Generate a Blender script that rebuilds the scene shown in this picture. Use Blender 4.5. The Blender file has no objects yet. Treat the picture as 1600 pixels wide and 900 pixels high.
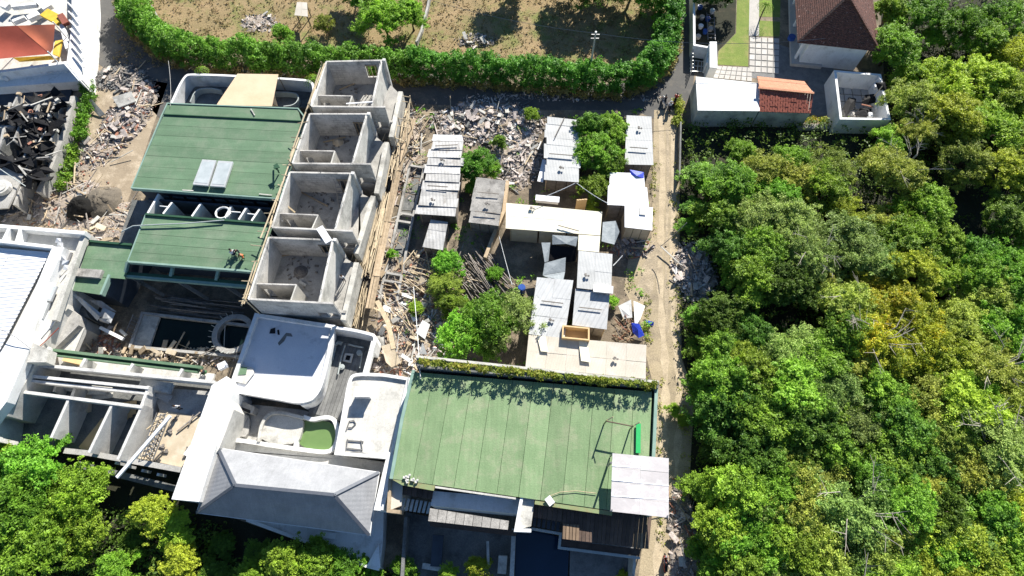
import bpy, math, random
import numpy as np
from mathutils import Vector, Matrix
random.seed(7); RNG = np.random.default_rng(7)
S = bpy.context.scene
R = math.radians

# ---------------------------------------------------------------- camera
CAM_H = 62.0; FPX = 930.0; TILT = math.atan2(410, 930)      # drone 62 m up, looking almost straight down
cd = bpy.data.cameras.new('camera'); cam = bpy.data.objects.new('camera', cd); S.collection.objects.link(cam)
cam.location = (0, 0, CAM_H); cam.rotation_euler = (TILT, 0, 0)
cd.sensor_width = 36; cd.lens = 36 * FPX / 1600; cd.clip_end = 3000
S.camera = cam
# ---------------------------------------------------------------- sky and sun
SUN_EL, SUN_AZ = R(32), R(22)                                # azimuth east of north
w = bpy.data.worlds.new('World'); S.world = w; w.use_nodes = True
nt = w.node_tree; sky = nt.nodes.new('ShaderNodeTexSky'); sky.sky_type = 'NISHITA'; sky.sun_disc = False
sky.sun_elevation = SUN_EL; sky.sun_rotation = SUN_AZ; sky.air_density = 1.0; sky.dust_density = 0.0; sky.ozone_density = 5.0
nt.links.new(sky.outputs[0], nt.nodes['Background'].inputs[0]); nt.nodes['Background'].inputs[1].default_value = 0.062
sd = bpy.data.lights.new('sun', 'SUN'); sun = bpy.data.objects.new('sun', sd); S.collection.objects.link(sun)
sd.energy = 5.0; sd.angle = R(0.5); sd.color = (1.0, 0.955, 0.88)
sun.rotation_euler = (Vector((math.sin(SUN_AZ)*math.cos(SUN_EL), math.cos(SUN_AZ)*math.cos(SUN_EL), math.sin(SUN_EL)))).to_track_quat('Z', 'Y').to_euler()
S.view_settings.view_transform = 'Standard'; S.view_settings.look = 'None'
S.view_settings.exposure = 1.1; S.view_settings.gamma = 1.0
S.cycles.max_bounces = 6; S.cycles.diffuse_bounces = 2

# ---------------------------------------------------------------- geometry helpers
_fw = np.array([0, math.sin(TILT), -math.cos(TILT)]); _up = np.array([0, math.cos(TILT), math.sin(TILT)])
def P(px, py, z=0.0):
    """survey point: where the plan position seen at photo pixel (px,py) lies at height z"""
    d = _fw*FPX + np.array([px-800.0, 0, 0]) - _up*(py-450.0)
    t = (z-CAM_H)/d[2]
    return Vector((d[0]*t, d[1]*t, z))
def PP(pts, z): return [P(p[0], p[1], z) for p in pts]

class MB:
    def __init__(s): s.v = []; s.f = []; s.m = []
    def add(s, vs, fs, mi=0):
        b = len(s.v); s.v += [tuple(v) for v in vs]; s.f += [tuple(i+b for i in f) for f in fs]; s.m += [mi]*len(fs); return s
    def prism(s, poly, z0, z1, mi=0):
        n = len(poly)
        a = sum(poly[i][0]*poly[(i+1) % n][1]-poly[(i+1) % n][0]*poly[i][1] for i in range(n))
        if a < 0: poly = poly[::-1]
        zt = lambda p: z1 if z1 is not None else p[2]
        vs = [(p[0], p[1], z0) for p in poly]+[(p[0], p[1], zt(p)) for p in poly]
        return s.add(vs, [tuple(range(n-1, -1, -1)), tuple(range(n, 2*n))]+[(i, (i+1) % n, n+(i+1) % n, n+i) for i in range(n)], mi)
    def plate(s, poly, t, mi=0):
        """thin plate through 3-D corner points, thickness t downward"""
        n = len(poly)
        a = sum(poly[i][0]*poly[(i+1) % n][1]-poly[(i+1) % n][0]*poly[i][1] for i in range(n))
        if a < 0: poly = poly[::-1]
        vs = [(p[0], p[1], p[2]-t) for p in poly]+[tuple(p) for p in poly]
        return s.add(vs, [tuple(range(n-1, -1, -1)), tuple(range(n, 2*n))]+[(i, (i+1) % n, n+(i+1) % n, n+i) for i in range(n)], mi)
    def box(s, c, size, rz=0, mi=0):
        x, y, z = [k/2 for k in size]; cr, sr = math.cos(rz), math.sin(rz)
        vs = []
        for dz in (-z, z):
            for dx, dy in ((-x, -y), (x, -y), (x, y), (-x, y)):
                vs.append((c[0]+dx*cr-dy*sr, c[1]+dx*sr+dy*cr, c[2]+dz))
        return s.add(vs, [(3, 2, 1, 0), (4, 5, 6, 7), (0, 1, 5, 4), (1, 2, 6, 5), (2, 3, 7, 6), (3, 0, 4, 7)], mi)
    def beam(s, p, q, w_, h_, mi=0):
        p = Vector(p); q = Vector(q); d = (q-p).normalized()
        sd_ = d.cross(Vector((0, 0, 1)))
        if sd_.length < 1e-3: sd_ = Vector((1, 0, 0))
        sd_.normalize(); u = sd_.cross(d)
        vs = [e+sd_*(a*w_/2)+u*(b*h_/2) for e in (p, q) for a, b in ((-1, -1), (1, -1), (1, 1), (-1, 1))]
        return s.add(vs, [(3, 2, 1, 0), (4, 5, 6, 7), (0, 1, 5, 4), (1, 2, 6, 5), (2, 3, 7, 6), (3, 0, 4, 7)], mi)
    def tube(s, pts, r, n=6, mi=0, r2=None):
        pts = [Vector(p) for p in pts]; b = len(s.v); m = len(pts); vs = []
        for i, p in enumerate(pts):
            d = (pts[min(i+1, m-1)]-pts[max(i-1, 0)]).normalized()
            a = d.cross(Vector((0, 0, 1)));
            if a.length < 1e-3: a = Vector((1, 0, 0))
            a.normalize(); c = a.cross(d); rr = r if r2 is None else r+(r2-r)*i/(m-1)
            vs += [p+a*(rr*math.cos(2*math.pi*k/n))+c*(rr*math.sin(2*math.pi*k/n)) for k in range(n)]
        fs = [(i*n+k, i*n+(k+1) % n, (i+1)*n+(k+1) % n, (i+1)*n+k) for i in range(m-1) for k in range(n)]
        fs += [tuple(range(n-1, -1, -1)), tuple((m-1)*n+k for k in range(n))]
        return s.add(vs, fs, mi)
    def strip(s, pts, t, z0, z1, closed=False, mi=0):
        """wall along a plan polyline, mitred corners"""
        pts = [Vector((p[0], p[1])) for p in pts]; n = len(pts); L = []; Rr = []
        for i in range(n):
            a = pts[i-1] if (i > 0 or closed) else None; c = pts[(i+1) % n] if (i < n-1 or closed) else None; p = pts[i]
            ds = []
            if a is not None: ds.append((p-a).normalized())
            if c is not None: ds.append((c-p).normalized())
            d = ds[0] if len(ds) == 1 else (ds[0]+ds[1]).normalized()
            nn = Vector((-d.y, d.x)); k = t/2/max(0.4, abs(nn.dot(Vector((-ds[0].y, ds[0].x)))))
            L.append(p+nn*k); Rr.append(p-nn*k)
        vs = [(p.x, p.y, z) for z in (z0, z1) for row in (L, Rr) for p in row]
        fs = []; m = n if closed else n-1
        for i in range(m):
            j = (i+1) % n
            fs += [(2*n+i, 3*n+i, 3*n+j, 2*n+j)[::1], (i, j, n+j, n+i), (i, 2*n+i, 2*n+j, j), (n+i, n+j, 3*n+j, 3*n+i)]
        if not closed: fs += [(0, n, 3*n, 2*n), (n-1, 3*n-1, 4*n-1, 2*n-1)]
        return s.add(vs, fs, mi)
    def cyl(s, c, r, h, n=12, mi=0, r2=None):
        r2 = r if r2 is None else r2
        vs = [(c[0]+r*math.cos(2*math.pi*k/n), c[1]+r*math.sin(2*math.pi*k/n), c[2]) for k in range(n)]
        vs += [(c[0]+r2*math.cos(2*math.pi*k/n), c[1]+r2*math.sin(2*math.pi*k/n), c[2]+h) for k in range(n)]
        return s.add(vs, [tuple(range(n-1, -1, -1)), tuple(range(n, 2*n))]+[(k, (k+1) % n, n+(k+1) % n, n+k) for k in range(n)], mi)

_k = [0]
def zj():
    _k[0] += 1; return (_k[0] % 11)*0.003
def mesh_obj(name, mb, mats, parent=None, smooth=False):
    v = mb.v; o0 = Vector((0, 0, 0))
    if parent is not None: o0 = Vector(parent['_o'])
    else:
        xs = np.array(v); o0 = Vector((float(xs[:, 0].mean()), float(xs[:, 1].mean()), float(xs[:, 2].min())))
    me = bpy.data.meshes.new(name); me.from_pydata([(p[0]-o0.x, p[1]-o0.y, p[2]-o0.z) for p in v], [], mb.f)
    for m in (mats if isinstance(mats, (list, tuple)) else [mats]): me.materials.append(m)
    if any(mb.m): me.polygons.foreach_set('material_index', mb.m)
    if smooth: me.polygons.foreach_set('use_smooth', [True]*len(me.polygons))
    me.update()
    o = bpy.data.objects.new(name, me); S.collection.objects.link(o)
    if parent is not None:
        o.parent = parent; o['_o'] = parent['_o']
    else:
        o.location = o0; o['_o'] = tuple(o0)
    return o
def tag(o, label=None, cat=None, group=None, kind=None):
    if label: o['label'] = label
    if cat: o['category'] = cat
    if group: o['group'] = group
    if kind: o['kind'] = kind
    return o
def thing(name, label, cat, loc, group=None):
    o = bpy.data.objects.new(name, None); o.empty_display_size = .3; S.collection.objects.link(o)
    o.location = loc; o['_o'] = tuple(loc); return tag(o, label, cat, group)
def dup(root, loc, rz=0, sc=1, label=None, group=None, mat=None):
    r = root.copy(); S.collection.objects.link(r); r.location = loc; r.rotation_euler = (0, 0, rz); r.scale = (sc, sc, sc) if not isinstance(sc, tuple) else sc
    if label: r['label'] = label
    if group: r['group'] = group
    for ch in list(root.children):
        c = ch.copy(); S.collection.objects.link(c); c.parent = r
        for g in ch.children:
            d = g.copy(); S.collection.objects.link(d); d.parent = c
    return r
def chaikin(pts, n=2, closed=False):
    for _ in range(n):
        out = [] if closed else [pts[0]]; m = len(pts)
        for i in range(m if closed else m-1):
            a, b = pts[i], pts[(i+1) % m]
            out += [(a[0]*.75+b[0]*.25, a[1]*.75+b[1]*.25), (a[0]*.25+b[0]*.75, a[1]*.25+b[1]*.75)]
        if not closed: out.append(pts[-1])
        pts = out
    return pts

# ---------------------------------------------------------------- materials
def mat(name, c1, c2=None, sc=1.2, rough=.85, bump=.0, bsc=14, stain=None, metal=0, stripe=None, spec=.3, rnd=.0, alpha=None, fine=.0, streak=None):
    m = bpy.data.materials.new(name); m.use_nodes = True; t = m.node_tree; N = t.nodes; Lk = t.links
    b = N['Principled BSDF']; b.inputs['Roughness'].default_value = rough; b.inputs['Metallic'].default_value = metal
    b.inputs['Specular IOR Level'].default_value = spec
    c2 = c2 or tuple(k*.75 for k in c1)
    g = N.new('ShaderNodeNewGeometry')
    n1 = N.new('ShaderNodeTexNoise'); n1.inputs['Scale'].default_value = sc; n1.inputs['Detail'].default_value = 9; n1.inputs['Roughness'].default_value = .65
    Lk.new(g.outputs['Position'], n1.inputs['Vector'])
    rp = N.new('ShaderNodeValToRGB'); rp.color_ramp.elements[0].position = .33; rp.color_ramp.elements[1].position = .67
    rp.color_ramp.elements[0].color = (*c2, 1); rp.color_ramp.elements[1].color = (*c1, 1)
    Lk.new(n1.outputs['Fac'], rp.inputs['Fac']); col = rp.outputs['Color']
    if stain:
        sc_, col_, lo, hi = stain
        n2 = N.new('ShaderNodeTexNoise'); n2.inputs['Scale'].default_value = sc_; n2.inputs['Detail'].default_value = 7; n2.inputs['Roughness'].default_value = .7
        mp0 = N.new('ShaderNodeMapping'); mp0.inputs['Location'].default_value = (31, 17, 5); Lk.new(g.outputs['Position'], mp0.inputs['Vector']); Lk.new(mp0.outputs[0], n2.inputs['Vector'])
        r2 = N.new('ShaderNodeMapRange'); r2.inputs[1].default_value = lo; r2.inputs[2].default_value = hi; Lk.new(n2.outputs['Fac'], r2.inputs[0])
        mx = N.new('ShaderNodeMixRGB'); Lk.new(r2.outputs[0], mx.inputs[0]); Lk.new(col, mx.inputs[1]); mx.inputs[2].default_value = (*col_, 1); col = mx.outputs[0]
    if fine:
        n3 = N.new('ShaderNodeTexNoise'); n3.inputs['Scale'].default_value = 9; n3.inputs['Detail'].default_value = 4; Lk.new(g.outputs['Position'], n3.inputs['Vector'])
        r3 = N.new('ShaderNodeMapRange'); r3.inputs[1].default_value = .35; r3.inputs[2].default_value = .65; r3.inputs[3].default_value = 1-fine; r3.inputs[4].default_value = 1+fine; Lk.new(n3.outputs['Fac'], r3.inputs[0])
        h3 = N.new('ShaderNodeHueSaturation'); Lk.new(r3.outputs[0], h3.inputs['Value']); Lk.new(col, h3.inputs['Color']); col = h3.outputs[0]
    if streak:
        sang, sfr, samt = streak
        mps = N.new('ShaderNodeMapping'); mps.inputs['Scale'].default_value = (sfr*.06, sfr, sfr*.3) if abs(sang) > R(60) else (sfr, sfr*.07, sfr*.3); Lk.new(g.outputs['Position'], mps.inputs['Vector'])
        ns = N.new('ShaderNodeTexNoise'); ns.inputs['Scale'].default_value = 1; ns.inputs['Detail'].default_value = 6; ns.inputs['Roughness'].default_value = .75; Lk.new(mps.outputs[0], ns.inputs['Vector'])
        rs = N.new('ShaderNodeMapRange'); rs.inputs[1].default_value = .3; rs.inputs[2].default_value = .7; rs.inputs[3].default_value = 1-samt; rs.inputs[4].default_value = 1+samt; Lk.new(ns.outputs['Fac'], rs.inputs[0])
        h5 = N.new('ShaderNodeHueSaturation'); Lk.new(rs.outputs[0], h5.inputs['Value']); Lk.new(col, h5.inputs['Color']); col = h5.outputs[0]
    if rnd:
        oi = N.new('ShaderNodeObjectInfo'); mr = N.new('ShaderNodeMapRange'); mr.inputs[3].default_value = 1-rnd; mr.inputs[4].default_value = 1+rnd
        Lk.new(oi.outputs['Random'], mr.inputs[0]); hs = N.new('ShaderNodeHueSaturation'); Lk.new(mr.outputs[0], hs.inputs['Value']); Lk.new(col, hs.inputs['Color']); col = hs.outputs[0]
    Lk.new(col, b.inputs['Base Color'])
    if bump or stripe:
        n3 = N.new('ShaderNodeTexNoise'); n3.inputs['Scale'].default_value = bsc; n3.inputs['Detail'].default_value = 5; Lk.new(g.outputs['Position'], n3.inputs['Vector'])
        bp = N.new('ShaderNodeBump'); bp.inputs['Strength'].default_value = max(bump, .1); bp.inputs['Distance'].default_value = .06; Lk.new(n3.outputs['Fac'], bp.inputs['Height'])
        nrm = bp.outputs[0]
        if stripe:
            ang, freq, st = stripe
            mp = N.new('ShaderNodeMapping'); mp.inputs['Rotation'].default_value = (0, 0, ang); Lk.new(g.outputs['Position'], mp.inputs['Vector'])
            wv = N.new('ShaderNodeTexWave'); wv.inputs['Scale'].default_value = freq; wv.inputs['Distortion'].default_value = .25; wv.inputs['Detail Scale'].default_value = .5; Lk.new(mp.outputs[0], wv.inputs['Vector'])
            b2 = N.new('ShaderNodeBump'); b2.inputs['Strength'].default_value = st; b2.inputs['Distance'].default_value = .05
            Lk.new(wv.outputs['Fac'], b2.inputs['Height']); Lk.new(nrm, b2.inputs['Normal']); nrm = b2.outputs[0]
        Lk.new(nrm, b.inputs['Normal'])
    return m
AX = R(-6.3)                                                # the plots are turned 6 degrees east of north
M = dict(
 conc=mat('raw_concrete', (.44, .425, .39), (.30, .29, .27), .6, .9, .35, 9, (.5, (.18, .175, .16), .52, .70), fine=.12),
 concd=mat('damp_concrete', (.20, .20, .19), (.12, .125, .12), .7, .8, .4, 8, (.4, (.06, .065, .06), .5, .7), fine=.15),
 concw=mat('whitened_concrete', (.66, .65, .61), (.52, .51, .48), .6, .85, .25, 9, (.55, (.36, .35, .33), .5, .7), fine=.08),
 concl=mat('pale_render', (.58, .56, .50), (.44, .43, .39), .6, .85, .25, 9, (.55, (.25, .24, .215), .48, .68), fine=.10),
 white=mat('white_plaster', (.80, .80, .78), (.70, .70, .68), .5, .7, .15, 8, (.6, (.42, .41, .37), .52, .75), fine=.04, streak=(AX, 2, .06)),
 floor=mat('terrace_screed', (.62, .60, .55), (.48, .47, .43), .35, .8, .2, 7, (.8, (.34, .33, .30), .5, .72), fine=.07, streak=(AX+R(40), 1.5, .08)),
 green=mat('green_roof_paint', (.125, .208, .122), (.098, .168, .098), .3, .75, .15, 10, (.3, (.17, .225, .15), .48, .68), rnd=.09, fine=.08, streak=(AX+R(90), 1.6, .13)),
 green2=mat('pale_green_roof_paint', (.205, .29, .148), (.158, .24, .116), .35, .8, .25, 7, (.7, (.245, .29, .17), .50, .66), rnd=.10, fine=.09, streak=(AX, 2.6, .13)),
 rust=mat('rusty_green_edge', (.20, .30, .14), (.26, .20, .10), 1.0, .85, .3, 12),
 gdark=mat('dark_green_trim', (.03, .09, .045), (.02, .06, .035), 1, .6),
 teal=mat('pale_teal_fascia', (.25, .36, .30), (.18, .28, .23), 1, .7),
 zinc=mat('zinc_sheet', (.49, .485, .47), (.34, .335, .32), 1.1, .75, .2, 8, (.6, (.20, .17, .14), .56, .75), .3, (AX, .8, .25), .4, rnd=.14),
 zincl=mat('pale_zinc_sheet', (.52, .53, .53), (.43, .435, .43), .8, .75, .2, 8, (.5, (.36, .33, .30), .6, .8), .2, (AX+R(35), .62, 1.0), .4, rnd=.06),
 ztile=mat('pale_ribbed_roof', (.49, .495, .485), (.40, .405, .395), .8, .75, .2, 8, (.5, (.42, .41, .39), .6, .8), .1, (AX, .9, .15), .4, rnd=.05),
 whroof=mat('white_ribbed_roof', (.82, .83, .84), (.74, .75, .77), .8, .5, .1, 8, None, .0, (AX+R(90), .75, 1.0), .4, rnd=.03),
 cream=mat('cream_sheet', (.82, .78, .62), (.76, .71, .55), .6, .7, .15, 8, (.5, (.6, .54, .42), .6, .8), rnd=.05),
 beige=mat('beige_sheet', (.60, .55, .46), (.51, .465, .385), .5, .7, .15, 8, (.6, (.70, .62, .56), .5, .8), rnd=.04, stripe=(AX, 2.0, .12)),
 grsheet=mat('weathered_grey_sheet', (.40, .38, .345), (.24, .23, .21), 1.2, .8, .4, 10, (.8, (.12, .11, .10), .5, .7), rnd=.12, fine=.15),
 tarpw=mat('white_tarpaulin', (.84, .84, .84), (.76, .76, .78), .5, .6, .2, 3, rnd=.03),
 awn=mat('translucent_awning', (.62, .58, .56), (.54, .505, .49), .5, .6, .2, 3, (.8, (.85, .82, .82), .5, .7), rnd=.04),
 tarpb=mat('blue_tarpaulin', (.03, .07, .55), (.02, .04, .35), 2, .5, .5, 4),
 tarpg=mat('grey_tarpaulin', (.33, .36, .37), (.22, .25, .26), 1, .5, .6, 3),
 black=mat('black_shade_net', (.008, .008, .009), (.005, .005, .006), 2, .8, .8, 6),
 canvas=mat('tan_canvas', (.72, .56, .38), (.64, .48, .31), .5, .8, .2, 4, rnd=.03),
 slate=mat('slate_roof', (.295, .30, .31), (.235, .24, .25), .5, .95, .1, 9, (.4, (.2, .205, .21), .55, .8), 0, (AX+R(90), .8, .12), .03, fine=.06, streak=(AX, 3, .10)),
 slatecap=mat('slate_ridge', (.12, .13, .15), (.09, .10, .12), 2, .5),
 redt=mat('red_clay_tile', (.42, .12, .07), (.28, .075, .05), 2.5, .7, .3, 10, (1.5, (.10, .05, .04), .6, .8), 0, (AX, 2.6, 1), .4, fine=.15),
 orant=mat('orange_clay_tile', (.66, .32, .19), (.55, .25, .14), 2.5, .7, .3, 10, None, 0, (AX, 2.6, 1)),
 brownt=mat('old_brown_tile', (.17, .075, .055), (.06, .034, .03), 3.5, .8, .5, 6, (3.0, (.42, .30, .26), .60, .68), 0, (AX+R(90), 2.2, 1), .3, fine=.35),
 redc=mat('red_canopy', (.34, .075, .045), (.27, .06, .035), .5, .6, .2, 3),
 yel=mat('yellow_paint', (.75, .50, .06), (.60, .38, .04), 2, .6),
 wood=mat('raw_timber', (.50, .39, .26), (.33, .25, .16), 2.5, .85, .3, 12, rnd=.25),
 bamboo=mat('bamboo', (.56, .46, .30), (.38, .30, .20), 3, .7, .2, 12, rnd=.3),
 oldwood=mat('grey_old_timber', (.27, .24, .21), (.15, .13, .11), 2.5, .9, .3, 12, rnd=.35),
 ply=mat('plywood', (.56, .47, .34), (.45, .37, .26), .8, .8, .2, 8, (.8, (.62, .54, .42), .5, .7), rnd=.08),
 plyy=mat('fresh_plywood', (.70, .50, .26), (.60, .42, .22), 1, .8),
 deck=mat('dark_brown_deck', (.125, .085, .062), (.075, .052, .040), 2, .7, .3, 12, rnd=.25),
 deckl=mat('sunlit_deck_slat', (.24, .17, .11), (.16, .11, .07), 2, .8, rnd=.2),
 dirt=mat('packed_earth', (.38, .305, .21), (.27, .215, .15), .35, .95, .35, 6, (.6, (.54, .45, .33), .5, .7), fine=.12),
 road=mat('sandy_track', (.415, .34, .225), (.33, .27, .175), .3, .95, .5, 5, (.45, (.25, .205, .145), .50, .70), fine=.16),
 soil=mat('dark_soil', (.20, .16, .115), (.11, .093, .067), .5, .95, .6, 5, (.4, (.31, .25, .175), .46, .62), fine=.2),
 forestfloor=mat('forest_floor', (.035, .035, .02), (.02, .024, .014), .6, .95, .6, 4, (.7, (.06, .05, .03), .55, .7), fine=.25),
 asph=mat('old_asphalt', (.115, .11, .10), (.085, .083, .08), .7, .9, .3, 12, (.5, (.18, .16, .13), .55, .75), fine=.12),
 dry=mat('dry_grass_field', (.33, .235, .125), (.225, .175, .085), .22, .95, .9, 5, (.25, (.18, .19, .06), .50, .62), fine=.3),
 lawn=mat('mown_lawn', (.20, .25, .055), (.14, .20, .04), .8, .95, .7, 9, (.5, (.30, .27, .10), .5, .7), fine=.15),
 tile=mat('pale_paving', (.52, .49, .45), (.43, .41, .37), 1.2, .8, .2, 9, rnd=.1, fine=.08),
 tiled=mat('grey_paving', (.22, .22, .21), (.15, .15, .145), 1.2, .8, .2, 9, (.6, (.10, .10, .10), .5, .7), rnd=.15, fine=.1),
 waterg=mat('green_pool_water', (.15, .235, .085), (.12, .20, .07), .5, .12, .05, 2, spec=.4),
 waterd=mat('dark_still_water', (.008, .018, .016), (.005, .012, .011), .5, .15, .05, 2, spec=.15),
 waterb=mat('blue_pool_water', (.012, .035, .07), (.009, .028, .055), .5, .1, .05, 2, spec=.4),
 dust=mat('rubble_dust', (.46, .39, .32), (.24, .20, .16), 1.6, .95, .8, 7, (.8, (.14, .12, .10), .52, .7), fine=.3),
 sc2=mat('pale_blue_grey_screed', (.68, .69, .71), (.58, .60, .64), .4, .6, .1, 8, (.6, (.40, .42, .45), .55, .75), fine=.04),
 glass=mat('skylight_glass', (.50, .54, .54), (.36, .40, .40), .8, .15, 0, 5, spec=.8),
 alu=mat('pale_metal_frame', (.62, .63, .62), (.50, .51, .5), 2, .4, metal=.3),
 steel=mat('grey_steel', (.26, .26, .26), (.16, .16, .16), 3, .5, metal=.4),
 pipe=mat('grey_pipe', (.42, .46, .44), (.34, .37, .36), 3, .5),
 pipew=mat('white_pipe', (.80, .80, .78), (.7, .7, .68), 3, .5),
 dark=mat('dark_opening', (.02, .02, .022), (.012, .012, .014), 2, .9),
 navy=mat('navy_wall', (.05, .065, .085), (.035, .045, .06), 1, .8),
 brickm=mat('red_brick_rubble', (.42, .20, .13), (.28, .13, .09), 3, .9, rnd=.2),
 rub1=mat('pale_rubble', (.62, .54, .485), (.36, .31, .275), 2.5, .9, .3, 10, fine=.2),
 rub2=mat('grey_rubble', (.24, .22, .20), (.12, .11, .10), 2.5, .9, .3, 10, fine=.2),
 char=mat('charcoal', (.006, .006, .006), (.012, .011, .009), 3, .95, .5, 8),
 bark=mat('bark', (.16, .13, .09), (.09, .075, .055), 4, .95, .5, 10),
 twig=mat('bare_pale_branch', (.42, .38, .32), (.28, .25, .20), 4, .9),
 skin=mat('skin', (.28, .15, .09), (.25, .13, .08), 5, .6),
 shirtw=mat('white_shirt', (.75, .75, .75), (.6, .6, .6), 6, .9), shirto=mat('orange_shirt', (.55, .16, .06), (.45, .12, .05), 6, .9),
 shirtd=mat('dark_shirt', (.03, .035, .04), (.02, .02, .025), 6, .9), shirtr=mat('red_shirt', (.45, .04, .03), (.35, .03, .02), 6, .9),
 shirtg=mat('green_shirt', (.06, .16, .07), (.04, .12, .05), 6, .9), jean=mat('dark_trousers', (.035, .045, .07), (.025, .03, .05), 6, .9),
 hair=mat('black_hair', (.012, .011, .01), (.009, .008, .008), 6, .6),
 tyre=mat('tyre_rubber', (.02, .02, .02), (.015, .015, .015), 6, .8),
 bikeb=mat('black_scooter_paint', (.02, .02, .022), (.015, .015, .016), 6, .3), biker=mat('red_scooter_paint', (.40, .02, .015), (.30, .015, .01), 6, .3),
 bikew=mat('white_scooter_paint', (.70, .70, .70), (.62, .62, .62), 6, .3), blue=mat('blue_plastic', (.03, .09, .35), (.02, .07, .28), 4, .4),
 brightg=mat('bright_green_board', (.03, .42, .12), (.025, .36, .10), 3, .5), glaze=mat('hazy_window', (.08, .10, .11), (.05, .065, .07), 2, .1, spec=.6),
)
def blockmat(name, c1, c2, mort):
    m = mat(name, c1, c2, .7, .9, .3, 9, (.45, tuple(k*.55 for k in c2), .5, .68), fine=.1); t = m.node_tree; N = t.nodes; Lk = t.links
    b = N['Principled BSDF']; src = b.inputs['Base Color'].links[0].from_socket
    g = N.new('ShaderNodeNewGeometry'); sp = N.new('ShaderNodeSeparateXYZ'); Lk.new(g.outputs['Position'], sp.inputs[0])
    ad = N.new('ShaderNodeMath'); ad.operation = 'ADD'; Lk.new(sp.outputs[0], ad.inputs[0]); Lk.new(sp.outputs[1], ad.inputs[1])
    cb = N.new('ShaderNodeCombineXYZ'); Lk.new(ad.outputs[0], cb.inputs[0]); Lk.new(sp.outputs[2], cb.inputs[1])
    br = N.new('ShaderNodeTexBrick'); br.inputs['Scale'].default_value = 1.0; br.inputs['Brick Width'].default_value = .8; br.inputs['Row Height'].default_value = .4; br.inputs['Mortar Size'].default_value = .03
    br.inputs['Color1'].default_value = (1, 1, 1, 1); br.inputs['Color2'].default_value = (.84, .84, .84, 1); br.inputs['Mortar'].default_value = (mort, mort, mort, 1); Lk.new(cb.outputs[0], br.inputs['Vector'])
    n = N.new('ShaderNodeTexNoise'); n.inputs['Scale'].default_value = .4; Lk.new(g.outputs['Position'], n.inputs['Vector']); mr = N.new('ShaderNodeMapRange'); mr.inputs[1].default_value = .42; mr.inputs[2].default_value = .52; Lk.new(n.outputs['Fac'], mr.inputs[0])
    mx = N.new('ShaderNodeMixRGB'); mx.blend_type = 'MULTIPLY'; Lk.new(mr.outputs[0], mx.inputs[0]); Lk.new(src, mx.inputs[1]); Lk.new(br.outputs['Color'], mx.inputs[2]); Lk.new(mx.outputs[0], b.inputs['Base Color']); return m
M['block'] = blockmat('block_wall', (.60, .575, .53), (.43, .415, .385), .62); M['blockl'] = blockmat('pale_block_wall', (.70, .675, .62), (.54, .525, .48), .75)
def leafmat(name, c1, c2, c3=None):
    m = bpy.data.materials.new(name); m.use_nodes = True; t = m.node_tree; N = t.nodes; Lk = t.links
    b = N['Principled BSDF']; b.inputs['Roughness'].default_value = .55; b.inputs['Specular IOR Level'].default_value = .3
    at = N.new('ShaderNodeAttribute'); at.attribute_name = 'tone'
    g = N.new('ShaderNodeNewGeometry'); n1 = N.new('ShaderNodeTexNoise'); n1.inputs['Scale'].default_value = .55; n1.inputs['Detail'].default_value = 3; Lk.new(g.outputs['Position'], n1.inputs['Vector'])
    ad = N.new('ShaderNodeMath'); ad.operation = 'MULTIPLY_ADD'; Lk.new(n1.outputs['Fac'], ad.inputs[0]); ad.inputs[1].default_value = 1.1; ad.inputs[2].default_value = -.75
    n2 = N.new('ShaderNodeTexNoise'); n2.inputs['Scale'].default_value = .13; n2.inputs['Detail'].default_value = 2; Lk.new(g.outputs['Position'], n2.inputs['Vector'])
    ab = N.new('ShaderNodeMath'); ab.operation = 'MULTIPLY_ADD'; Lk.new(n2.outputs['Fac'], ab.inputs[0]); ab.inputs[1].default_value = .9; Lk.new(ad.outputs[0], ab.inputs[2])
    a2 = N.new('ShaderNodeMath'); a2.operation = 'MULTIPLY_ADD'; Lk.new(at.outputs['Fac'], a2.inputs[0]); a2.inputs[1].default_value = .75; Lk.new(ab.outputs[0], a2.inputs[2])
    rp = N.new('ShaderNodeValToRGB'); e = rp.color_ramp.elements; e[0].position = .15; e[0].color = (*c2, 1); e[1].position = .72; e[1].color = (*c1, 1)
    e2 = e.new(1.0); e2.color = (*(c3 or tuple(min(1, k*1.35) for k in c1)), 1)
    Lk.new(a2.outputs[0], rp.inputs[0])
    oi = N.new('ShaderNodeObjectInfo'); mr = N.new('ShaderNodeMapRange'); mr.inputs[3].default_value = .78; mr.inputs[4].default_value = 1.3; Lk.new(oi.outputs['Random'], mr.inputs[0])
    hs = N.new('ShaderNodeHueSaturation'); Lk.new(mr.outputs[0], hs.inputs['Value']); Lk.new(rp.outputs[0], hs.inputs['Color'])
    wn = N.new('ShaderNodeMath'); wn.operation = 'FRACT'; w0 = N.new('ShaderNodeMath'); w0.operation = 'MULTIPLY'; w0.inputs[1].default_value = 17.3; Lk.new(oi.outputs['Random'], w0.inputs[0]); Lk.new(w0.outputs[0], wn.inputs[0])
    mh = N.new('ShaderNodeMapRange'); mh.inputs[3].default_value = .475; mh.inputs[4].default_value = .515; Lk.new(wn.outputs[0], mh.inputs[0]); Lk.new(mh.outputs[0], hs.inputs['Hue'])
    Lk.new(hs.outputs[0], b.inputs['Base Color'])
    tr = N.new('ShaderNodeBsdfTranslucent'); Lk.new(hs.outputs[0], tr.inputs[0]); mx = N.new('ShaderNodeMixShader'); mx.inputs[0].default_value = .36
    Lk.new(b.outputs[0], mx.inputs[1]); Lk.new(tr.outputs[0], mx.inputs[2]); Lk.new(mx.outputs[0], N['Material Output'].inputs[0])
    return m
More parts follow.
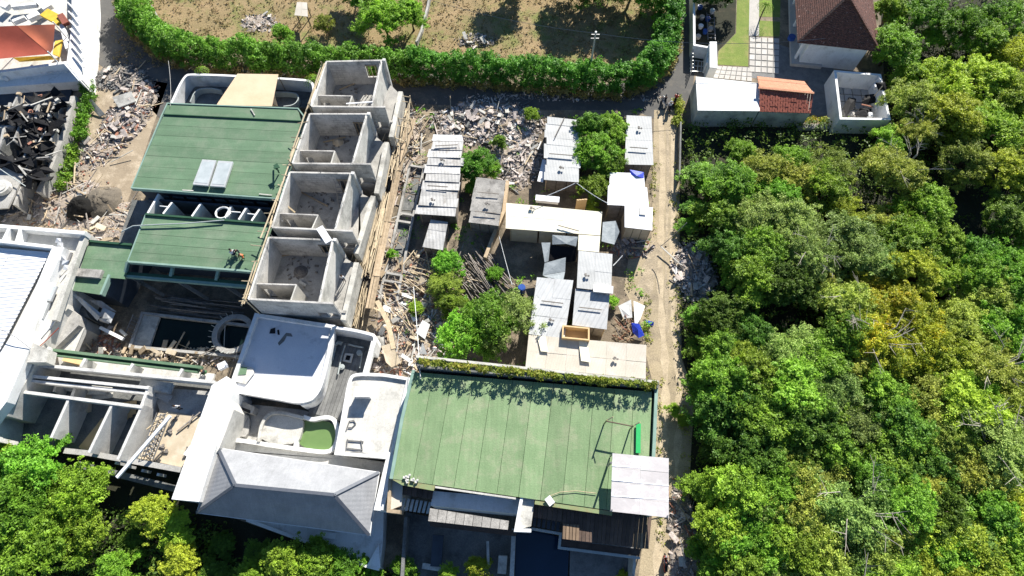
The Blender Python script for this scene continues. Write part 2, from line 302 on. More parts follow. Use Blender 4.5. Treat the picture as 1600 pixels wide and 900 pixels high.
LM = dict(
 deep=leafmat('deep_green_leaf', (.14, .26, .03), (.05, .12, .017)),
 mid=leafmat('mid_green_leaf', (.25, .43, .04), (.08, .19, .022)),
 fresh=leafmat('fresh_green_leaf', (.22, .44, .04), (.09, .22, .022)),
 lime=leafmat('lime_leaf', (.41, .53, .05), (.20, .33, .03)),
 olive=leafmat('olive_leaf', (.37, .44, .07), (.15, .22, .035)),
 gold=leafmat('golden_leaf', (.44, .49, .03), (.19, .27, .022), (.70, .52, .02)),
 grey=leafmat('greyish_leaf', (.30, .44, .10), (.12, .21, .05)),
 hedge=leafmat('hedge_leaf', (.18, .38, .042), (.05, .145, .018)),
 moss=leafmat('yellowish_hedge_leaf', (.28, .34, .04), (.13, .19, .022), (.40, .36, .07)),
 dryg2=leafmat('dry_fringe_leaf', (.34, .28, .09), (.15, .14, .05), (.42, .34, .14)),
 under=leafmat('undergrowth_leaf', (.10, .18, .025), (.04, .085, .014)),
)
def leaves(name, C, Nrm, size, mats, parent=None, asp=.5, loc=None, per=0):
    """C: leaf centres (n,3), Nrm: unit facing directions, size (n,)"""
    n = len(C); a = RNG.normal(size=(n, 3)); a -= (a*Nrm).sum(1)[:, None]*Nrm; a /= np.linalg.norm(a, axis=1)[:, None]+1e-9
    b = np.cross(Nrm, a); s = size[:, None]; bend = Nrm*s*RNG.uniform(-.15, .2, (n, 1))
    V = np.stack([C-a*s*.5, C+b*s*asp*.5+bend, C+a*s*.5, C-b*s*asp*.5+bend], 1).reshape(-1, 3)
    me = bpy.data.meshes.new(name)
    o0 = np.array(parent['_o'] if parent is not None else (loc if loc is not None else (0, 0, 0))); V = V-o0
    me.vertices.add(4*n); me.vertices.foreach_set('co', V.astype(np.float32).ravel())
    me.loops.add(4*n); me.loops.foreach_set('vertex_index', np.arange(4*n, dtype=np.int32))
    me.polygons.add(n); me.polygons.foreach_set('loop_start', np.arange(0, 4*n, 4, dtype=np.int32))
    me.update(calc_edges=True)
    at = me.attributes.new('tone', 'FLOAT', 'FACE'); tn = RNG.random(n)
    if per: tn = .45*tn+.55*np.repeat(RNG.random(n//per+1), per)[:n]
    at.data.foreach_set('value', tn.astype(np.float32))
    me.materials.append(mats); o = bpy.data.objects.new(name, me); S.collection.objects.link(o)
    if parent is not None: o.parent = parent; o['_o'] = parent['_o']
    else: o.location = tuple(o0); o['_o'] = tuple(float(k) for k in o0)
    return o
def unit(a): return a/(np.linalg.norm(a, axis=-1, keepdims=True)+1e-9)
def clump_leaves(cent, rad, per, lsz, up=.55):
    """leafy sprays: every clump is a loose tilted fan of little leaves"""
    k = len(cent); idx = np.repeat(np.arange(k), per); ax = unit(RNG.normal(size=(k, 3))*.55+np.array([0, 0, 1]))
    e1 = unit(np.cross(ax, np.array([.3, .9, .1]))); e2 = np.cross(ax, e1); th = RNG.random(k*per)*6.283
    rr = rad[idx]*1.25*RNG.random(k*per)**.6
    C = cent[idx]+e1[idx]*(rr*np.cos(th))[:, None]+e2[idx]*(rr*np.sin(th))[:, None]*.75+ax[idx]*(RNG.normal(size=k*per)*rad[idx]*.28-rr*.35)[:, None]
    Nn = unit(ax[idx]*.7+np.array([0, 0, up*.6])+RNG.normal(size=(k*per, 3))*.55)
    return C, Nn, lsz*RNG.uniform(.5, 1.4, k*per)

# ================================================================ SETTING: ground sheets
def sheet(name, pts, z, m, label=None):
    mb = MB(); poly = [Vector((P(*p, 0).x, P(*p, 0).y, z)) for p in pts]
    a = sum(poly[i].x*poly[(i+1) % len(poly)].y-poly[(i+1) % len(poly)].x*poly[i].y for i in range(len(poly)))
    if a < 0: poly = poly[::-1]
    mb.add(poly, [tuple(range(len(poly)))]); o = mesh_obj(name, mb, m); tag(o, label, None, None, 'structure'); return o
mb = MB(); mb.add([(-900, -900, 0), (900, -900, 0), (900, 900, 0), (-900, 900, 0)], [(0, 1, 2, 3)])
tag(mesh_obj('ground', mb, M['soil']), kind='structure')
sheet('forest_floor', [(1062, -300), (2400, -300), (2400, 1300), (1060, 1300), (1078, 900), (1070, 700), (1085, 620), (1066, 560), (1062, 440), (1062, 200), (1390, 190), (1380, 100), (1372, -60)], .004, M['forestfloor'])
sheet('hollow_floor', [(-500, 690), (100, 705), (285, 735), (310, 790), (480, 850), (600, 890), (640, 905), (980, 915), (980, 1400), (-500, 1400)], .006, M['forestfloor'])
sheet('dry_field', chaikin([(170, -150), (225, 40), (300, 70), (560, 95), (980, 110), (1040, 60), (1060, -150)], 1), .006, M['dry'])
sheet('asphalt_lane', [(120, -60), (150, -60), (200, 60), (300, 108), (640, 112), (860, 140), (990, 128), (1055, 95), (1078, -60), (1092, -60), (1092, 60), (1082, 140), (1060, 185), (1020, 185), (990, 172), (860, 172), (640, 162), (500, 170), (300, 140), (255, 190), (190, 125), (140, 90)], .010, M['asph'])
sheet('dirt_track', [(1022, 172), (1058, 172), (1060, 280), (1060, 450), (1064, 560), (1086, 615), (1080, 700), (1076, 800), (1080, 1000), (985, 1000), (1000, 880), (1015, 760), (1020, 600), (1006, 540), (1000, 500), (975, 452), (982, 405), (1018, 372), (1020, 260)], .014, M['road'])
sheet('worksite_earth', [(60, 330), (120, 190), (150, 110), (262, 130), (205, 300), (160, 420), (80, 380), (-30, 372)], .010, M['dirt'])
sheet('shed_yard', [(640, 170), (1020, 178), (1018, 372), (980, 400), (1002, 520), (1005, 600), (600, 600), (560, 560), (620, 260)], .008, M['soil'])
sheet('courtyard_floor', [(150, 400), (400, 430), (380, 570), (60, 560)], .012, M['soil'])

def rut(pts, wd, z, m, label):
    A = [P(*p, z) for p in chaikin(pts, 2)]; mb = MB(); L = []; Rr = []
    for i, p in enumerate(A):
        d = (A[min(i+1, len(A)-1)]-A[max(i-1, 0)]).normalized(); n = Vector((-d.y, d.x, 0)); k = wd*(.5+.18*math.sin(i*1.9)+.12*math.sin(i*4.3)); L.append(p+n*k); Rr.append(p-n*k)
    for p in L+Rr: p.z = z
    n = len(A); mb.add(L+Rr, [(n+i, n+i+1, i+1, i) for i in range(n-1)]); tag(mesh_obj('wheel_rut', mb, m), label, None, None, 'structure')
M['rutl'] = mat('pale_dust', (.52, .43, .295), (.40, .325, .22), .9, .95, .4, 6, (.8, (.34, .275, .19), .5, .66), fine=.15); M['rutd'] = mat('damp_earth', (.30, .25, .18), (.38, .31, .21), .8, .95, .5, 6, (1.1, (.44, .36, .25), .5, .6), fine=.2)
rut([(1032, 180), (1036, 260), (1034, 340), (1030, 420), (1034, 500), (1040, 570), (1040, 650), (1034, 740), (1030, 860), (1020, 960)], .7, .019, M['rutl'], 'pale left wheel rut of the dirt track')
rut([(1051, 185), (1053, 270), (1051, 350), (1050, 430), (1052, 510), (1060, 580), (1062, 650), (1056, 740), (1052, 860), (1045, 960)], .6, .019, M['rutl'], 'pale right wheel rut of the dirt track')
rut([(1000, 470), (1012, 440), (1018, 405), (1030, 380)], 1.6, .023, M['rutd'], 'damp patch in the bulge of the dirt track')
rut([(1043, 200), (1044, 280), (1042, 360), (1040, 440), (1043, 520)], .35, .023, M['rutd'], 'darker middle strip of the dirt track')
def slab(name, pts, z, t, m, parent):
    mb = MB(); mb.prism(PP(pts, z), z-t, z+zj()); return mesh_obj(name, mb, m, parent)
def wall(name, pts, z1, z0, t, m, parent, closed=False):
    mb = MB(); mb.strip(PP(pts, z1), t, z0, z1+zj(), closed); return mesh_obj(name, mb, m, parent)
def wall_open(name, a, b, z1, z0, t, m, parent, ops):
    A = P(*a, z1); B = P(*b, z1); d = B-A; mb = MB(); us = [0]; j = zj()
    def seg(u0, u1, h0, h1):
        if u1-u0 < 1e-4: return
        mb.strip([A+d*u0, A+d*u1], t, h0, h1)
    u = 0
    for (u0, u1, h0, h1) in ops:
        seg(u, u0, z0, z1+j); seg(u0, u1, z0, h0); seg(u0, u1, h1, z1+j); u = u1
    seg(u, 1, z0, z1+j); return mesh_obj(name, mb, m, parent)
def lerp(a, b, t): return a+(b-a)*t
def quadpt(c, u, v): return lerp(lerp(c[0], c[1], u), lerp(c[3], c[2], u), v)
def roof_grid(parent, corners, nu, nv, m, gap=.012, jit=.008, t=.03, lap=0.0, name='roof_sheet', ragged=0, us=None, skew=0):
    c = [P(*k) for k in corners]; out = []
    U = us or [i/nu for i in range(nu+1)]
    Lu = (c[1]-c[0]).length; Lv = (c[3]-c[0]).length
    for j in range(nv):
        for i in range(len(U)-1):
            g = gap/Lu/2; h = gap/Lv/2
            u0, u1, v0, v1 = U[i]+g, U[i+1]-g, j/nv+h, (j+1)/nv-h+(lap/Lv)
            v1 = min(v1, 1+ragged); rg = random.uniform(-ragged, ragged); rl = random.uniform(-ragged, ragged)
            q = [quadpt(c, u0-(rl if i == 0 else 0), v0), quadpt(c, u1+(rg if i == len(U)-2 else 0), v0), quadpt(c, u1+(rg if i == len(U)-2 else 0), v1), quadpt(c, u0-(rl if i == 0 else 0), v1)]
            dz = random.uniform(0, jit)+.002*((i+j) % 2)
            for a, p in enumerate(q): p.z += dz+(lap and (.0 if a < 2 else (.07 if lap > .11 else .012)))+random.uniform(-skew, skew)
            mb = MB(); mb.plate(q, t); out.append(mesh_obj(name, mb, m, parent))
    return out
def poles(parent, segs, m, r=.05, name='pole'):
    for a, b in segs:
        mb = MB(); mb.tube([a, b], r, 5); mesh_obj(name, mb, m, parent)

# ================================================================ construction row: four roofless units
def unit_room(NW, NE, SW, SE, EWn, EWs, part, vN, vS, opening, label, extra=None):
    zt, zf = 7.0, 3.1
    t = thing('unfinished_villa', label, 'unfinished building', P((NW[0]+SE[0])/2, (NW[1]+SE[1])/2, 0), 'roofless concrete units in a row')
    fl = MB(); fl.prism([P(*NW, zt), P(*NE, zt), P(vN[0], vN[1], 3.9), P(vS[0], vS[1], 3.9), P(*SE, zt), P(*SW, zt)], 2.8, zf)
    mesh_obj('floor_slab', fl, M['conc'], t)
    pd = MB(); q = [P(*NW, zt), P(*NE, zt), P(*SE, zt), P(*SW, zt)]; c = sum(q, Vector())/4
    pd.prism([c+(p-c)*.97 for p in q], 0, 2.8); mesh_obj('lower_storey', pd, M['concl'], t)
    wall_open('north_wall', NW, NE, zt, zf, .2, M['block'], t, [opening])
    wall('west_wall', [NW, SW], zt-.004, zf, .2, M['blockl'], t)
    # party wall on the south side goes down two storeys
    A, B = P(*SW, zt), P(*SE, zt); mb = MB(); mb.strip([A, A+(B-A)*.72], .2, 1.2, zt+zj()); mb.strip([A+(B-A)*.72, B], .2, 4.4, zt+zj())
    mb.strip([A+(B-A)*.97, B], .2, 0, 4.4); mb.strip([A+(B-A)*.72, A+(B-A)*.97], .2, 0, 3.2)
    mesh_obj('south_wall', mb, M['block'], t)
    wall('east_wall', [EWn, EWs], zt+.01, zf, .24, M['blockl'], t)
    # small bathroom box in the south-west corner
    pw, pe, pse = part
    wall_open('partition', pw, pe, zt-.5, zf, .14, M['block'], t, [(.12, .3, zf, 5.3)])
    wall('partition', [pe, pse], zt-.51, zf, .14, M['concl'], t)
    # east post and lintel of the veranda, veranda parapet
    ne = P(*NE, zt); mb = MB(); mb.box((ne.x+.16, ne.y, 3.62), (.36, .34, 7.0), AX); mesh_obj('column', mb, M['concw'], t)
    mid = P(*EWn, zt)+(P(*EWs, zt)-P(*EWn, zt))*.5
    wall('veranda_parapet', [vN, vS], 3.95, 1.6, .55, M['concl'], t)
    e = P(vN[0], vN[1], 3.9); mb = MB(); mb.box((e.x-.2, e.y-.3, 1.6), (.3, .3, 3.1), AX); mesh_obj('column', mb, M['conc'], t)
    wl = MB(); u0, u1, h0, h1 = opening; a, b = P(*NW, zt), P(*NE, zt); d = b-a
    wl.strip([a+d*u0-Vector((0, .16, 0)), a+d*u1-Vector((0, .16, 0))], .1, h1-.02, h1+.13); mesh_obj('lintel', wl, M['wood'], t)
    for k in range(3):
        fr = MB(); u = u0+(u1-u0)*(k+.5)/3; p = a+d*u; fr.beam((p.x, p.y-.13, h0), (p.x+random.uniform(-.15, .15), p.y-.13, h1), .07, .07); mesh_obj('window_prop', fr, M['wood'], t)
    ends = P(*EWs, zt); sh = MB(); sh.strip([Vector((ends.x+.35, ends.y+.3, 0)), Vector((ends.x+1.9, ends.y+.1, 0))], .3, zf, 4.1); mesh_obj('kerb', sh, M['conc'], t)
    for k in range(5):                                      # starter bars left standing on the wall tops
        q = lerp(P(*NE, zt), P(*NW, zt), random.random()) if k % 2 else lerp(P(*EWn, zt), P(*EWs, zt), random.random())
        mb = MB(); mb.tube([(q.x, q.y, zt-.1), (q.x+random.uniform(-.15, .15), q.y+random.uniform(-.1, .1), zt+random.uniform(.4, .8))], .025, 4); mesh_obj('rebar', mb, M['steel'], t)
    c = (P(*NW, zf)+P(*SE, zf))/2
    fl = MB()
    for k in range(40):
        x, y = random.gauss(c.x, 1.4), random.gauss(c.y, 1.6); z_ = random.uniform(.05, .2); fl.box((x, y, zf+z_*.4), (random.uniform(.08, .4), random.uniform(.05, .25), z_), random.random()*3)
    tag(mesh_obj('floor_scraps', fl, M['rub2'], t), kind='stuff')
    return t
units = [
 ((510, 96), (598, 94), (487, 166), (602, 167), (596, 95), (581, 165), ((494, 149), (550, 150), (545, 166)), (626, 143), (611, 214), (.66, .86, 4.3, 6.3), 'roofless grey concrete unit farthest up the row, beside the green hedge'),
 ((484, 178), (574, 178), (457, 255), (579, 256), (573, 179), (551, 255), ((466, 235), (523, 236), (517, 256)), (604, 222), (588, 302), (.70, .88, 3.3, 5.6), 'roofless grey concrete unit beside the upper green roof, second down the row'),
 ((453, 269), (549, 271), (425, 355), (551, 361), (548, 272), (524, 358), ((434, 333), (497, 336), (487, 358)), (583, 306), (556, 396), (.72, .93, 3.2, 5.9), 'roofless grey concrete unit with a ladder inside, third down the row'),
 ((420, 371), (521, 375), (388, 467), (521, 474), (520, 376), (499, 472), ((397, 443), (463, 445), (454, 471)), (557, 410), (536, 500), (.72, .92, 3.9, 5.9), 'roofless grey concrete unit directly above the blue shaded roof terrace'),
]
for u_ in units:
    unit_room(*u_)
# things standing in the units
def ladder(loc_a, loc_b, wd, n, m, label, name='ladder'):
    a, b = Vector(loc_a), Vector(loc_b); d = (b-a).normalized(); s_ = d.cross(Vector((0, 0, 1))); s_.normalize()
    t = thing(name, label, 'ladder', (a.x, a.y, min(a.z, b.z)))
    for k in (-1, 1): mb = MB(); mb.beam(a+s_*k*wd/2, b+s_*k*wd/2, .07, .07); mesh_obj('rail', mb, m, t)
    for i in range(n):
        p = a+(b-a)*((i+.5)/n); mb = MB(); mb.beam(p-s_*wd/2, p+s_*wd/2, .05, .05); mesh_obj('rung', mb, m, t)
    return t
ladder(P(535, 327, 3.1), P(527, 283, 6.4), .6, 7, M['steel'], 'dark metal ladder leaning in the third roofless unit')
def loose(name, a, b, w_, h_, m, label, cat, group=None):
    mb = MB(); mb.beam(a, b, w_, h_); return tag(mesh_obj(name, mb, m), label, cat, group)
loose('white_board', P(499, 355, 7.2), P(514, 378, 7.1), .75, .08, M['tarpw'], 'white board lying across the wall tops between third and fourth units', 'board')
loose('plank', P(468, 440, 3.2), P(478, 446, 3.2), .3, .08, M['concl'], 'short pale plank lying on the floor of the fourth roofless unit', 'plank')
loose('plank', P(439, 313, 5.8), P(461, 332, 4.6), .16, .1, M['bamboo'], 'yellowish plank propped inside the west wall of the third unit', 'plank')
loose('plank', P(541, 162, 6.9), P(582, 159, 7.1), .14, .08, M['tarpw'], 'thin white batten over the south wall of the uppermost unit', 'plank')
loose('plank', P(440, 345, 5.6), P(447, 356, 3.3), .25, .06, M['tarpw'], 'pale plank standing in the small bathroom box of the third unit', 'plank')
def box_thing(name, c, size, m, label, cat, rz=AX, bands=None):
    mb = MB(); mb.box((c[0], c[1], c[2]+size[2]/2), size, rz)
    mb.box((c[0], c[1], c[2]+size[2]+.02), (size[0]*1.06, size[1]*1.06, .04), rz); return tag(mesh_obj(name, mb, m), label, cat)
box_thing('cement_sack_stack', P(503, 162, 3.1), (.9, .6, .7), M['concl'], 'pale sacks stacked in the small bathroom box of the uppermost unit', 'sacks')
box_thing('material_crate', P(541, 338, 3.4), (.5, 1.4, .5), M['tarpw'], 'long white crate on the veranda of the third roofless unit', 'crate')

for (x, y), m_, r_, l in [((548, 330), 'rub1', .9, 'pale sand heap on the floor of the third unit near its ladder'), ((470, 425), 'rub2', .8, 'grey sand heap on the floor of the fourth unit'), ((528, 222), 'ply', .7, 'tan sand heap on the floor of the second unit')]:
    q = P(x, y, 3.1); mb = MB(); mb.cyl((q.x, q.y, 3.1), r_, .25, 13, r2=r_*.55); mb.cyl((q.x+.05, q.y, 3.35), r_*.5, .16, 11, r2=.06); tag(mesh_obj('sand_heap', mb, M[m_]), l, 'sand heap')
for (a, b, z, l) in [((505, 222), (540, 214), 3.2, 'long timber lying across the floor of the second unit'), ((470, 300), (512, 322), 3.2, 'long timber lying across the floor of the third unit'), ((530, 140), (560, 128), 3.2, 'timber lying on the floor of the uppermost unit'), ((440, 400), (480, 392), 3.2, 'timber lying below the north wall of the fourth unit')]:
    loose('timber', P(*a, z), P(*b, z+.1), .14, .1, M['wood'], l, 'timber')
# bamboo guard along the west wall tops, with pegs
t = thing('bamboo_scaffold', 'bamboo poles tied along the west wall tops of the roofless units', 'scaffolding', P(440, 300, 0))
seg = [((510, 99), (484, 168)), ((486, 160), (456, 245)), ((462, 232), (424, 352)), ((428, 345), (384, 475)), ((505, 102), (480, 178)), ((470, 215), (437, 305)), ((445, 285), (410, 372)), ((402, 408), (380, 478))]
for a, b in seg:
    mb = MB(); mb.tube([P(a[0]-3, a[1], 7.15), P(b[0]-3, b[1], 6.9+random.uniform(-.3, .3))], .08, 6); mesh_obj('bamboo_pole', mb, M['bamboo'], t)
for (x, y) in [(478, 190), (468, 216), (462, 233), (452, 258), (447, 275), (440, 292), (432, 314), (425, 333), (415, 362), (408, 385), (400, 408), (392, 440), (386, 460), (383, 470)]:
    mb = MB(); mb.tube([P(x+3, y, 7.05), P(x-random.uniform(6, 17), y+random.uniform(-4, 3), 7.0+random.uniform(-.3, .5))], .05, 5); mesh_obj('peg', mb, M['bamboo'], t)
for (x, y) in [(507, 100), (487, 165), (456, 252), (425, 350), (386, 468)]:
    mb = MB(); q = P(x-4, y, 7.3); mb.tube([(q.x, q.y, 0.1), (q.x, q.y, 7.7)], .06, 5); mesh_obj('upright', mb, M['bamboo'], t)

# ---- scaffolding and pole stacks east of the row
def rnd_pole_stack(name, label, cat, axis, n, wid, z0, zh, m, r=.05, group=None, lenf=(.5, 1), spread=.06, pn='bamboo_pole'):
    """axis: polyline of pixel pairs giving the run"""
    A, B = P(*axis[0], z0), P(*axis[1], z0); d = B-A; L = d.length; s_ = Vector((-d.y, d.x, 0))/L
    t = thing(name, label, cat, (A+B)/2, group)
    for i in range(n):
        f = random.uniform(*lenf); u = random.uniform(0, 1-f); o = random.uniform(-wid/2, wid/2); o2 = o+random.uniform(-1, 1)*spread*L*f
        z = z0+random.uniform(.05, zh); z2 = max(z0+.05, z+random.uniform(-.25, .25))
        p, q = A+d*u+s_*o, A+d*(u+f)+s_*o2
        mb = MB(); mb.tube([(p.x, p.y, z), (q.x, q.y, z2)], r*random.uniform(.7, 1.3), 5); mesh_obj(pn, mb, m, t)
    return t
rnd_pole_stack('bamboo_pile', 'long bamboo poles lying beside the verandas of the middle units', 'bamboo poles', ((600, 300), (562, 452)), 48, 2.2, 1.6, .9, M['bamboo'], .06, lenf=(.3, .8))
rnd_pole_stack('bamboo_pile', 'bamboo poles lying beside the uppermost units by the lane', 'bamboo poles', ((634, 165), (604, 300)), 44, 2.2, 1.2, 1.2, M['bamboo'], .055, lenf=(.2, .6), spread=.16)
rnd_pole_stack('bamboo_pile', 'bamboo poles lying next to the lowest unit above the white terrace corner', 'bamboo poles', ((565, 440), (546, 520)), 30, 1.8, 1.0, .8, M['bamboo'], .055, lenf=(.3, .8), spread=.12)
t = thing('scaffold_tower', 'bare pole scaffold at the lane end of the roofless units', 'scaffolding', P(632, 170, 0))
for (x, y) in [(628, 150), (641, 152), (622, 185), (640, 188), (617, 215), (634, 222)]:
    q = P(x, y, 3.6); mb = MB(); mb.tube([(q.x, q.y, 0), (q.x, q.y, 3.9)], .06, 5); mesh_obj('upright', mb, M['bamboo'], t)
for a, b, z in [((628, 150), (641, 152), 3.6), ((622, 185), (640, 188), 3.5), ((628, 150), (617, 215), 3.4), ((641, 152), (634, 222), 3.5), ((617, 215), (634, 222), 3.3), ((625, 158), (642, 160), 3.3), ((620, 196), (640, 200), 3.4)]:
    mb = MB(); mb.tube([P(*a, z), P(*b, z+.05)], .055, 5); mesh_obj('ledger', mb, M['bamboo'], t)
# plank walkway
t = thing('plank_walkway', 'tan plank walkway running down beside the bamboo poles', 'walkway', P(610, 330, 1))
wk = [(645, 185), (633, 225), (622, 265), (614, 305), (605, 345), (597, 385), (588, 430), (578, 480)]
for i in range(len(wk)-1):
    a, b = P(*wk[i], 1.9), P(*wk[i+1], 1.9); s_ = Vector((-(b-a).y, (b-a).x, 0)).normalized()
    for k in (-1, 0, 1):
        mb = MB(); o = s_*(k*.3+random.uniform(-.03, .03)); mb.beam(a+o+(b-a)*random.uniform(-.03, .03)+Vector((0, 0, random.uniform(0, .05)+.06*(i % 2))), b+o+(b-a)*.04+Vector((0, 0, random.uniform(0, .05)+.06*(i % 2))), .27, .05); mesh_obj('plank', mb, M['wood'], t)
# foundation trench frame
t = thing('trench_foundation', 'narrow concrete foundation frame between the units and the sheds', 'foundation', P(640, 350, 0))
for pts in ([(664, 256), (647, 330), (634, 395), (620, 470)], [(640, 258), (624, 330), (608, 400), (592, 466)]):
    wall('long_beam', pts, .55, -.05, .28, M['conc'], t)
for a, b in [((640, 258), (664, 262)), ((622, 332), (646, 336)), ((618, 344), (642, 348)), ((604, 426), (628, 430)), ((600, 438), (625, 442))]:
    wall('cross_beam', [a, b], .53, -.05, .26, M['conc'], t)
for i in range(7):
    a = lerp(Vector((640, 265)), Vector((612, 420)), i/6)
    mb = MB(); q = P(a.x+8, a.y, .05); mb.box((q.x, q.y, .03+.002*i), (1.7, 2.2, .04), AX); mesh_obj('trench_mud', mb, M['concd'], t)

# ================================================================ green roofed houses
def skylight(parent, pts, z):
    mb = MB(); mb.prism(PP(pts, z), z-.25, z); fr = mesh_obj('skylight', mb, M['alu'], parent)
    c = sum(PP(pts, z), Vector())/4; g = MB(); g.prism([c+(p-c)*.84 for p in PP(pts, z)], z-.02, z+.02); mesh_obj('pane', g, M['glass'], fr)
t = thing('green_roofed_house', 'large house with dark green flat roof and two skylights, beside the canvas awning', 'house', P(335, 235, 0))
roof_grid(t, [(256, 180, 6.0), (470, 190, 6.0), (437, 309, 6.0), (206, 293, 6.0)], 1, 7, M['green'], gap=.03, jit=.02, t=.12)
roof_grid(t, [(262, 163, 6.0), (466, 170, 6.0), (470, 189.4, 6.0), (256, 179, 6.0)], 1, 1, M['green'], t=.12)
mb = MB(); mb.strip(PP([(262, 162), (466, 170), (475, 182), (438, 311), (206, 294), (254, 179)], 6.0), .14, 5.6, 6.1, True); mesh_obj('roof_edge', mb, M['teal'], t)
mb = MB(); mb.strip(PP([(256, 179.5), (472, 190)], 6.0), .10, 5.9, 6.16); mesh_obj('roof_upstand', mb, M['gdark'], t)
cc = PP([(262, 165), (464, 172), (433, 306), (212, 291)], 6); mb = MB(); mb.prism(cc, 0, 5.8); mesh_obj('wall', mb, M['navy'], t)
skylight(t, [(316, 249), (338, 250.5), (325, 290), (301, 288)], 6.45); skylight(t, [(341, 251), (364, 252.5), (351, 292), (328, 290.5)], 6.45)
for i in range(8):                                          # clerestory openings under the south eave
    x = 255+i*22; mb = MB(); p = P(x, 300+i*1.5, 5.2); mb.box((p.x, p.y-.35, 4.6), (1.2, .1, .7), AX); mesh_obj('window', mb, M['glaze'], t)
for x0, y0, x1, y1 in [(285, 297, 302, 298), (405, 303, 425, 305), (392, 170, 398, 180)]:
    mb = MB(); mb.beam(P(x0, y0, 6.12), P(x1, y1, 6.12), .12, .05); mesh_obj('batten', mb, M['concl'], t)
# broken board standing on it
t = thing('green_board_prop', 'dark green bent board standing on the upper green roof', 'board', P(432, 265, 6.1))
mb = MB(); mb.beam(P(428, 262, 6.15), P(435, 266, 7.2), .12, .12); mb.beam(P(436, 270, 6.15), P(432, 262, 7.3), .12, .12); mb.beam(P(430, 257, 7.2), P(434, 263, 7.2), .5, .08); mesh_obj('prop', mb, M['gdark'], t)

# service strip with fins between the two green roofs
t = thing('service_bay', 'strip of open bays with white fin walls between the two dark green roofs', 'service bays', P(340, 325, 0))
slab('bay_floor', [(228, 312), (446, 330), (438, 352), (220, 336)], 2.4, .3, M['concd'], t)
for a, b in [((248, 303), (231, 333)), ((269, 316), (255, 334)), ((314, 318), (300, 338)), ((361, 322), (351, 341)), ((385, 324), (373, 343)), ((406, 326), (393, 345))]:
    A, B = P(*a, 5.4), P(*b, 5.4); mb = MB(); mb.strip([A, B], .22, 2.4, 5.4+zj()); mesh_obj('fin_wall', mb, M['white'], t)
wall('back_wall', [(232, 311), (440, 327)], 5.0, 2.4, .2, M['navy'], t)
for a, b in [((250, 322), (268, 324)), ((362, 331), (376, 332)), ((387, 334), (404, 336))]:
    mb = MB(); mb.tube([P(*a, 5.1), P(*b, 5.1)], .09, 6); mesh_obj('pipe', mb, M['pipew'], t)
mb = MB(); q = P(349, 334, 5.2)
mb.tube([(q.x+.75*math.cos(k*.4), q.y+.75*math.sin(k*.4), 5.2+.01*k) for k in range(30)], .09, 5); tag(mesh_obj('hose_coil', mb, M['pipew']), 'white coiled hose lying on the fins between the two green roofs', 'hose')

t = thing('green_roofed_house', 'long house with dark green flat roof where two workers squat', 'house', P(310, 380, 0))
roof_grid(t, [(228, 337, 5.4), (427, 352, 5.4), (400, 424, 5.4), (200, 408, 5.4)], 1, 5, M['green'], gap=.03, jit=.02, t=.12)
mb = MB(); mb.strip(PP([(228, 335), (429, 350.5)], 5.5), .22, 5.0, 5.62); mesh_obj('roof_upstand', mb, M['gdark'], t)
mb = MB(); mb.strip(PP([(201, 409), (402, 425)], 5.4), .2, 5.0, 5.5); mesh_obj('roof_edge', mb, M['teal'], t)
mb = MB(); mb.strip(PP([(228, 336), (200, 409)], 5.4), .12, 5.0, 5.51); mesh_obj('roof_edge', mb, M['teal'], t)
mb = MB(); mb.prism(PP([(232, 339), (424, 354), (404, 406), (208, 392)], 5.4), 0, 5.2); mesh_obj('wall', mb, M['navy'], t)
mb = MB(); mb.strip(PP([(197, 427), (390, 443)], 4.4), .35, 4.1, 4.45); mesh_obj('balcony_beam', mb, M['gdark'], t)
mb = MB(); mb.strip(PP([(196, 430.5), (389, 447.5)], 4.4), .35, 4.0, 4.43); mesh_obj('balcony_beam', mb, M['teal'], t)
for a, b in [((200, 409), (196, 428)), ((271, 414), (267, 432)), ((342, 420), (338, 438)), ((400, 426), (396, 444))]:
    mb = MB(); mb.beam(P(*a, 4.9), P(*b, 4.4), .3, .3); mesh_obj('bracket', mb, M['teal'], t)
for x, y in [(208, 434), (280, 440), (352, 446)]:
    mb = MB(); a = P(x, y, 3.9); mb.beam(a, (a.x+1.6, a.y-.6, .4), .35, .3); mesh_obj('raking_post', mb, M['concd'], t)
mb = MB(); mb.tube([P(190, 362, 5.6), P(208, 353, 5.65), P(240, 351, 5.7), P(290, 349, 5.72), P(350, 344, 5.72)], .07, 6); tag(mesh_obj('hose', mb, M['pipe']), 'pale grey hose lying across the green roof with the two workers', 'hose')

# small green roof with grey hatch
t = thing('green_roofed_annex', 'small green flat roofed annex with grey hatch beside the white ribbed roof', 'annex', P(150, 420, 0))
roof_grid(t, [(139, 378, 4.6), (205, 384, 4.6), (195, 436, 4.6), (122, 430, 4.6)], 1, 2, M['green'], gap=.02, jit=.01, t=.12)
roof_grid(t, [(122, 430.5, 4.6), (172, 434.5, 4.6), (159, 461, 4.6), (107, 453, 4.6)], 1, 1, M['green'], gap=.02, jit=.01, t=.12)
mb = MB(); mb.strip(PP([(139, 377), (207, 383)], 4.7), .25, 4.2, 4.85); mesh_obj('roof_upstand', mb, M['gdark'], t)
mb = MB(); mb.strip(PP([(172, 430), (159, 461)], 4.6), .25, 4.2, 4.8); mesh_obj('roof_edge', mb, M['teal'], t)
mb = MB(); mb.prism(PP([(140, 380), (203, 386), (160, 455), (112, 448)], 4.6), 0, 4.4); mesh_obj('wall', mb, M['navy'], t)
mb = MB(); mb.prism(PP([(122, 419), (160, 421.5), (155, 434), (118, 431)], 5.0), 4.6, 5.0); mesh_obj('hatch', mb, M['grsheet'], t)
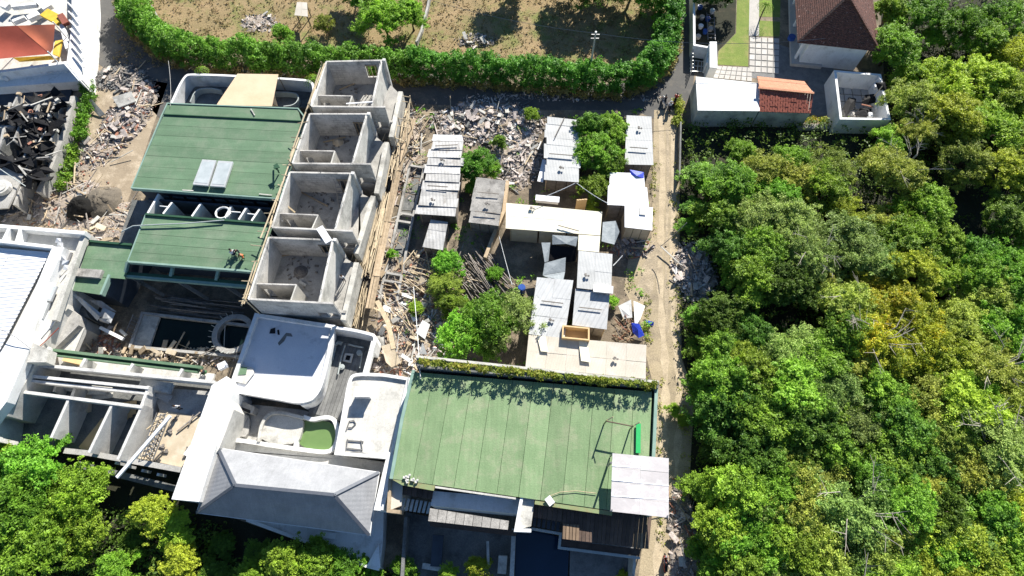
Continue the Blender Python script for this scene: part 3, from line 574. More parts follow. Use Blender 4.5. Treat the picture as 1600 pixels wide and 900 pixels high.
mb = MB(); mb.prism(PP([(207, 312), (245, 315), (196, 440), (186, 374)], 2.2), 0, 2.2); tag(mesh_obj('side_passage', mb, M['concd']), 'dark stained concrete passage beside the two green roofs', 'passage')

# terrace above the upper green roof: curved white wall, canvas canopy
t = thing('curved_terrace_wall', 'white curved parapet wall round the terrace above the upper green roof', 'wall', P(375, 140, 0))
pts = chaikin([(266, 165), (287, 119), (300, 115), (470, 124), (492, 128), (487, 165)], 3)
wall('parapet', pts, 3.2, 0, .3, M['white'], t)
slab('terrace_floor', [(272, 165), (288, 122), (488, 130), (484, 168)], 1.2, .3, M['concd'], t)
mb = MB(); mb.strip([P(*p, 1.6) for p in chaikin([(300, 163), (308, 144), (330, 141), (348, 145)], 2)], .12, 1.2, 2.1); mesh_obj('basin_rim', mb, M['pipe'], t)
mb = MB(); mb.strip([P(*p, 1.6) for p in chaikin([(428, 148), (462, 148), (470, 156), (462, 168), (445, 170)], 2)], .12, 1.2, 2.1); mesh_obj('basin_rim', mb, M['pipe'], t)
t = thing('canvas_canopy', 'tan canvas canopy with a side flap above the terrace of the upper green roof', 'canopy', P(390, 140, 0))
roof_grid(t, [(371, 115, 4.2), (435, 116, 4.2), (425, 166, 4.0), (338, 164, 4.0)], 1, 1, M['canvas'], t=.05, name='canvas')
mb = MB(); mb.plate([P(428, 146, 3.9), P(434, 166, 2.6), P(412, 166, 2.6), P(416, 156, 3.9)], .04); mesh_obj('canvas_flap', mb, M['canvas'], t)
for x, y in [(371, 116), (434, 117), (425, 165), (340, 163)]:
    q = P(x, y, 4.0); mb = MB(); mb.tube([(q.x, q.y, .9), (q.x, q.y, 4)], .05, 5); mesh_obj('post', mb, M['wood'], t)

# ================================================================ white flat building on the left edge
t = thing('white_flat_building', 'white parapet building with white ribbed roof at the left edge', 'building', P(50, 470, 0))
slab('roof_deck', [(-60, 348), (136, 362), (110, 450), (55, 570), (12, 650), (-60, 650)], 5.0, 4.9, M['floor'], t)
wall('parapet', [(-60, 350), (0, 353), (132, 364)], 6.0, 5.0, .4, M['white'], t); wall('side_parapet', [(132, 364.5), (104, 440), (84, 500)], 5.6, 5.0, .5, M['concl'], t)
wall('parapet', [(-60, 372), (0, 376.5), (82, 386)], 6.2, 5.0, .35, M['white'], t)
wall('fin_wall', [(15, 355), (5, 375)], 6.05, 5.0, .3, M['white'], t); wall('fin_wall', [(32, 356), (25, 378)], 6.04, 5.0, .3, M['white'], t)
slab('white_roof_band', [(82, 385), (100, 386), (76, 440), (46, 545), (10, 628), (-60, 720), (-60, 640), (-5, 560), (20, 520), (56, 448)], 6.15, 1.1, M['white'], t)
roof_grid(t, [(-40, 384, 5.6), (78, 394, 5.6), (0, 546, 5.6), (-120, 540, 5.6)], 2, 10, M['whroof'], gap=.03, jit=.01, t=.06)
for pts, z in [([(64, 447), (89, 447), (79, 470), (53, 468)], 5.7), ([(52, 471), (76, 473), (66, 498), (43, 496)], 5.7)]:
    skylight(t, pts, z)
slab('plinth', [(43, 498), (63, 499), (58, 508), (38, 506)], 5.5, .5, M['conc'], t)
slab('roof_box', [(52, 536), (76, 546), (72, 566), (42, 566)], 6.0, 1.2, M['concl'], t)
wall('low_ramp_wall', [(40, 535), (17, 600), (5, 640)], 5.4, 4.5, .3, M['concl'], t)
mb = MB(); mb.tube([P(88, 500, 5.15), P(62, 530, 5.15), P(45, 545, 5.15), P(28, 566, 5.15)], .06, 5); mesh_obj('pipe', mb, M['pipew'], t)
mb = MB(); mb.tube([P(92, 512, 5.15), P(70, 534, 5.15), P(30, 568, 5.15)], .05, 5); mesh_obj('pipe', mb, M['redc'], t)
mb = MB()
for k in range(7):
    a = P(88+k*2, 372+k*7, 6.2+.3*math.sin(k*2)); b = P(96+k*2+3*math.sin(k*3), 372+k*7, 5.6); c = P(97+k*1.6, 380+k*7, 5.3); d = P(86+k*2, 379+k*7, 5.9)
    mb.plate([a, b, c, d], .03)
tag(mesh_obj('crumpled_tarpaulin', mb, M['tarpw']), 'white crumpled tarpaulin on the parapet of the white ribbed roof building', 'tarpaulin')
loose('metal_offcut', P(112, 395, 5.2), P(107, 408, 5.2), .25, .12, M['steel'], 'grey metal offcut on the deck beside the crumpled tarpaulin', 'offcut')
mb = MB(); mb.tube([P(0, 514, 6.9), P(25, 527, 6.7), P(48, 545, 6.2)], .035, 5); tag(mesh_obj('roof_cable', mb, M['steel']), 'thin dark cable over the corner of the white ribbed roof', 'cable')

# leaning grey wall slab and folded sheets in the courtyard
t = thing('sloping_wall', 'broad smooth grey wall sloping down to the courtyard beside the white ribbed roof', 'wall', P(75, 530, 0))
mb = MB(); mb.prism(PP([(28, 558), (110, 481), (123, 492), (123, 508), (84, 546), (52, 566)], 3.6), 0, 3.6); mesh_obj('slab', mb, M['conc'], t)
mb = MB(); mb.prism(PP([(40, 530), (60, 470), (106, 398), (108, 452), (106, 482), (58, 536)], 4.4), 0, 4.4); mesh_obj('side_wall', mb, M['concl'], t)
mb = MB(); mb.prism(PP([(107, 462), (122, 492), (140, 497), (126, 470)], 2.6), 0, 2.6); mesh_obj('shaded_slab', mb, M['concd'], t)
t = thing('folded_metal_sheets', 'folded pale metal sheets lying in the shaded courtyard corner', 'metal sheets', P(160, 490, 0))
for q in ([(110, 457, 4.2), (116, 457, 4.2), (156, 495, 3.0), (152, 501, 2.6)], [(118, 460, 4.1), (126, 465, 4.0), (158, 490, 2.9), (154, 496, 2.8)], [(154, 494, 2.4), (161, 480, 2.7), (180, 489, 2.2), (173, 505, 2.1)], [(137, 468, 2.9), (158, 470, 2.9), (182, 487, 2.2), (160, 482, 2.3)], [(153, 497, 2.6), (174, 498, 2.2), (170, 506, 1.9), (156, 502, 2.0)]):
    mb = MB(); mb.plate([P(*k) for k in q], .04); mesh_obj('sheet', mb, M['zincl'], t)
box_thing('concrete_bench', P(115, 533, 2.2), (2.0, 2.6, .6), M['floor'], 'pinkish concrete block in front of the long green gutter', 'block')
loose('concrete_beam', P(157, 512, 1.4), P(193, 530, 1.2), .35, .3, M['pipew'], 'pale loose beam lying in the shaded courtyard', 'beam')
loose('concrete_beam', P(188, 516, 1.0), P(197, 524, 1.0), .3, .2, M['concl'], 'short grey loose beam beside the rebar ladder', 'beam')
ladder(P(196, 536, .3), P(213, 494, 1.6), .9, 8, M['steel'], 'rusty rebar ladder frame at the left rim of the dark pool')

# unfinished pool with ring
t = thing('unfinished_pool', 'unfinished rectangular concrete pool with dark water and a pale end slab', 'pool', P(300, 520, 0))
rim = [(222, 489), (392, 509), (376, 557), (203, 541)]
wall('rim', rim, .6, -.02, .3, M['conc'], t, True)
slab('floor', [(224, 491), (390, 510), (374, 555), (205, 539)], .1, .09, M['waterd'], t)
slab('end_slab', [(223, 490.5), (250, 494), (234, 541), (205, 539)], .38, .3, M['concl'], t)
c = P(364, 521, .9)
mb = MB(); mb.strip([(c.x+2.0*math.cos(a), c.y+2.0*math.sin(a), 0) for a in [k*math.pi/14 for k in range(28)]], .55, .05, .9, True); mesh_obj('ring_wall', mb, M['conc'], t)
mb = MB(); mb.cyl((c.x, c.y, .12), 1.7, .05, 24); mesh_obj('ring_water', mb, M['waterd'], t)
for k in range(13):
    a = math.pi*.55+k*.27; mb = MB(); mb.tube([(c.x+2.0*math.cos(a), c.y+2.0*math.sin(a), .8), (c.x+2.45*math.cos(a), c.y+2.45*math.sin(a), 1.35)], .035, 4); mesh_obj('rebar', mb, M['pipe'], t)
rnd_pole_stack('pole_pile', 'dark poles stacked along the top rim of the unfinished pool', 'poles', ((238, 472), (392, 492)), 40, 2.2, .05, .7, M['oldwood'], .06, lenf=(.2, .6), spread=.03, pn='pole')

# ================================================================ unfinished beam building bottom left
t = thing('unfinished_beam_building', 'roofless concrete building of long white topped beams under the left tree', 'unfinished building', P(170, 650, 0))
slab('floor', [(5, 600), (105, 575), (335, 600), (282, 735), (90, 700), (-20, 680)], 1.4, 1.4, M['concd'], t)
slab('upper_floor', [(216, 716), (250, 640), (330, 655), (284, 730)], 2.6, .4, M['ply'], t)
slab('upper_floor', [(238, 605), (335, 612), (330, 654), (249, 640)], 2.55, .4, M['conc'], t)
for nm, a, b, z, tt, h in [('beam', (40, 568), (335, 597), 4.6, .3, 1.3), ('beam', (14, 584), (232, 606), 4.6, .28, .9), ('beam', (12, 591), (232, 615), 4.4, .25, .8), ('beam', (4, 608), (222, 636), 4.6, .3, 1.0)]:
    wall(nm, [a, b], z, z-h, tt, M['concw'], t)
mb = MB(); mb.strip(PP([(78, 546), (315, 574)], 4.3), .28, 3.9, 4.3); mesh_obj('gutter', mb, M['green'], t)
mb = MB(); mb.strip(PP([(78, 550.5), (310, 577.5)], 4.0), .35, 3.7, 4.0); mesh_obj('gutter', mb, M['gdark'], t)
mb = MB(); mb.strip(PP([(78, 554), (308, 581)], 4.2), .16, 3.8, 4.2); mesh_obj('gutter', mb, M['green'], t)
slab('light_deck', [(80, 556), (335, 584), (332, 596), (70, 570)], 2.6, .3, M['floor'], t)
for a, b in [((133, 560), (126, 573)), ((208, 568), (200, 580)), ((285, 576), (278, 588))]:
    mb = MB(); mb.strip(PP([a, b], 4.4), .3, 2.6, 4.4+zj()); mesh_obj('fin_wall', mb, M['concw'], t)
for a, b in [((108, 622), (80, 684)), ((177, 628), (139, 707)), ((223, 632), (184, 718)), ((4, 610), (-8, 690)), ((232, 603), (220, 636)), ((55, 540), (38, 568))]:
    wall('cross_wall', [a, b], 4.5, 1.4, .26, M['concw'], t)
wall('tank_wall', [(56, 534), (77, 545), (72, 566)], 4.6, 2.0, .3, M['concw'], t)
wall('low_cross_wall', [(88, 600), (84, 612)], 3.0, 1.4, .25, M['concw'], t); wall('low_cross_wall', [(118, 603), (112, 620)], 3.4, 1.4, .3, M['concw'], t)
mb = MB(); mb.strip(PP([(100, 704), (139, 708), (282, 734)], 3.2), .5, 2.7, 3.2); mesh_obj('edge_beam', mb, M['conc'], t)
mb = MB(); mb.strip(PP([(120, 725), (276, 764)], 1.6), .6, 1.2, 1.6); mesh_obj('edge_beam', mb, M['concd'], t)
for x, y in [(185, 724), (202, 729), (226, 736), (250, 742)]:
    q = P(x, y, 2.4); mb = MB(); mb.box((q.x, q.y, 2.1), (.25, .25, 1.3), AX); mesh_obj('short_column', mb, M['concw'], t)
# stacks lying in it
def board_stack(px, py, z, sx, sy, n, m, label, rz=0, cat='boards', name='board_stack', jr=.15):
    q = P(px, py, z); t = thing(name, label, cat, q)
    for i in range(n):
        mb = MB(); mb.box((q.x+random.uniform(-jr, jr), q.y+random.uniform(-jr, jr), z+.05+i*.07), (sx*random.uniform(.85, 1), sy*random.uniform(.8, 1), .05), AX+rz+random.uniform(-.12, .12)); mesh_obj('board', mb, m, t)
board_stack(246, 605, 3.4, 3.4, 1.0, 5, M['concl'], 'pale boards stacked on the beam ends beside the shaded blue floor')
board_stack(250, 618, 3.0, 2.6, .5, 3, M['conc'], 'grey boards lying just below the pale stack on the beam ends', -.25)
board_stack(127, 634, 1.5, 2.0, 1.8, 4, M['ply'], 'plywood sheets lying between the first and second cross walls', .3)
board_stack(196, 640, 1.5, 2.0, 1.5, 5, M['plyy'], 'yellowish formwork pieces piled between the second and third cross walls', .2, jr=.35)
board_stack(150, 680, 1.5, 1.3, 3.4, 3, M['plyy'], 'orange tinted boards leaning low against the second cross wall', -.35)
board_stack(105, 606, 1.5, 1.9, .5, 4, M['concl'], 'short pale boards between the narrow parallel beams')
board_stack(156, 612, 1.5, 2.2, .7, 6, M['concl'], 'jumbled pale scraps between the narrow parallel beams', .15, jr=.5)
board_stack(118, 562, 2.7, 2.2, .8, 4, M['plyy'], 'brownish boards below the left end of the long green gutter', -.2)
board_stack(60, 600, 1.6, 1.8, .8, 2, M['conc'], 'grey curved board near the left end of the parallel beams', .2)
def truss(a, b, label, wd=.9):
    A, B = Vector(a), Vector(b); d = (B-A); s_ = Vector((-d.y, d.x, 0)).normalized()*wd/2; t = thing('lattice_frame', label, 'scaffold frame', (A+B)/2)
    for k in (-1, 1):
        for dz in (0, .7):
            mb = MB(); mb.tube([A+s_*k+Vector((0, 0, dz)), B+s_*k+Vector((0, 0, dz))], .05, 5); mesh_obj('chord', mb, M['steel'], t)
    n = 9
    for i in range(n):
        p = A+d*(i/n); q = A+d*((i+1)/n); mb = MB(); mb.tube([p-s_, q+s_], .04, 4); mesh_obj('brace', mb, M['steel'], t)
        mb = MB(); mb.tube([p+s_+Vector((0, 0, .7)), q-s_+Vector((0, 0, .7))], .04, 4); mesh_obj('brace', mb, M['steel'], t)
truss(P(232, 716, 2.8), P(258, 648, 2.8), 'rusty lattice frame lying under the long white pole')
loose('white_pole', P(266, 650, 5.2), P(183, 746, 4.4), .3, .2, M['tarpw'], 'long white pole laid diagonally over the plywood deck edge', 'pole')
loose('thin_pole', P(262, 645, 3.4), P(229, 671, 3.3), .1, .1, M['bamboo'], 'thin pale pole across the lattice frame', 'pole')
loose('timber', P(313, 644, 2.9), P(277, 674, 2.8), .12, .1, M['oldwood'], 'long thin dark timber in the upper half of the plywood deck', 'timber')
loose('timber', P(302, 648, 2.9), P(295, 664, 2.8), .12, .1, M['oldwood'], 'short thin dark timber in the upper half of the plywood deck', 'timber')
loose('timber', P(255, 704, 2.9), P(238, 722, 2.8), .14, .1, M['oldwood'], 'short dark timber at the bottom edge of the plywood deck', 'timber')
for k, (x, y) in enumerate([(273, 655), (265, 675), (258, 706), (291, 712), (296, 700), (253, 698)]):
    q = P(x, y, 2.75); mb = MB(); mb.box(q, (.6, .15, .12), random.uniform(-.6, .6)); mb.box((q.x+.1, q.y+.15, q.z+.03), (.25, .2, .1), .3); tag(mesh_obj('wood_offcut', mb, M['oldwood']), ['small dark offcut at the top end of the lattice frame', 'small dark offcut halfway along the lattice frame', 'dark offcut with a side piece low on the plywood deck', 'dark offcut right beside the white ramp, lower one', 'dark offcut right beside the white ramp, upper one', 'small dark offcut left of the short timber low on the deck'][k], 'offcut', 'offcuts on the plywood deck')
loose('bent_bracket', P(300, 698, 2.8), P(290, 712, 2.8), .5, .15, M['white'], 'white forked bracket beside the white ramp edge', 'bracket')

# ================================================================ white villa with blue shaded terrace
t = thing('white_villa', 'white villa with curved terraces, green pool and slate hip roof', 'villa', P(470, 680, 0))
slab('ramp_roof', [(331, 602), (354, 588), (362, 610), (340, 690), (311, 784), (268, 780)], 5.0, 5.0, M['white'], t)
slab('ramp_roof', [(356, 612), (366, 640), (343, 700), (338, 708), (341, 690)], 4.6, 4.6, M['floor'], t)
# shaded roof terrace, z 2.8
tw = [(401, 493), (521, 511), (516, 545), (506, 585), (497, 612), (487, 622), (470, 626), (430, 620), (360, 609), (365, 590)]
mb = MB(); mb.prism(PP(tw, 2.8), 0, 2.8); mesh_obj('terrace_floor', mb, M['sc2'], t)
pp_ = [(400, 492), (521, 510), (513, 555)]+chaikin([(513, 555), (498, 618), (470, 629), (430, 621), (359, 609)], 3)[1:]+[(400, 492)]
pp_ = pp_[:-1]
wall('terrace_parapet', pp_, 3.3, 2.6, .38, M['white'], t, True)
mb = MB(); mb.strip(PP(chaikin([(518, 514), (506, 580), (500, 612), (488, 628), (470, 632)], 2), 2.9), .25, 0, 2.95); mesh_obj('outer_wall', mb, M['white'], t)
for pts, m in [([(423, 514), (430, 512), (430, 521), (421, 521)], 'dark'), ([(433, 516), (436, 515), (437, 523), (434, 523)], 'dark'), ([(434, 536), (447, 520), (455, 521), (457, 526), (448, 525), (444, 533), (436, 540)], 'concd')]:
    slab('wet_patch', pts, 2.83, .02, M[m], t)
slab('tarp_patch', [(376, 568), (395, 575), (397, 583), (384, 600), (368, 596)], 3.0, .1, M['floor'], t)
slab('green_patch', [(371, 572), (386, 574), (384, 585), (371, 586)], 3.06, .05, M['green'], t)
# pipe terrace
wt = [(521, 512), (583, 524), (590, 530), (565, 600), (552, 640), (528, 660), (478, 652), (500, 618)]
mb = MB(); mb.prism(PP(wt, 1.2), 0, 1.2); mesh_obj('pipe_terrace', mb, M['concd'], t)
for i in range(9):
    u = i/9; mb = MB(); a = lerp(Vector((519, 531)), Vector((571, 543)), u); b = lerp(Vector((482, 645)), Vector((533, 655)), u)
    a2 = lerp(Vector((519, 531)), Vector((571, 543)), u+.1); b2 = lerp(Vector((482, 645)), Vector((533, 655)), u+.1)
    mb.prism([P(a.x, a.y, 1.3), P(a2.x, a2.y, 1.3), P(b2.x, b2.y, 1.3), P(b.x, b.y, 1.3)], 1.21, 1.27+.004*(i % 3)); mesh_obj('floor_board', mb, M['tiled'], t)
wall('terrace_wall', chaikin([(519, 511), (550, 515), (575, 521), (586, 524), (585, 535)], 2), 3.5, 1.1, .3, M['white'], t)
wall('terrace_wall', [(584, 533), (580, 548)], 3.48, 1.1, .5, M['white'], t)
mb = MB(); mb.strip(PP([(580, 548), (569, 588)], 3.5), .5, 2.9, 3.47); mb.strip(PP([(571, 580), (568, 592)], 3.5), .48, 1.0, 2.9); mesh_obj('arched_wall', mb, M['white'], t)
for pts, r in [([(508, 602), (513, 575), (522, 540), (528, 535), (534, 537)], .22), ([(519, 563), (524, 542)], .12), ([(539, 540), (533, 560), (528, 585)], .08), ([(545, 538), (556, 541), (568, 543)], .09), ([(566, 552), (562, 575)], .06)]:
    mb = MB(); mb.tube([P(x, y, 1.55) for x, y in pts], r, 8); mesh_obj('pipe', mb, M['pipe'], t)
mb = MB(); mb.strip(PP([(540, 553), (550, 554), (547, 565), (537, 563)], 1.5), .18, 1.2, 1.5, True); mesh_obj('hatch_frame', mb, M['floor'], t)
mb = MB(); mb.prism(PP([(541, 555), (549, 556), (546, 563), (539, 562)], 1.3), 1.2, 1.33); mesh_obj('hatch', mb, M['dark'], t)
for x, y in [(562, 552), (535, 574)]:
    q = P(x, y, 1.3); mb = MB(); mb.cyl((q.x, q.y, 1.25), .3, .3, 12); mb.cyl((q.x, q.y, 1.4), .18, .2, 10); mesh_obj('drain_cap', mb, M['pipe'], t)
# pool level
lv = [(358, 628), (470, 640), (530, 656), (528, 706), (515, 712), (350, 692)]
mb = MB(); mb.prism(PP(lv, 1.0), 0, 1.0); mesh_obj('pool_deck', mb, M['conc'], t)
mb = MB(); mb.prism(PP(chaikin([(468, 652), (496, 656), (522, 661), (527, 680), (520, 700), (504, 704), (462, 697)], 2, True), 1.3), 1.0, 1.3); mesh_obj('pool_water', mb, M['waterg'], t)
wall('pool_rim', chaikin([(474, 651), (488, 656), (503, 652), (519, 652), (526, 664), (528, 682), (521, 702), (508, 707), (470, 702), (420, 695), (372, 687), (352, 689), (344, 702)], 3), 1.9, .9, .38, M['white'], t)
mb = MB(); mb.prism(PP(chaikin([(420, 644), (436, 645), (473, 652), (474, 668), (464, 697), (404, 690), (410, 664)], 2, True), 1.75), 1.0, 1.75); mesh_obj('spa_basin', mb, M['concl'], t)
wall('spa_rim', chaikin([(404, 690), (408, 662), (421, 645), (440, 644), (474, 653)], 2), 2.05, 1.0, .3, M['concl'], t)
mb = MB(); mb.strip(PP([(461, 697), (463, 686)], 1.9), .32, 1.0, 1.9); mb.strip(PP([(463, 686), (464, 682)], 1.9), .14, 1.0, 1.6); mesh_obj('pool_step', mb, M['white'], t)
mb = MB(); mb.prism(PP(chaikin([(366, 648), (376, 642), (391, 648), (388, 684), (368, 680)], 2, True), 1.4), 1.0, 1.4); mesh_obj('round_basin', mb, M['conc'], t)
mb = MB(); mb.prism(PP([(362, 625), (374, 624), (398, 636), (394, 646), (376, 642), (364, 650)], 2.2), 0, 2.2); mesh_obj('stair_block', mb, M['conc'], t)
mb = MB(); mb.prism(PP([(378, 636), (391, 641), (390, 646), (377, 640)], 2.25), 2.1, 2.26); mesh_obj('stair_opening', mb, M['dark'], t)
slab('south_ledge', [(344, 704), (372, 692), (515, 710), (608, 723), (606, 745), (590, 738), (342, 702)], 1.4, 1.4, M['floor'], t)
# right flat roof
rf = chaikin([(525, 708), (538, 640), (546, 592), (556, 584), (600, 586)], 2)+[(638, 592), (622, 660), (611, 715)]
mb = MB(); mb.prism(PP(rf, 3.4), 0, 3.4); mesh_obj('flat_roof', mb, M['floor'], t)
wall('roof_rim', rf, 3.65, 3.2, .3, M['white'], t, True)
mb = MB(); mb.prism(PP([(556, 605), (578, 603), (576, 619), (553, 619)], 4.6), 3.4, 4.5); mb.prism(PP([(555, 604), (579, 602), (577, 620), (552, 620)], 4.65), 4.5, 4.62); mesh_obj('vent_box', mb, M['white'], t)
for pts in [[(541, 672), (546, 658), (553, 657), (556, 662), (550, 668), (544, 668)], [(542, 688), (568, 690)], [(541, 700), (566, 703)], [(543, 686), (541, 702)], [(564, 688), (566, 704)], [(538, 708), (560, 706), (580, 711), (596, 716)]]:
    mb = MB(); mb.tube([P(x, y, 3.5) for x, y in pts], .06, 4); mesh_obj('rebar', mb, M['steel'], t)
slab('side_wall_top', [(606, 705), (618, 712), (606, 760), (597, 798), (584, 797), (596, 745)], 4.6, 4.6, M['white'], t)
mb = MB(); mb.strip(PP([(617, 713), (598, 797)], 4.6), .25, 0, 4.75); mesh_obj('side_parapet', mb, M['white'], t)
# hip roof
ze, zr_ = 4.0, 7.0
e_nw, e_ne, e_se, e_sw = P(341, 700, ze), P(592, 738, ze), P(577, 836, ze), P(307, 801, ze)
r_w, r_e = P(368, 758, zr_), P(522, 773, zr_)
def slopes(parent, faces, m, t_=.1, n=None, name='roof_slope'):
    for f in faces:
        mb = MB(); mb.plate(f, t_); mesh_obj(name, mb, m, parent)
slopes(t, [[e_nw, e_ne, r_e, r_w], [e_sw, r_w, r_e, e_se], [e_nw, r_w, e_sw], [e_ne, e_se, r_e]], M['slate'])
for a, b in [(e_nw, r_w), (e_sw, r_w), (e_ne, r_e), (e_se, r_e), (r_w, r_e)]:
    mb = MB(); mb.beam(a+Vector((0, 0, .04)), b+Vector((0, 0, .04)), .28, .08); mesh_obj('ridge_cap', mb, M['slatecap'], t)
mb = MB(); mb.strip([e_nw, e_ne, e_se, e_sw], .1, ze-.3, ze-.02, True); mesh_obj('eave_board', mb, M['white'], t)
cc = sum([e_nw, e_ne, e_se, e_sw], Vector())/4
mb = MB(); mb.prism([cc+(p-cc)*.86 for p in (e_nw, e_ne, e_se, e_sw)], 0, ze-.2); mesh_obj('wall', mb, M['white'], t)
slab('lower_terrace', [(390, 812), (470, 800), (600, 790), (598, 850), (593, 888), (571, 882), (480, 846)], 1.6, 1.6, M['white'], t)
wall('terrace_kerb', [(385, 812), (480, 847), (572, 884), (592, 889)], 1.9, 0, .3, M['white'], t)
mb = MB(); mb.prism(PP([(592, 850), (594, 888), (573, 884)], 2.0), 1.6, 2.0); mesh_obj('corner_block', mb, M['white'], t)
box_thing('roof_unit', P(512, 836, 1.6), (1.7, .5, .35), M['pipew'], 'pale box unit on the lower shaded terrace of the white villa', 'unit')

# ================================================================ big pale green flat roof
t = thing('green_roofed_warehouse', 'large building with pale green strip roof and planted hedge along its top edge', 'building', P(830, 690, 0))
TL, TR, BR, BL = (646, 581, 6), (1019, 612, 6), (1010, 806, 6), (611, 748, 6)
us = [0, .085, .165, .25, .335, .42, .505, .59, .675, .76, .845, .925, 1]
roof_grid(t, [TL, TR, BR, BL], 12, 1, M['green2'], gap=.032, jit=.02, t=.12, us=us)
roof_grid(t, [(611.5, 748.5, 6), (680, 758.5, 6), (678, 767, 6), (628, 758, 6)], 1, 1, M['rust'], gap=.02, jit=.01, t=.12)
roof_grid(t, [(836, 782, 6), (957, 799, 6), (956, 806, 6), (835, 788, 6)], 1, 1, M['rust'], gap=.02, jit=.01, t=.12)
mb = MB(); mb.prism(PP([(1020, 610), (1025, 611), (1018, 720), (1014, 806), (1010, 806)], 5.5), 4, 5.5); mesh_obj('gutter', mb, M['gdark'], t)
wall('roof_edge', [(1026, 602), (1022, 700), (1016, 806)], 6.2, 0, .3, M['teal'], t)
wall('roof_edge', [(646, 578), (628, 655), (611, 748)], 6.15, 3.0, .3, M['teal'], t)
mb = MB(); mb.prism(PP([(652, 556), (1030, 596), (1029, 606), (651, 574)], 6.5), 3, 6.5); mesh_obj('planter', mb, M['concd'], t)
mb = MB(); mb.strip(PP([(650, 557), (1029, 597)], 6.8), .25, 0, 6.85); mesh_obj('planter_wall', mb, M['concl'], t)
cc = PP([(650, 584), (1016, 614), (1008, 800), (955, 794), (830, 776), (640, 752), (618, 745)], 5.8); mb = MB(); mb.prism(cc, 0, 5.8); mesh_obj('wall', mb, M['navy'], t)
mb = MB(); mb.strip(PP([(680, 761), (806, 779)], 6.05), .16, 5.7, 6.12); mesh_obj('eave_trim', mb, M['concl'], t)
# low roofs along the lower edge
mb = MB(); mb.prism(PP([(611, 742), (630, 746), (627, 790), (612, 796), (603, 796), (609, 760)], 5.2), 0, 5.2); mesh_obj('stair_wall', mb, M['beige'], t)
mb = MB(); mb.strip(PP([(610, 744), (607, 798), (625, 800)], 5.4), .3, 3.5, 5.45); mesh_obj('stair_parapet', mb, M['wood'], t)
def slats(parent, a, b, c, d, z, n, m, gap=.05, name='slat', t_=.08):
    A, B, C_, D = P(*a, z), P(*b, z), P(*c, z), P(*d, z)
    for i in range(n):
        u0, u1 = i/n, (i+1)/n; g = gap/((B-A).length/n)/n
        q = [lerp(A, B, u0), lerp(A, B, u1-g), lerp(D, C_, u1-g), lerp(D, C_, u0)]
        for k in q: k.z += .003*(i % 3)
        mb = MB(); mb.plate(q, t_); mesh_obj(name, mb, m, parent)
slats(t, (628, 759), (678, 767), (676, 780), (627, 773), 5.0, 6, M['deck'], name='deck_board')
slats(t, (630, 778), (677, 785), (672, 803), (626, 797), 4.4, 7, M['pipe'], gap=.16)
mb = MB(); mb.prism(PP([(677, 767), (812, 779), (808, 803), (673, 790)], 4.6), 0, 4.6); mesh_obj('shaded_wall', mb, M['white'], t)
slats(t, (672, 794), (796, 814), (794, 828), (669, 814), 5.3, 9, M['grsheet'], gap=.04, name='awning_panel')
mb = MB(); mb.prism(PP([(672, 811), (808, 829), (806, 838), (672, 822)], 3.4), 3.0, 3.4); mesh_obj('brown_sill', mb, M['deck'], t)
mb = MB(); mb.prism(PP([(818, 771), (836, 774), (830, 822), (806, 828), (812, 782)], 5.6), 0, 5.6); mesh_obj('divider_wall', mb, M['concl'], t)
mb = MB(); mb.strip(PP([(817, 768), (806, 828), (830, 829)], 5.9), .28, 3.5, 5.9); mesh_obj('divider_parapet', mb, M['white'], t)
slats(t, (834, 783), (880, 789), (878, 815), (832, 808), 5.2, 6, M['deck'], name='deck_board')
slats(t, (880, 789), (1019, 807), (1014, 858), (878, 842), 5.0, 22, M['deck'], name='deck_board', gap=.035)
slats(t, (833, 809), (878, 816), (876, 830), (832, 822), 4.2, 6, M['navy'], gap=.15)
mb = MB(); mb.strip(PP([(830, 826), (876, 834), (874, 856), (1000, 872)], 3.9), .22, 3.4, 3.9); mesh_obj('eave_trim', mb, M['pipe'], t)
mb = MB(); mb.prism(PP([(876, 843), (1000, 858), (999, 869), (875, 853)], 3.8), 3.5, 3.8); mesh_obj('brown_sill', mb, M['deck'], t)
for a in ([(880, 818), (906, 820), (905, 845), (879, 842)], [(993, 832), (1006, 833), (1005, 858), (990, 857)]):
    slats(t, a[0], a[1], a[2], a[3], 5.12, 5 if a[0][0] < 900 else 3, M['deckl'], name='sunlit_board')  # sun patches on the dark deck, painted as lighter boards
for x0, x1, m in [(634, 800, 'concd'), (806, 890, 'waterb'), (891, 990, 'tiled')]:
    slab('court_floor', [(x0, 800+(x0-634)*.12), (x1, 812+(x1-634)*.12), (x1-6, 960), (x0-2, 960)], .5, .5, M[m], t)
wall('court_wall', [(803, 826), (797, 960)], 2.6, 0, .4, M['concl'], t)
wall('court_wall', [(992, 868), (986, 960)], 3.0, 0, .25, M['concl'], t)
wall('court_wall', [(634, 808), (628, 905)], 2.2, 0, .3, M['concd'], t)
for a, b, s_ in [((685, 836), (681, 885), 1.0), ((762, 845), (763, 885), .25), ((786, 868), (784, 896), .8)]:
    mb = MB(); mb.beam(P(*a, 1.6), P(*b, 1.2), s_, .25); mesh_obj('court_ledge', mb, M['concl'] if s_ < 1 else M['navy'], t)
mb = MB(); mb.beam(P(660, 884, .9), P(700, 890, .9), .5, .3); mesh_obj('court_ledge', mb, M['concl'], t)
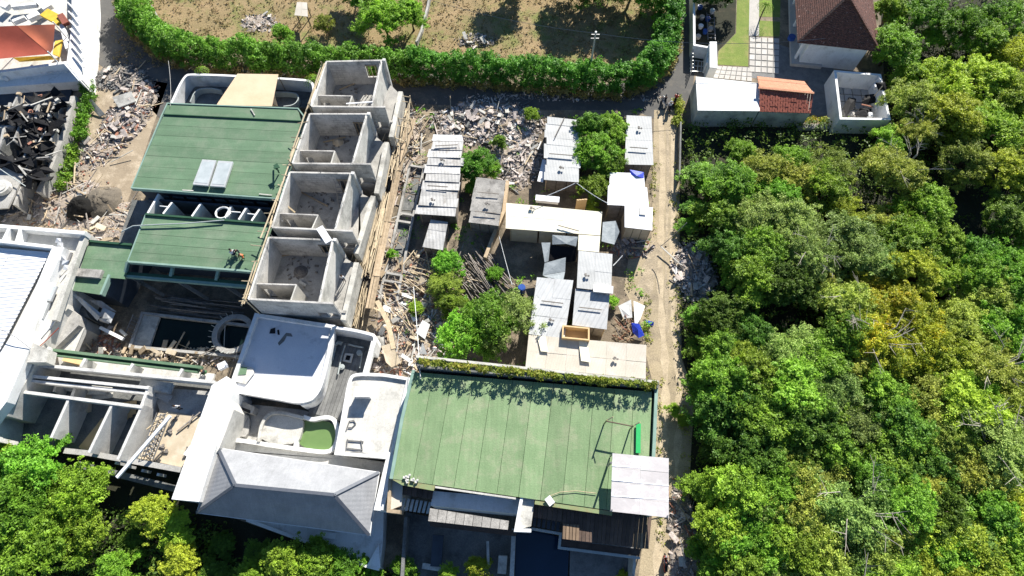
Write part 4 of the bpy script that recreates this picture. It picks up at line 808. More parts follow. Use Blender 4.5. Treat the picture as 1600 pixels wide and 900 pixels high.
# rooftop planted hedge
def hedge_line(name, pts, z, zh, wid, npm, per, lsz, lm, label, base=0, rad=(.28, .5), group=None):
    A = [P(*p, z) for p in pts]; t = thing(name, label, 'hedge', A[len(A)//2]*1.0, group); cs = []; rs = []
    for a, b in zip(A[:-1], A[1:]):
        L = (b-a).length; s_ = Vector((-(b-a).y, (b-a).x, 0))/L
        for i in range(int(L*npm)):
            u = random.random(); o = random.uniform(-1, 1); q = a+(b-a)*u; wv = math.sin(q.x*.83+q.y*.31)*.5+math.sin(q.x*2.3+1)*.3+math.sin(q.x*5.1+q.y*3)*.2
            if wv < -.8 and random.random() < .5: continue
            q = q+s_*(o*wid/2*(1+.12*wv)+.05*wid*math.sin(q.x*1.37))
            hgt = zh*(1-.5*o*o)*(1+.16*wv)*random.uniform(.3, 1.12); cs.append((q.x, q.y, base+hgt if base else z-zh+hgt)); rs.append(random.uniform(*rad))
    cs = np.array(cs); rs = np.array(rs); C, Nn, sz = clump_leaves(cs, rs, per, lsz)
    leaves('foliage', C, Nn, sz, LM[lm], t, per=per)
    if name == 'lane_hedge':
        dr = []
        for a, b in zip(A[:-1], A[1:]):
            L = (b-a).length; s_ = Vector((-(b-a).y, (b-a).x, 0))/L
            for i in range(int(L*8)):
                q = a+(b-a)*random.random()-s_*(wid*random.uniform(.38, .62)); dr.append((q.x, q.y, random.uniform(.1, 1.3)))
        C, Nn, sz = clump_leaves(np.array(dr), np.full(len(dr), .4), 22, .3); leaves('dry_fringe', C, Nn, sz, LM['dryg2'], t, per=22)
    mb = MB()
    for a, b in zip(A[:-1], A[1:]):
        for i in range(max(2, int((b-a).length*.8))):
            q = a+(b-a)*random.random(); mb.tube([(q.x, q.y, base or z-zh), (q.x+random.uniform(-.2, .2), q.y+random.uniform(-.2, .2), (base or z-zh)+zh*.8)], .04, 4)
    tag(mesh_obj('stems', mb, M['bark'], t), kind='stuff'); return t
hedge_line('rooftop_hedge', [(655, 563), (760, 574), (860, 585), (950, 593), (1028, 601)], 7.1, 1.0, .85, 7, 34, .2, 'moss', 'low yellowish hedge along the top edge of the pale green roof', rad=(.15, .3))
# spiky shoots of the hedge that throw the toothed shadow
cs = []
for i in range(190):
    u = random.random(); q = lerp(P(655, 566, 7), P(1026, 603, 7), u); cs.append((q.x, q.y+random.uniform(-.2, .2), 6.9+random.random()*.7))
C, Nn, sz = clump_leaves(np.array(cs), np.full(len(cs), .22), 12, .34)
tg = [o for o in S.objects if o.name == 'rooftop_hedge'][0]; leaves('shoot', C, Nn, sz, LM['moss'], tg, asp=.3)
# pale ribbed awning on the corner
t = thing('white_awning', 'pale translucent awning over the lower right corner of the green roof', 'awning', P(1000, 760, 0))
roof_grid(t, [(957, 708, 7.9), (1045, 716, 7.9), (1045, 809, 7.5), (954, 799, 7.5)], 2, 4, M['awn'], gap=.01, jit=.02, t=.04, name='awning_sheet', skew=.01)
for y0, y1 in [(728, 738), (750, 763), (775, 785)]:
    mb = MB(); zz = 7.9-.4*(y0+5-708)/95; mb.tube([P(956, y0, zz+.02), P(1000, (y0+y1)/2-2, zz), P(1045, y1-4, zz-.01)], .05, 5); mesh_obj('fold', mb, M['tarpw'], t)
for x, y in [(957, 710), (1043, 718), (956, 797), (1043, 806)]:
    q = P(x, y, 7.5); zb = 6.1 if x < 1000 else .1; mb = MB(); mb.tube([(q.x, q.y, zb), (q.x, q.y, 7.6)], .07, 6); mesh_obj('post', mb, M['steel'], t)
q = P(955, 723, 8.3); mb = MB(); mb.tube([(q.x, q.y, 6.1), (q.x, q.y, 8.4)], .1, 6); tag(mesh_obj('steel_post', mb, M['steel']), 'dark post standing beside the upper left corner of the pale awning', 'post')
t = thing('rooftop_goalpost', 'rusty goalpost of two posts and a crossbar on the pale green roof', 'goalpost', P(965, 665, 6))
for x, y in [(943.5, 663), (984, 671)]:
    q = P(x, y, 6.1); mb = MB(); mb.tube([(q.x, q.y, 6.05), (q.x, q.y, 8.1)], .07, 6); mesh_obj('post', mb, M['rust'], t)
    mb = MB(); mb.tube([(q.x, q.y, 7.9), (q.x+.5, q.y+.2, 8.5)], .05, 5); mesh_obj('brace', mb, M['wood'], t)
a = P(943.5, 663, 6.1); b = P(984, 671, 6.1); mb = MB(); mb.tube([(a.x, a.y, 7.6), (b.x, b.y, 7.6)], .06, 6); mesh_obj('crossbar', mb, M['deck'], t)
loose('green_board', P(997.5, 662, 6.3), P(997, 708, 6.3), .42, .14, M['brightg'], 'bright green board lying along the right side of the pale green roof', 'board')
loose('paper_sheet', P(855, 777, 6.25), P(863, 788, 6.15), .6, .06, M['tarpw'], 'small white sheet at the lower edge of the pale green roof', 'sheet')
mb = MB(); mb.tube([P(857, 776, 6.15), P(875, 769, 6.15), P(900, 767, 6.15), P(932, 771, 6.15)], .03, 4); tag(mesh_obj('roof_cable', mb, M['wood']), 'thin tan cable lying near the lower edge of the pale green roof', 'cable')
for k, (x, y) in enumerate([(633, 746), (639, 744), (636, 752), (645, 750), (651, 752)]):
    q = P(x, y, 6.12); mb = MB(); mb.box((q.x, q.y, 6.18), (.35, .2, .12), k); mb.box((q.x+.1, q.y+.1, 6.24), (.15, .15, .1), k*2); tag(mesh_obj('roof_scrap', mb, M['floor']), ['leftmost pale scrap', 'uppermost pale scrap', 'second lowest pale scrap', 'middle right pale scrap', 'rightmost pale scrap'][k]+' on the lower left corner of the pale green roof', 'scrap', 'scraps on the green roof corner')

# ================================================================ sheds in the middle
def shed(label, corners, nu, nv, m, wm='oldwood', name='shed', cat='shed', **kw):
    c = [Vector(P(*k)) for k in corners]; o = sum(c, Vector())/4
    t = thing(name, label, cat, (o.x, o.y, 0)); roof_grid(t, corners, nu, nv, m, **kw)
    q = [o+(p-o)*.9 for p in c]
    for i in range(4):
        a, b = q[i], q[(i+1) % 4]; mb = MB(); zz = min(a.z, b.z)-.15; d = (b-a)
        for k in range(3):
            A, B = a+d*(k/3+.01), a+d*((k+1)/3-.01); mb.strip([A, B], .06, 0, zz-.02*k)
        mesh_obj('wall', mb, M[wm], t)
    for p in q: mb = MB(); mb.tube([(p.x, p.y, 0), (p.x, p.y, p.z-.1)], .07, 5); mesh_obj('post', mb, M['wood'], t)
    return t
shed('long shed with overlapping grey corrugated sheets beside the trench', [(675, 221, 3.0), (726, 222, 3.0), (713, 337, 2.9), (651, 333, 2.9)], 1, 9, M['zinc'], lap=.12, ragged=.05, jit=.04, skew=.06)
shed('small pale corrugated lean-to above the long grey shed', [(677, 210, 2.8), (722, 211, 2.8), (724, 221, 2.7), (675, 220, 2.7)], 1, 1, M['white'])
shed('small shed with light ribbed roof just below the long grey shed', [(673, 343, 2.4), (700, 347, 2.4), (692, 391, 2.2), (660, 386, 2.2)], 2, 3, M['zinc'], lap=.1, jit=.03)
shed('square shed with weathered grey sheet roof right of the bushes', [(745, 277, 2.8), (791, 282, 2.8), (780, 352, 2.6), (731, 346, 2.6)], 2, 4, M['grsheet'], lap=.1, ragged=.03, jit=.04, skew=.03)
shed('pale grey shed with ragged sheet edge on its right side', [(852, 182, 3.1), (908, 188, 3.1), (906, 284, 2.9), (851, 280, 2.9)], 1, 9, M['ztile'], lap=.1, ragged=.07, jit=.03, skew=.02)
loose('shed_side_panel', P(852, 250, 2.2), P(844, 284, 2.0), .7, .08, M['tarpw'], 'white upright panel on the left side of the ragged edged pale shed', 'panel')
loose('timber', P(882, 184, 3.3), P(867, 214, 3.3), .1, .1, M['oldwood'], 'thin dark pole lying on the ragged edged pale shed', 'pole')
shed('narrow pale grey shed at the top beside the dirt track', [(979, 180, 3.0), (1018, 182, 3.0), (1021, 258, 2.8), (976, 257, 2.8)], 1, 4, M['ztile'], lap=.06, jit=.015)
shed('shed roofed with three white sheets beside the dirt track, upper part', [(953, 269, 2.9), (1006, 271, 2.9), (1008, 296, 2.9), (952, 293, 2.9)], 2, 1, M['tarpw'])
shed('shed roofed with white sheets beside the dirt track, middle part', [(950, 290, 3.05), (1011, 293, 3.05), (1014, 323, 3.0), (949, 320, 3.0)], 2, 1, M['tarpw'])
shed('white sheeted shed with plywood wall beside the dirt track, lowest part', [(976, 321, 3.2), (1020, 324, 3.2), (1019, 360, 3.1), (976, 355, 3.1)], 1, 1, M['tarpw'], wm='ply')
slab_l = MB(); slab_l.prism(PP([(999, 323), (1009, 324), (1009, 336), (999, 335)], 3.3), 3.24, 3.28); tag(mesh_obj('roof_patch', slab_l, M['floor']), 'small grey patch on the lowest white sheeted shed', 'sheet')
mb = MB(); mb.plate([P(984, 265, 3.0), P(1006, 269, 3.0), P(1006, 279, 2.9), P(995, 275, 3.1), P(986, 273, 2.9)], .05); tag(mesh_obj('blue_tarpaulin', mb, M['tarpb']), 'blue tarpaulin corner on top of the white sheeted shed', 'tarpaulin')
shed('long cream sheet roof crossing the shed yard', [(791, 317, 3.3), (941, 331, 3.3), (938, 368, 3.1), (790, 357, 3.1)], 5, 2, M['cream'], jit=.03, lap=.04, wm='ply')
shed('cream roofed leg joining the long cream roof and the grey ribbed roofs', [(904, 366.5, 3.15), (938, 369, 3.15), (936, 394, 3.1), (903, 391, 3.1)], 1, 2, M['cream'], jit=.02)
mb = MB(); mb.plate([P(863, 367, 3.1), P(903, 370, 3.2), P(900, 385, 2.9), P(885, 381, 3.1), P(863, 382, 2.8)], .05); tag(mesh_obj('grey_cloth', mb, M['tarpg']), 'crumpled grey cloth hanging under the long cream roof', 'cloth')
mb = MB()
for q in ([(846, 379, 3.0), (860, 379, 2.9), (857, 408, 2.3), (851, 410, 2.6)], [(851, 411, 2.6), (884, 402, 2.9), (883, 424, 2.6), (848, 430, 2.5)], [(848, 430.5, 2.5), (883, 424.5, 2.6), (880, 438, 2.9), (862, 436, 2.6)]):
    mb.plate([P(*k) for k in q], .05)
tag(mesh_obj('grey_tarpaulin', mb, M['tarpg']), 'sagging grey tarpaulin strung between the cream roof and the grey ribbed roof', 'tarpaulin')
mb = MB()
for q in ([(857, 383, 2.6), (900, 386, 2.6), (898, 408, 1.8), (855, 412, 1.8)],): mb.plate([P(*k) for k in q], .05)
tag(mesh_obj('black_net', mb, M['black']), 'black shade net in the gap beside the sagging grey tarpaulin', 'net')
mb = MB(); mb.plate([P(942, 347, 2.8), P(962, 345, 2.5), P(968, 362, 2.6), P(960, 382, 2.3), P(940, 377, 2.8)], .05); tag(mesh_obj('grey_canopy', mb, M['tarpg']), 'pale blue grey tarpaulin between the cream roof and the lowest white shed', 'tarpaulin')
shed('pale ribbed shed roof below the cream leg', [(904, 391.5, 3.2), (957, 397, 3.2), (955, 456, 3.1), (901, 450, 3.1)], 2, 2, M['ztile'], jit=.02, lap=.05)
shed('diagonally ribbed pale shed roof with a box on its corner', [(899, 451, 2.95), (953, 457, 2.95), (948, 515, 2.8), (894, 508, 2.8)], 1, 2, M['zincl'], jit=.02, lap=.04)
box_thing('roof_box', P(942, 453, 3.2), (2.0, .8, .25), M['pipew'], 'white box with two dark spots on the diagonally ribbed shed roof', 'box')
shed('tall diagonally ribbed shed roof next to the blue barrel', [(839, 433, 3.0), (896, 438, 3.0), (882, 529, 2.9), (826, 522, 2.9)], 2, 3, M['zincl'], jit=.02, lap=.05)
shed('wide beige sheet roof along the hedge of the pale green roof', [(826, 523, 2.9), (1010, 539, 2.9), (1009, 592, 2.7), (821, 573, 2.7)], 6, 2, M['beige'], jit=.02, lap=.05, wm='ply')
for k, a in enumerate([[(839, 525), (852, 526), (857, 550), (845, 549)], [(904, 532), (917, 533), (923, 566), (908, 564)]]):
    mb = MB(); mb.prism(PP(a, 3.0), 2.98, 3.02); tag(mesh_obj('clear_sheet', mb, M['cream']), ['pale translucent strip on the left part of the beige roof', 'long pale translucent strip in the middle of the beige roof'][k], 'sheet')
rs_ = random.Random(21)
for (x0, y0, x1, y1, z, lab) in [(680, 228, 715, 226, 3.3, 'long grey shed, near its top'), (668, 290, 700, 292, 3.3, 'long grey shed, near its middle'), (746, 300, 780, 303, 3.1, 'weathered grey sheet shed, near its top'), (742, 330, 776, 333, 3.0, 'weathered grey sheet shed, near its bottom'), (858, 240, 896, 243, 3.3, 'ragged edged pale shed'), (984, 230, 1012, 232, 3.2, 'narrow pale shed by the track'), (872, 352, 905, 361, 3.4, 'long cream roof'), (846, 470, 880, 474, 3.2, 'tall ribbed shed roof'), (905, 480, 940, 484, 3.1, 'diagonally ribbed shed roof')]:
    loose('roof_batten', P(x0, y0, z), P(x1, y1, z), .09, .07, M['oldwood'], 'thin grey batten on the '+lab, 'batten')
for (x, y, z, lab) in [(690, 250, 3.25, 'long grey shed, upper one'), (675, 312, 3.25, 'long grey shed, lower one'), (760, 318, 3.05, 'weathered grey sheet shed'), (876, 262, 3.2, 'ragged edged pale shed'), (998, 200, 3.2, 'narrow pale shed'), (830, 325, 3.45, 'left part of the long cream roof'), (915, 430, 3.35, 'pale ribbed roof below the cream leg'), (860, 500, 3.1, 'tall ribbed shed roof'), (960, 560, 3.05, 'wide beige roof')]:
    q = P(x, y, z); mb = MB(); mb.box((q.x, q.y, q.z+.08), (.32, .24, .16), rs_.random()*3); mb.box((q.x+.3, q.y-.1, q.z+.06), (.2, .16, .12), rs_.random()*3); tag(mesh_obj('roof_stone', mb, M['rub2']), 'stones weighing down the '+lab, 'stones')
t = thing('plywood_box', 'open plywood box room between the ribbed roof and the beige roof', 'box room', P(900, 518, 0))
wall('side', [(880, 509), (920, 513), (920, 531), (879, 527)], 3.4, 2.0, .15, M['plyy'], t, True)
slab('floor', [(881, 510), (919, 514), (919, 530), (880, 526)], 2.4, .1, M['plyy'], t)
mb = MB(); q = P(815, 455, 0); mb.cyl((q.x, q.y, 0), .42, 1.1, 14); mb.cyl((q.x, q.y, 1.1), .34, .05, 14); tag(mesh_obj('barrel', mb, M['blue']), 'blue barrel standing left of the tall ribbed shed roof', 'barrel')
t = thing('wooden_stand', 'small yellow wooden stand above the long cream roof', 'stand', P(910, 312, 0))
for i in range(4): mb = MB(); q = P(903+i*4, 313, 2.6); mb.box((q.x, q.y, 1.5), (.3, .12, 2.4+.1*i), AX); mesh_obj('board', mb, M['plyy'], t)
box_thing('white_crates', P(855, 314, 2.6), (2.6, .7, .5), M['tarpw'], 'white crates behind the long cream roof', 'crates')
# beige wall and path left of the cream roof
wall_t = thing('yard_wall', 'low tan wall between the grey sheet shed and the cream roof', 'wall', P(784, 330, 0)); wall('wall', [(793, 282), (787, 330), (770, 370), (758, 402)], 1.2, 0, .4, M['wood'], wall_t)

# ---- tarps and scrap by the track
t = thing('scrap_heap', 'scrap heap with pale sheets and reddish brush beside the dirt track', 'scrap heap', P(985, 500, 0))
for q in ([(966, 478, .6), (986, 468, .9), (988, 496, .8), (974, 498, .4)], [(990, 470, .7), (1008, 478, .5), (1000, 500, .9), (992, 512, .7)]):
    mb = MB(); mb.plate([P(*k) for k in q], .06); mesh_obj('sheet', mb, M['white'], t)
for i in range(50):
    q = P(random.uniform(962, 990), random.uniform(500, 534), 0); a = random.uniform(0, 3.1); l = random.uniform(.5, 1.3)
    mb = MB(); mb.tube([(q.x, q.y, random.uniform(0, .5)), (q.x+l*math.cos(a), q.y+l*math.sin(a), random.uniform(.1, .8))], .04, 4); mesh_obj('stick', mb, random.choice([M['brickm'], M['wood'], M['oldwood']]), t)
for q in ([(986, 504, .5), (999, 506, 1.0), (1007, 524, .4), (998, 528, .6), (989, 520, .5)],):
    mb = MB(); pts = [P(*k) for k in q]; c = sum(pts, Vector())/5+Vector((0, 0, .35))
    for i in range(5): mb.plate([pts[i], pts[(i+1) % 5], c], .03)
    tag(mesh_obj('blue_tarpaulin', mb, M['tarpb']), 'rumpled violet blue tarpaulin beside the reddish brush heap', 'tarpaulin')
mb = MB(); mb.plate([P(1009, 500, .2), P(1022, 503, .3), P(1021, 509, .1), P(1011, 507, .2)], .03); tag(mesh_obj('blue_scrap', mb, M['tarpb']), 'small blue plastic scrap on the edge of the dirt track', 'scrap')

# ================================================================ rubble and debris
def rubble(name, label, px, rx, ry, n, hmax, smin, smax, mats_, slabs=6, sticks=0, cat='rubble heap', rot=0, sm=('rub1', 'concl')):
    q = P(px[0], px[1], 0); t = thing(name, label, cat, q); mb = MB()
    n = int(n*2.5)
    for i in range(n):
        r = math.sqrt(random.random()); a = random.random()*6.283; x = r*math.cos(a)*rx; y = r*math.sin(a)*ry
        if random.random() < .25: x *= 1.25; y *= 1.25
        x, y = x*math.cos(rot)-y*math.sin(rot), x*math.sin(rot)+y*math.cos(rot)
        z = hmax*max(0, 1-r*r)*random.uniform(.3, 1)*(.6+.4*math.sin(x*1.7)*math.cos(y*1.3)); s_ = random.uniform(smin, smax)*random.choice([.25, .3, .4, .5, .6, 1.1]); el = random.choice([1, 1, 1.5, 3.2])
        c = Vector((q.x+x, q.y+y, z+s_*.2)); rot3 = Matrix.Rotation(random.random()*6.3, 3, 'Z') @ Matrix.Rotation(random.uniform(-.7, .7), 3, 'X')
        sx, sy, sz = s_*random.uniform(.6, 1.3)*el, s_*random.uniform(.4, 1)/el**.5, s_*random.uniform(.15, .5)
        vs = [c+rot3 @ Vector((dx*sx*random.uniform(.35, .6), dy*sy*random.uniform(.35, .6), dz*sz*.5)) for dz in (-1, 1) for dx, dy in ((-1, -1), (1, -1), (1, 1), (-1, 1))]
        mb.add(vs, [(3, 2, 1, 0), (4, 5, 6, 7), (0, 1, 5, 4), (1, 2, 6, 5), (2, 3, 7, 6), (3, 0, 4, 7)], random.choices(range(len(mats_)), [m[1] for m in mats_])[0])
    tag(mesh_obj('rubble', mb, [M[m[0]] for m in mats_], t), kind='stuff')
    if min(rx, ry) > 1.2:
        dm = MB(); nr, na = 6, 24; vs = [(q.x, q.y, hmax*.5)]
        for i in range(1, nr+1):
            for k in range(na):
                rr_ = i/nr; a = k*6.2832/na; j_ = 1+.16*math.sin(k*1.9+rx)+.1*math.sin(k*4.1); x, y = rx*rr_*j_*1.08*math.cos(a), ry*rr_*j_*1.08*math.sin(a)
                vs.append((q.x+x*math.cos(rot)-y*math.sin(rot), q.y+x*math.sin(rot)+y*math.cos(rot), hmax*.5*(1-rr_**2)*random.uniform(.6, 1.2)+(.03 if i < nr else -.02)))
        dm.add(vs, [(0, 1+k, 1+(k+1) % na) for k in range(na)]+[(1+(i-1)*na+k, 1+i*na+k, 1+i*na+(k+1) % na, 1+(i-1)*na+(k+1) % na) for i in range(1, nr) for k in range(na)])
        mesh_obj('dust_mound', dm, M['dust'], t, True)
    for i in range(slabs):
        a = random.random()*6.283; r = math.sqrt(random.random())*.85; c = (q.x+r*rx*math.cos(a), q.y+r*ry*math.sin(a), hmax*(1-r*r)*.8+.25)
        b = MB(); an = random.random()*3; L = random.uniform(.6, 1.2); b.beam(c, (c[0]+L*math.cos(an), c[1]+L*math.sin(an), c[2]+random.uniform(-.3, .4)), random.uniform(.25, .6), .1); mesh_obj('slab', b, M[random.choice(sm)], t)
    for i in range(sticks):
        a = random.random()*6.283; r = math.sqrt(random.random()); c = (q.x+r*rx*math.cos(a), q.y+r*ry*math.sin(a), hmax*(1-r*r)*.6+random.uniform(.1, .5))
        b = MB(); an = random.random()*3.14; L = random.uniform(.8, 3.2); b.beam(c, (c[0]+L*math.cos(an), c[1]+L*math.sin(an), c[2]+random.uniform(-.3, .5)), random.uniform(.05, .16), .06); mesh_obj('batten', b, M[random.choice(['wood', 'oldwood', 'bamboo', 'concl'])], t)
    return t
RW = [('rub1', 7), ('rub2', 3), ('white', 1.2), ('wood', 1), ('concd', 2)]; RM = [('rub1', 3), ('rub2', 4), ('brickm', 1), ('wood', 1)]; RB = [('wood', 3), ('brickm', 2), ('rub1', 3), ('rub2', 3), ('oldwood', 2)]
rubble('rubble_heap', 'large heap of whitish rubble in the shade below the asphalt lane', (762, 192), 6.2, 3.1, 2300, .9, .15, .5, RW, 24, 10)
rubble('rubble_heap', 'whitish rubble heap between the bushes and the ragged edged shed', (806, 240), 2.6, 4.6, 1100, .6, .15, .45, RW, 10, 8)
rubble('rubble_heap', 'rubble strewn along the lane beside the upper green roof', (200, 182), 2.5, 5.4, 900, .6, .15, .55, RM, 18, 8, rot=-.25)
rubble('rubble_heap', 'pale rubble bank running down beside the black netted ruins', (128, 245), 4.6, 2.4, 700, .4, .12, .40, [('rub1', 4), ('wood', 3), ('brickm', 1), ('rub2', 2)], 6, 16, rot=.6)
rubble('rubble_heap', 'dark grey rubble pile on the lane near the street corner', (186, 122), 3.4, 2.0, 500, .6, .15, .5, [('rub2', 4), ('concd', 4), ('rub1', 1)], 4, 2)
rubble('debris_field', 'scattered sticks and stones above the white ribbed roof building', (70, 315), 7.5, 3.4, 900, .45, .12, .4, RB, 6, 60, cat='debris', sm=('wood', 'concl'))
rubble('debris_field', 'debris of broken boards around the black burn pit', (165, 345), 6.0, 2.4, 400, .2, .1, .35, RB, 5, 26, cat='debris', sm=('ply', 'concl'))
rubble('debris_field', 'timber and plaster debris between the lowest unit and the two big shrubs', (655, 505), 4.2, 6.0, 1500, .7, .12, .5, [('wood', 4), ('rub1', 4), ('white', 2), ('brickm', 2), ('oldwood', 2)], 22, 110, cat='debris', sm=('white', 'ply', 'concl'))
rubble('debris_field', 'reddish brown timber scraps left of the dark pole pile', (668, 430), 4.4, 2.8, 700, .5, .12, .4, RB, 6, 60, cat='debris', sm=('ply', 'concl'))
rubble('debris_field', 'small rubble beside the arched wall of the pipe terrace', (598, 560), 2.0, 3.4, 500, .5, .12, .45, RM, 8, 10, cat='debris')
rubble('rubble_heap', 'rubble and sacks beside the plywood walled shed', (985, 385), 2.2, 1.3, 350, .5, .15, .4, RM, 4, 4)
rubble('rubble_heap', 'pale rubbish heap in the trees across the dirt track', (1083, 425), 2.2, 3.4, 700, .6, .15, .45, RW, 6, 6)
rubble('rubble_heap', 'dark stones along the foot of the forest near the parked scooter', (1068, 850), 1.4, 5.0, 500, .4, .12, .4, RM, 4, 2)
rubble('debris_field', 'broken wood in the trench beside the plank walkway', (632, 235), 2.2, 6.5, 500, .9, .12, .4, RB, 4, 70, cat='debris', sm=('wood',))
rubble('debris_field', 'broken wood under the plank walkway farther down', (592, 400), 1.8, 5.5, 350, .9, .12, .4, RB, 4, 46, cat='debris', sm=('wood',))
rubble('debris_field', 'sawn offcuts along the lower rim of the unfinished pool', (292, 556), 8.4, .9, 500, .5, .12, .45, [('wood', 5), ('ply', 3), ('rub1', 2)], 10, 12, cat='debris', sm=('ply', 'wood'))
rubble('debris_field', 'broken brick heap at the left rim of the unfinished pool', (160, 545), 1.6, 1.8, 300, .7, .12, .35, [('brickm', 4), ('wood', 2), ('rub1', 1)], 2, 4, cat='debris')
rubble('rubble_heap', 'small scraps on the ground of the upper dry field', (745, 64), 2.6, 1.2, 160, .15, .12, .4, RW, 3, 0)
rubble('rubble_heap', 'white rubble patch on the dry field near the left hedge corner', (405, 36), 2.4, 1.6, 160, .15, .12, .4, RW, 3, 0)
rubble('rubble_heap', 'stones lining the shaded foot of the hedge along the lane', (880, 152), 13, .6, 240, .1, .12, .35, RW, 0, 4)
rnd_pole_stack('pole_pile', 'grey poles heaped in the dark yard right of the weedy shrub', 'poles', ((725, 400), (782, 470)), 70, 5.5, .1, .9, M['oldwood'], .06, lenf=(.3, .8), spread=.35, pn='pole')
rnd_pole_stack('pole_pile', 'pale poles heaped crosswise around the small weedy shrub', 'poles', ((640, 420), (740, 470)), 60, 5.0, .2, .8, M['bamboo'], .05, lenf=(.2, .5), spread=.3, pn='pole')
loose('curved_plank', P(589, 470, 1.6), P(607, 505, 1.4), .5, .12, M['bamboo'], 'long tan plank lying toward the brown board near the planted hedge', 'plank')
loose('curved_plank', P(606, 503, 1.45), P(615, 545, 1.2), .5, .12, M['bamboo'], 'tan plank running from the middle of the debris to the brown board', 'plank')
mb = MB(); mb.plate([P(596, 541, 1.3), P(611, 536, 1.3), P(627, 566, 1.0), P(612, 574, .9), P(603, 566, 1.1)], .08); tag(mesh_obj('brown_board', mb, M['ply']), 'large brown board leaning beside the pipe terrace', 'board')
mb = MB(); mb.plate([P(655, 553, .9), P(660, 535, 1.4), P(668, 554, .9)], .08); tag(mesh_obj('white_triangle_sheet', mb, M['white']), 'white triangular sheet at the edge of the planted roof hedge', 'sheet')
mb = MB(); mb.plate([P(660, 500, .9), P(672, 507, 1.1), P(664, 530, .9), P(650, 520, .8)], .08); tag(mesh_obj('white_sheet', mb, M['white']), 'white sheets on the debris left of the two big shrubs', 'sheet')
# concrete slab pieces by the rubble near the lane
mb = MB(); mb.plate([P(130, 156, .9), P(143, 155, 1.1), P(164, 178, .4), P(155, 182, .2)], .15); tag(mesh_obj('leaning_slab', mb, M['conc']), 'grey slab leaning at the rubble beside the netted ruins', 'slab')
mb = MB(); mb.plate([P(175, 152, .9), P(205, 143, 1.0), P(212, 158, .8), P(185, 168, .6)], .15); tag(mesh_obj('broken_slab', mb, M['concl']), 'pale broken slab on top of the lane rubble', 'slab')
# burn pit
t = thing('burn_mound', 'dark ash mound with a black burnt pit above the white ribbed roof building', 'mound', P(145, 320, 0))
def mound(px, py, rx, ry, h, m, parent, name='mound', seed=0):
    q = P(px, py, 0); mb = MB(); nr, na = 7, 22; vs = [(q.x, q.y, h)]; rr = random.Random(seed)
    for i in range(1, nr+1):
        for k in range(na):
            r = i/nr; a = k*6.283/na; j = rr.uniform(.88, 1.12); vs.append((q.x+rx*r*j*math.cos(a), q.y+ry*r*j*math.sin(a), h*(1-r*r)*rr.uniform(.75, 1.1)-.02*(i == nr)))
    fs = [(0, 1+k, 1+(k+1) % na) for k in range(na)]+[(1+(i-1)*na+k, 1+i*na+k, 1+i*na+(k+1) % na, 1+(i-1)*na+(k+1) % na) for i in range(1, nr) for k in range(na)]
    mb.add(vs, fs); return mesh_obj(name, mb, m, parent, True)
mound(160, 315, 2.6, 2.3, 1.1, mat('ash_soil', (.17, .145, .11), (.11, .095, .075), .8, .95, .6, 5, fine=.2), t)
mound(131, 326, 2.2, 1.9, 1.5, M['char'], t, 'burnt_pit', 3)

# ================================================================ right hand property
t = thing('white_box_building', 'flat white roofed building with a red tiled end across the dirt track', 'building', P(1175, 160, 0))
wb = [(1088, 121), (1186, 131), (1186, 173), (1091, 172)]
mb = MB(); mb.prism(PP(wb, 3.1), 0, 3.1); mesh_obj('wall', mb, M['concl'], t)
roof_grid(t, [(1087, 119.5, 3.18), (1187, 130, 3.18), (1187, 173.5, 3.18), (1090, 172.5, 3.18)], 1, 1, M['white'], t=.1)
mb = MB(); mb.prism(PP([(1187, 134), (1270, 142), (1267, 176), (1187, 174)], 2.9), 0, 2.9); mesh_obj('wall', mb, M['concl'], t)
roof_grid(t, [(1183, 119, 3.2), (1257, 127, 3.2), (1271, 145, 3.9), (1187, 137, 3.9)], 1, 1, M['orant'], t=.12, name='orange_slope')
roof_grid(t, [(1187, 137.4, 3.9), (1271, 145.4, 3.9), (1267, 177, 3.0), (1186, 174.5, 3.0)], 20, 4, M['redt'], t=.07, gap=.05, jit=.05, lap=.05, name='tile_strip')
mb = MB(); mb.beam(P(1185, 137, 4.0), P(1272, 145.5, 4.0), .3, .12); mesh_obj('ridge_cap', mb, M['orant'], t)
t = thing('walled_yard', 'white walled roofless yard with black nets beside the hip roofed house', 'walled yard', P(1345, 150, 0))
wy = [(1305, 111), (1375, 117), (1390, 186), (1314, 185)]
wall('yard_wall', wy, 2.7, 0, .3, M['white'], t, True)
cq = [P(*p, 2.7) for p in wy]; cq[0].z = 0
for i in range(5):
    for j in range(6):
        u0, u1, v0, v1 = i/5+.01, (i+1)/5-.01, j/6+.01, (j+1)/6-.01
        mb = MB(); q = [quadpt([P(*p, 2.7) for p in wy], a, b) for a, b in ((u0, v0), (u1, v0), (u1, v1), (u0, v1))]
        mb.prism(q, .0, .1+.01*((i+j) % 2)); mesh_obj('floor_tile', mb, M['tile'], t)
def net(pts, z, label):
    mb = MB(); q = [P(*p, z+random.uniform(-.4, .4)) for p in pts]; c = sum(q, Vector())/len(q)+Vector((0, 0, .3))
    for i in range(len(q)): mb.plate([q[i], q[(i+1) % len(q)], c], .04)
    return tag(mesh_obj('black_net', mb, M['black']), label, 'net')
net([(1318, 166), (1326, 152), (1338, 154), (1336, 166), (1322, 182)], .9, 'small black net heap at the left of the white walled yard')
net([(1334, 180), (1344, 168), (1362, 170), (1357, 181)], .9, 'black net heap at the bottom of the white walled yard')
net([(1347, 158), (1352, 148), (1372, 146), (1376, 158), (1352, 164)], 1.2, 'black net bundle in the middle right of the white walled yard')
net([(1368, 129), (1383, 128), (1385, 142), (1372, 140)], 2.9, 'black net hanging over the right wall of the white walled yard')
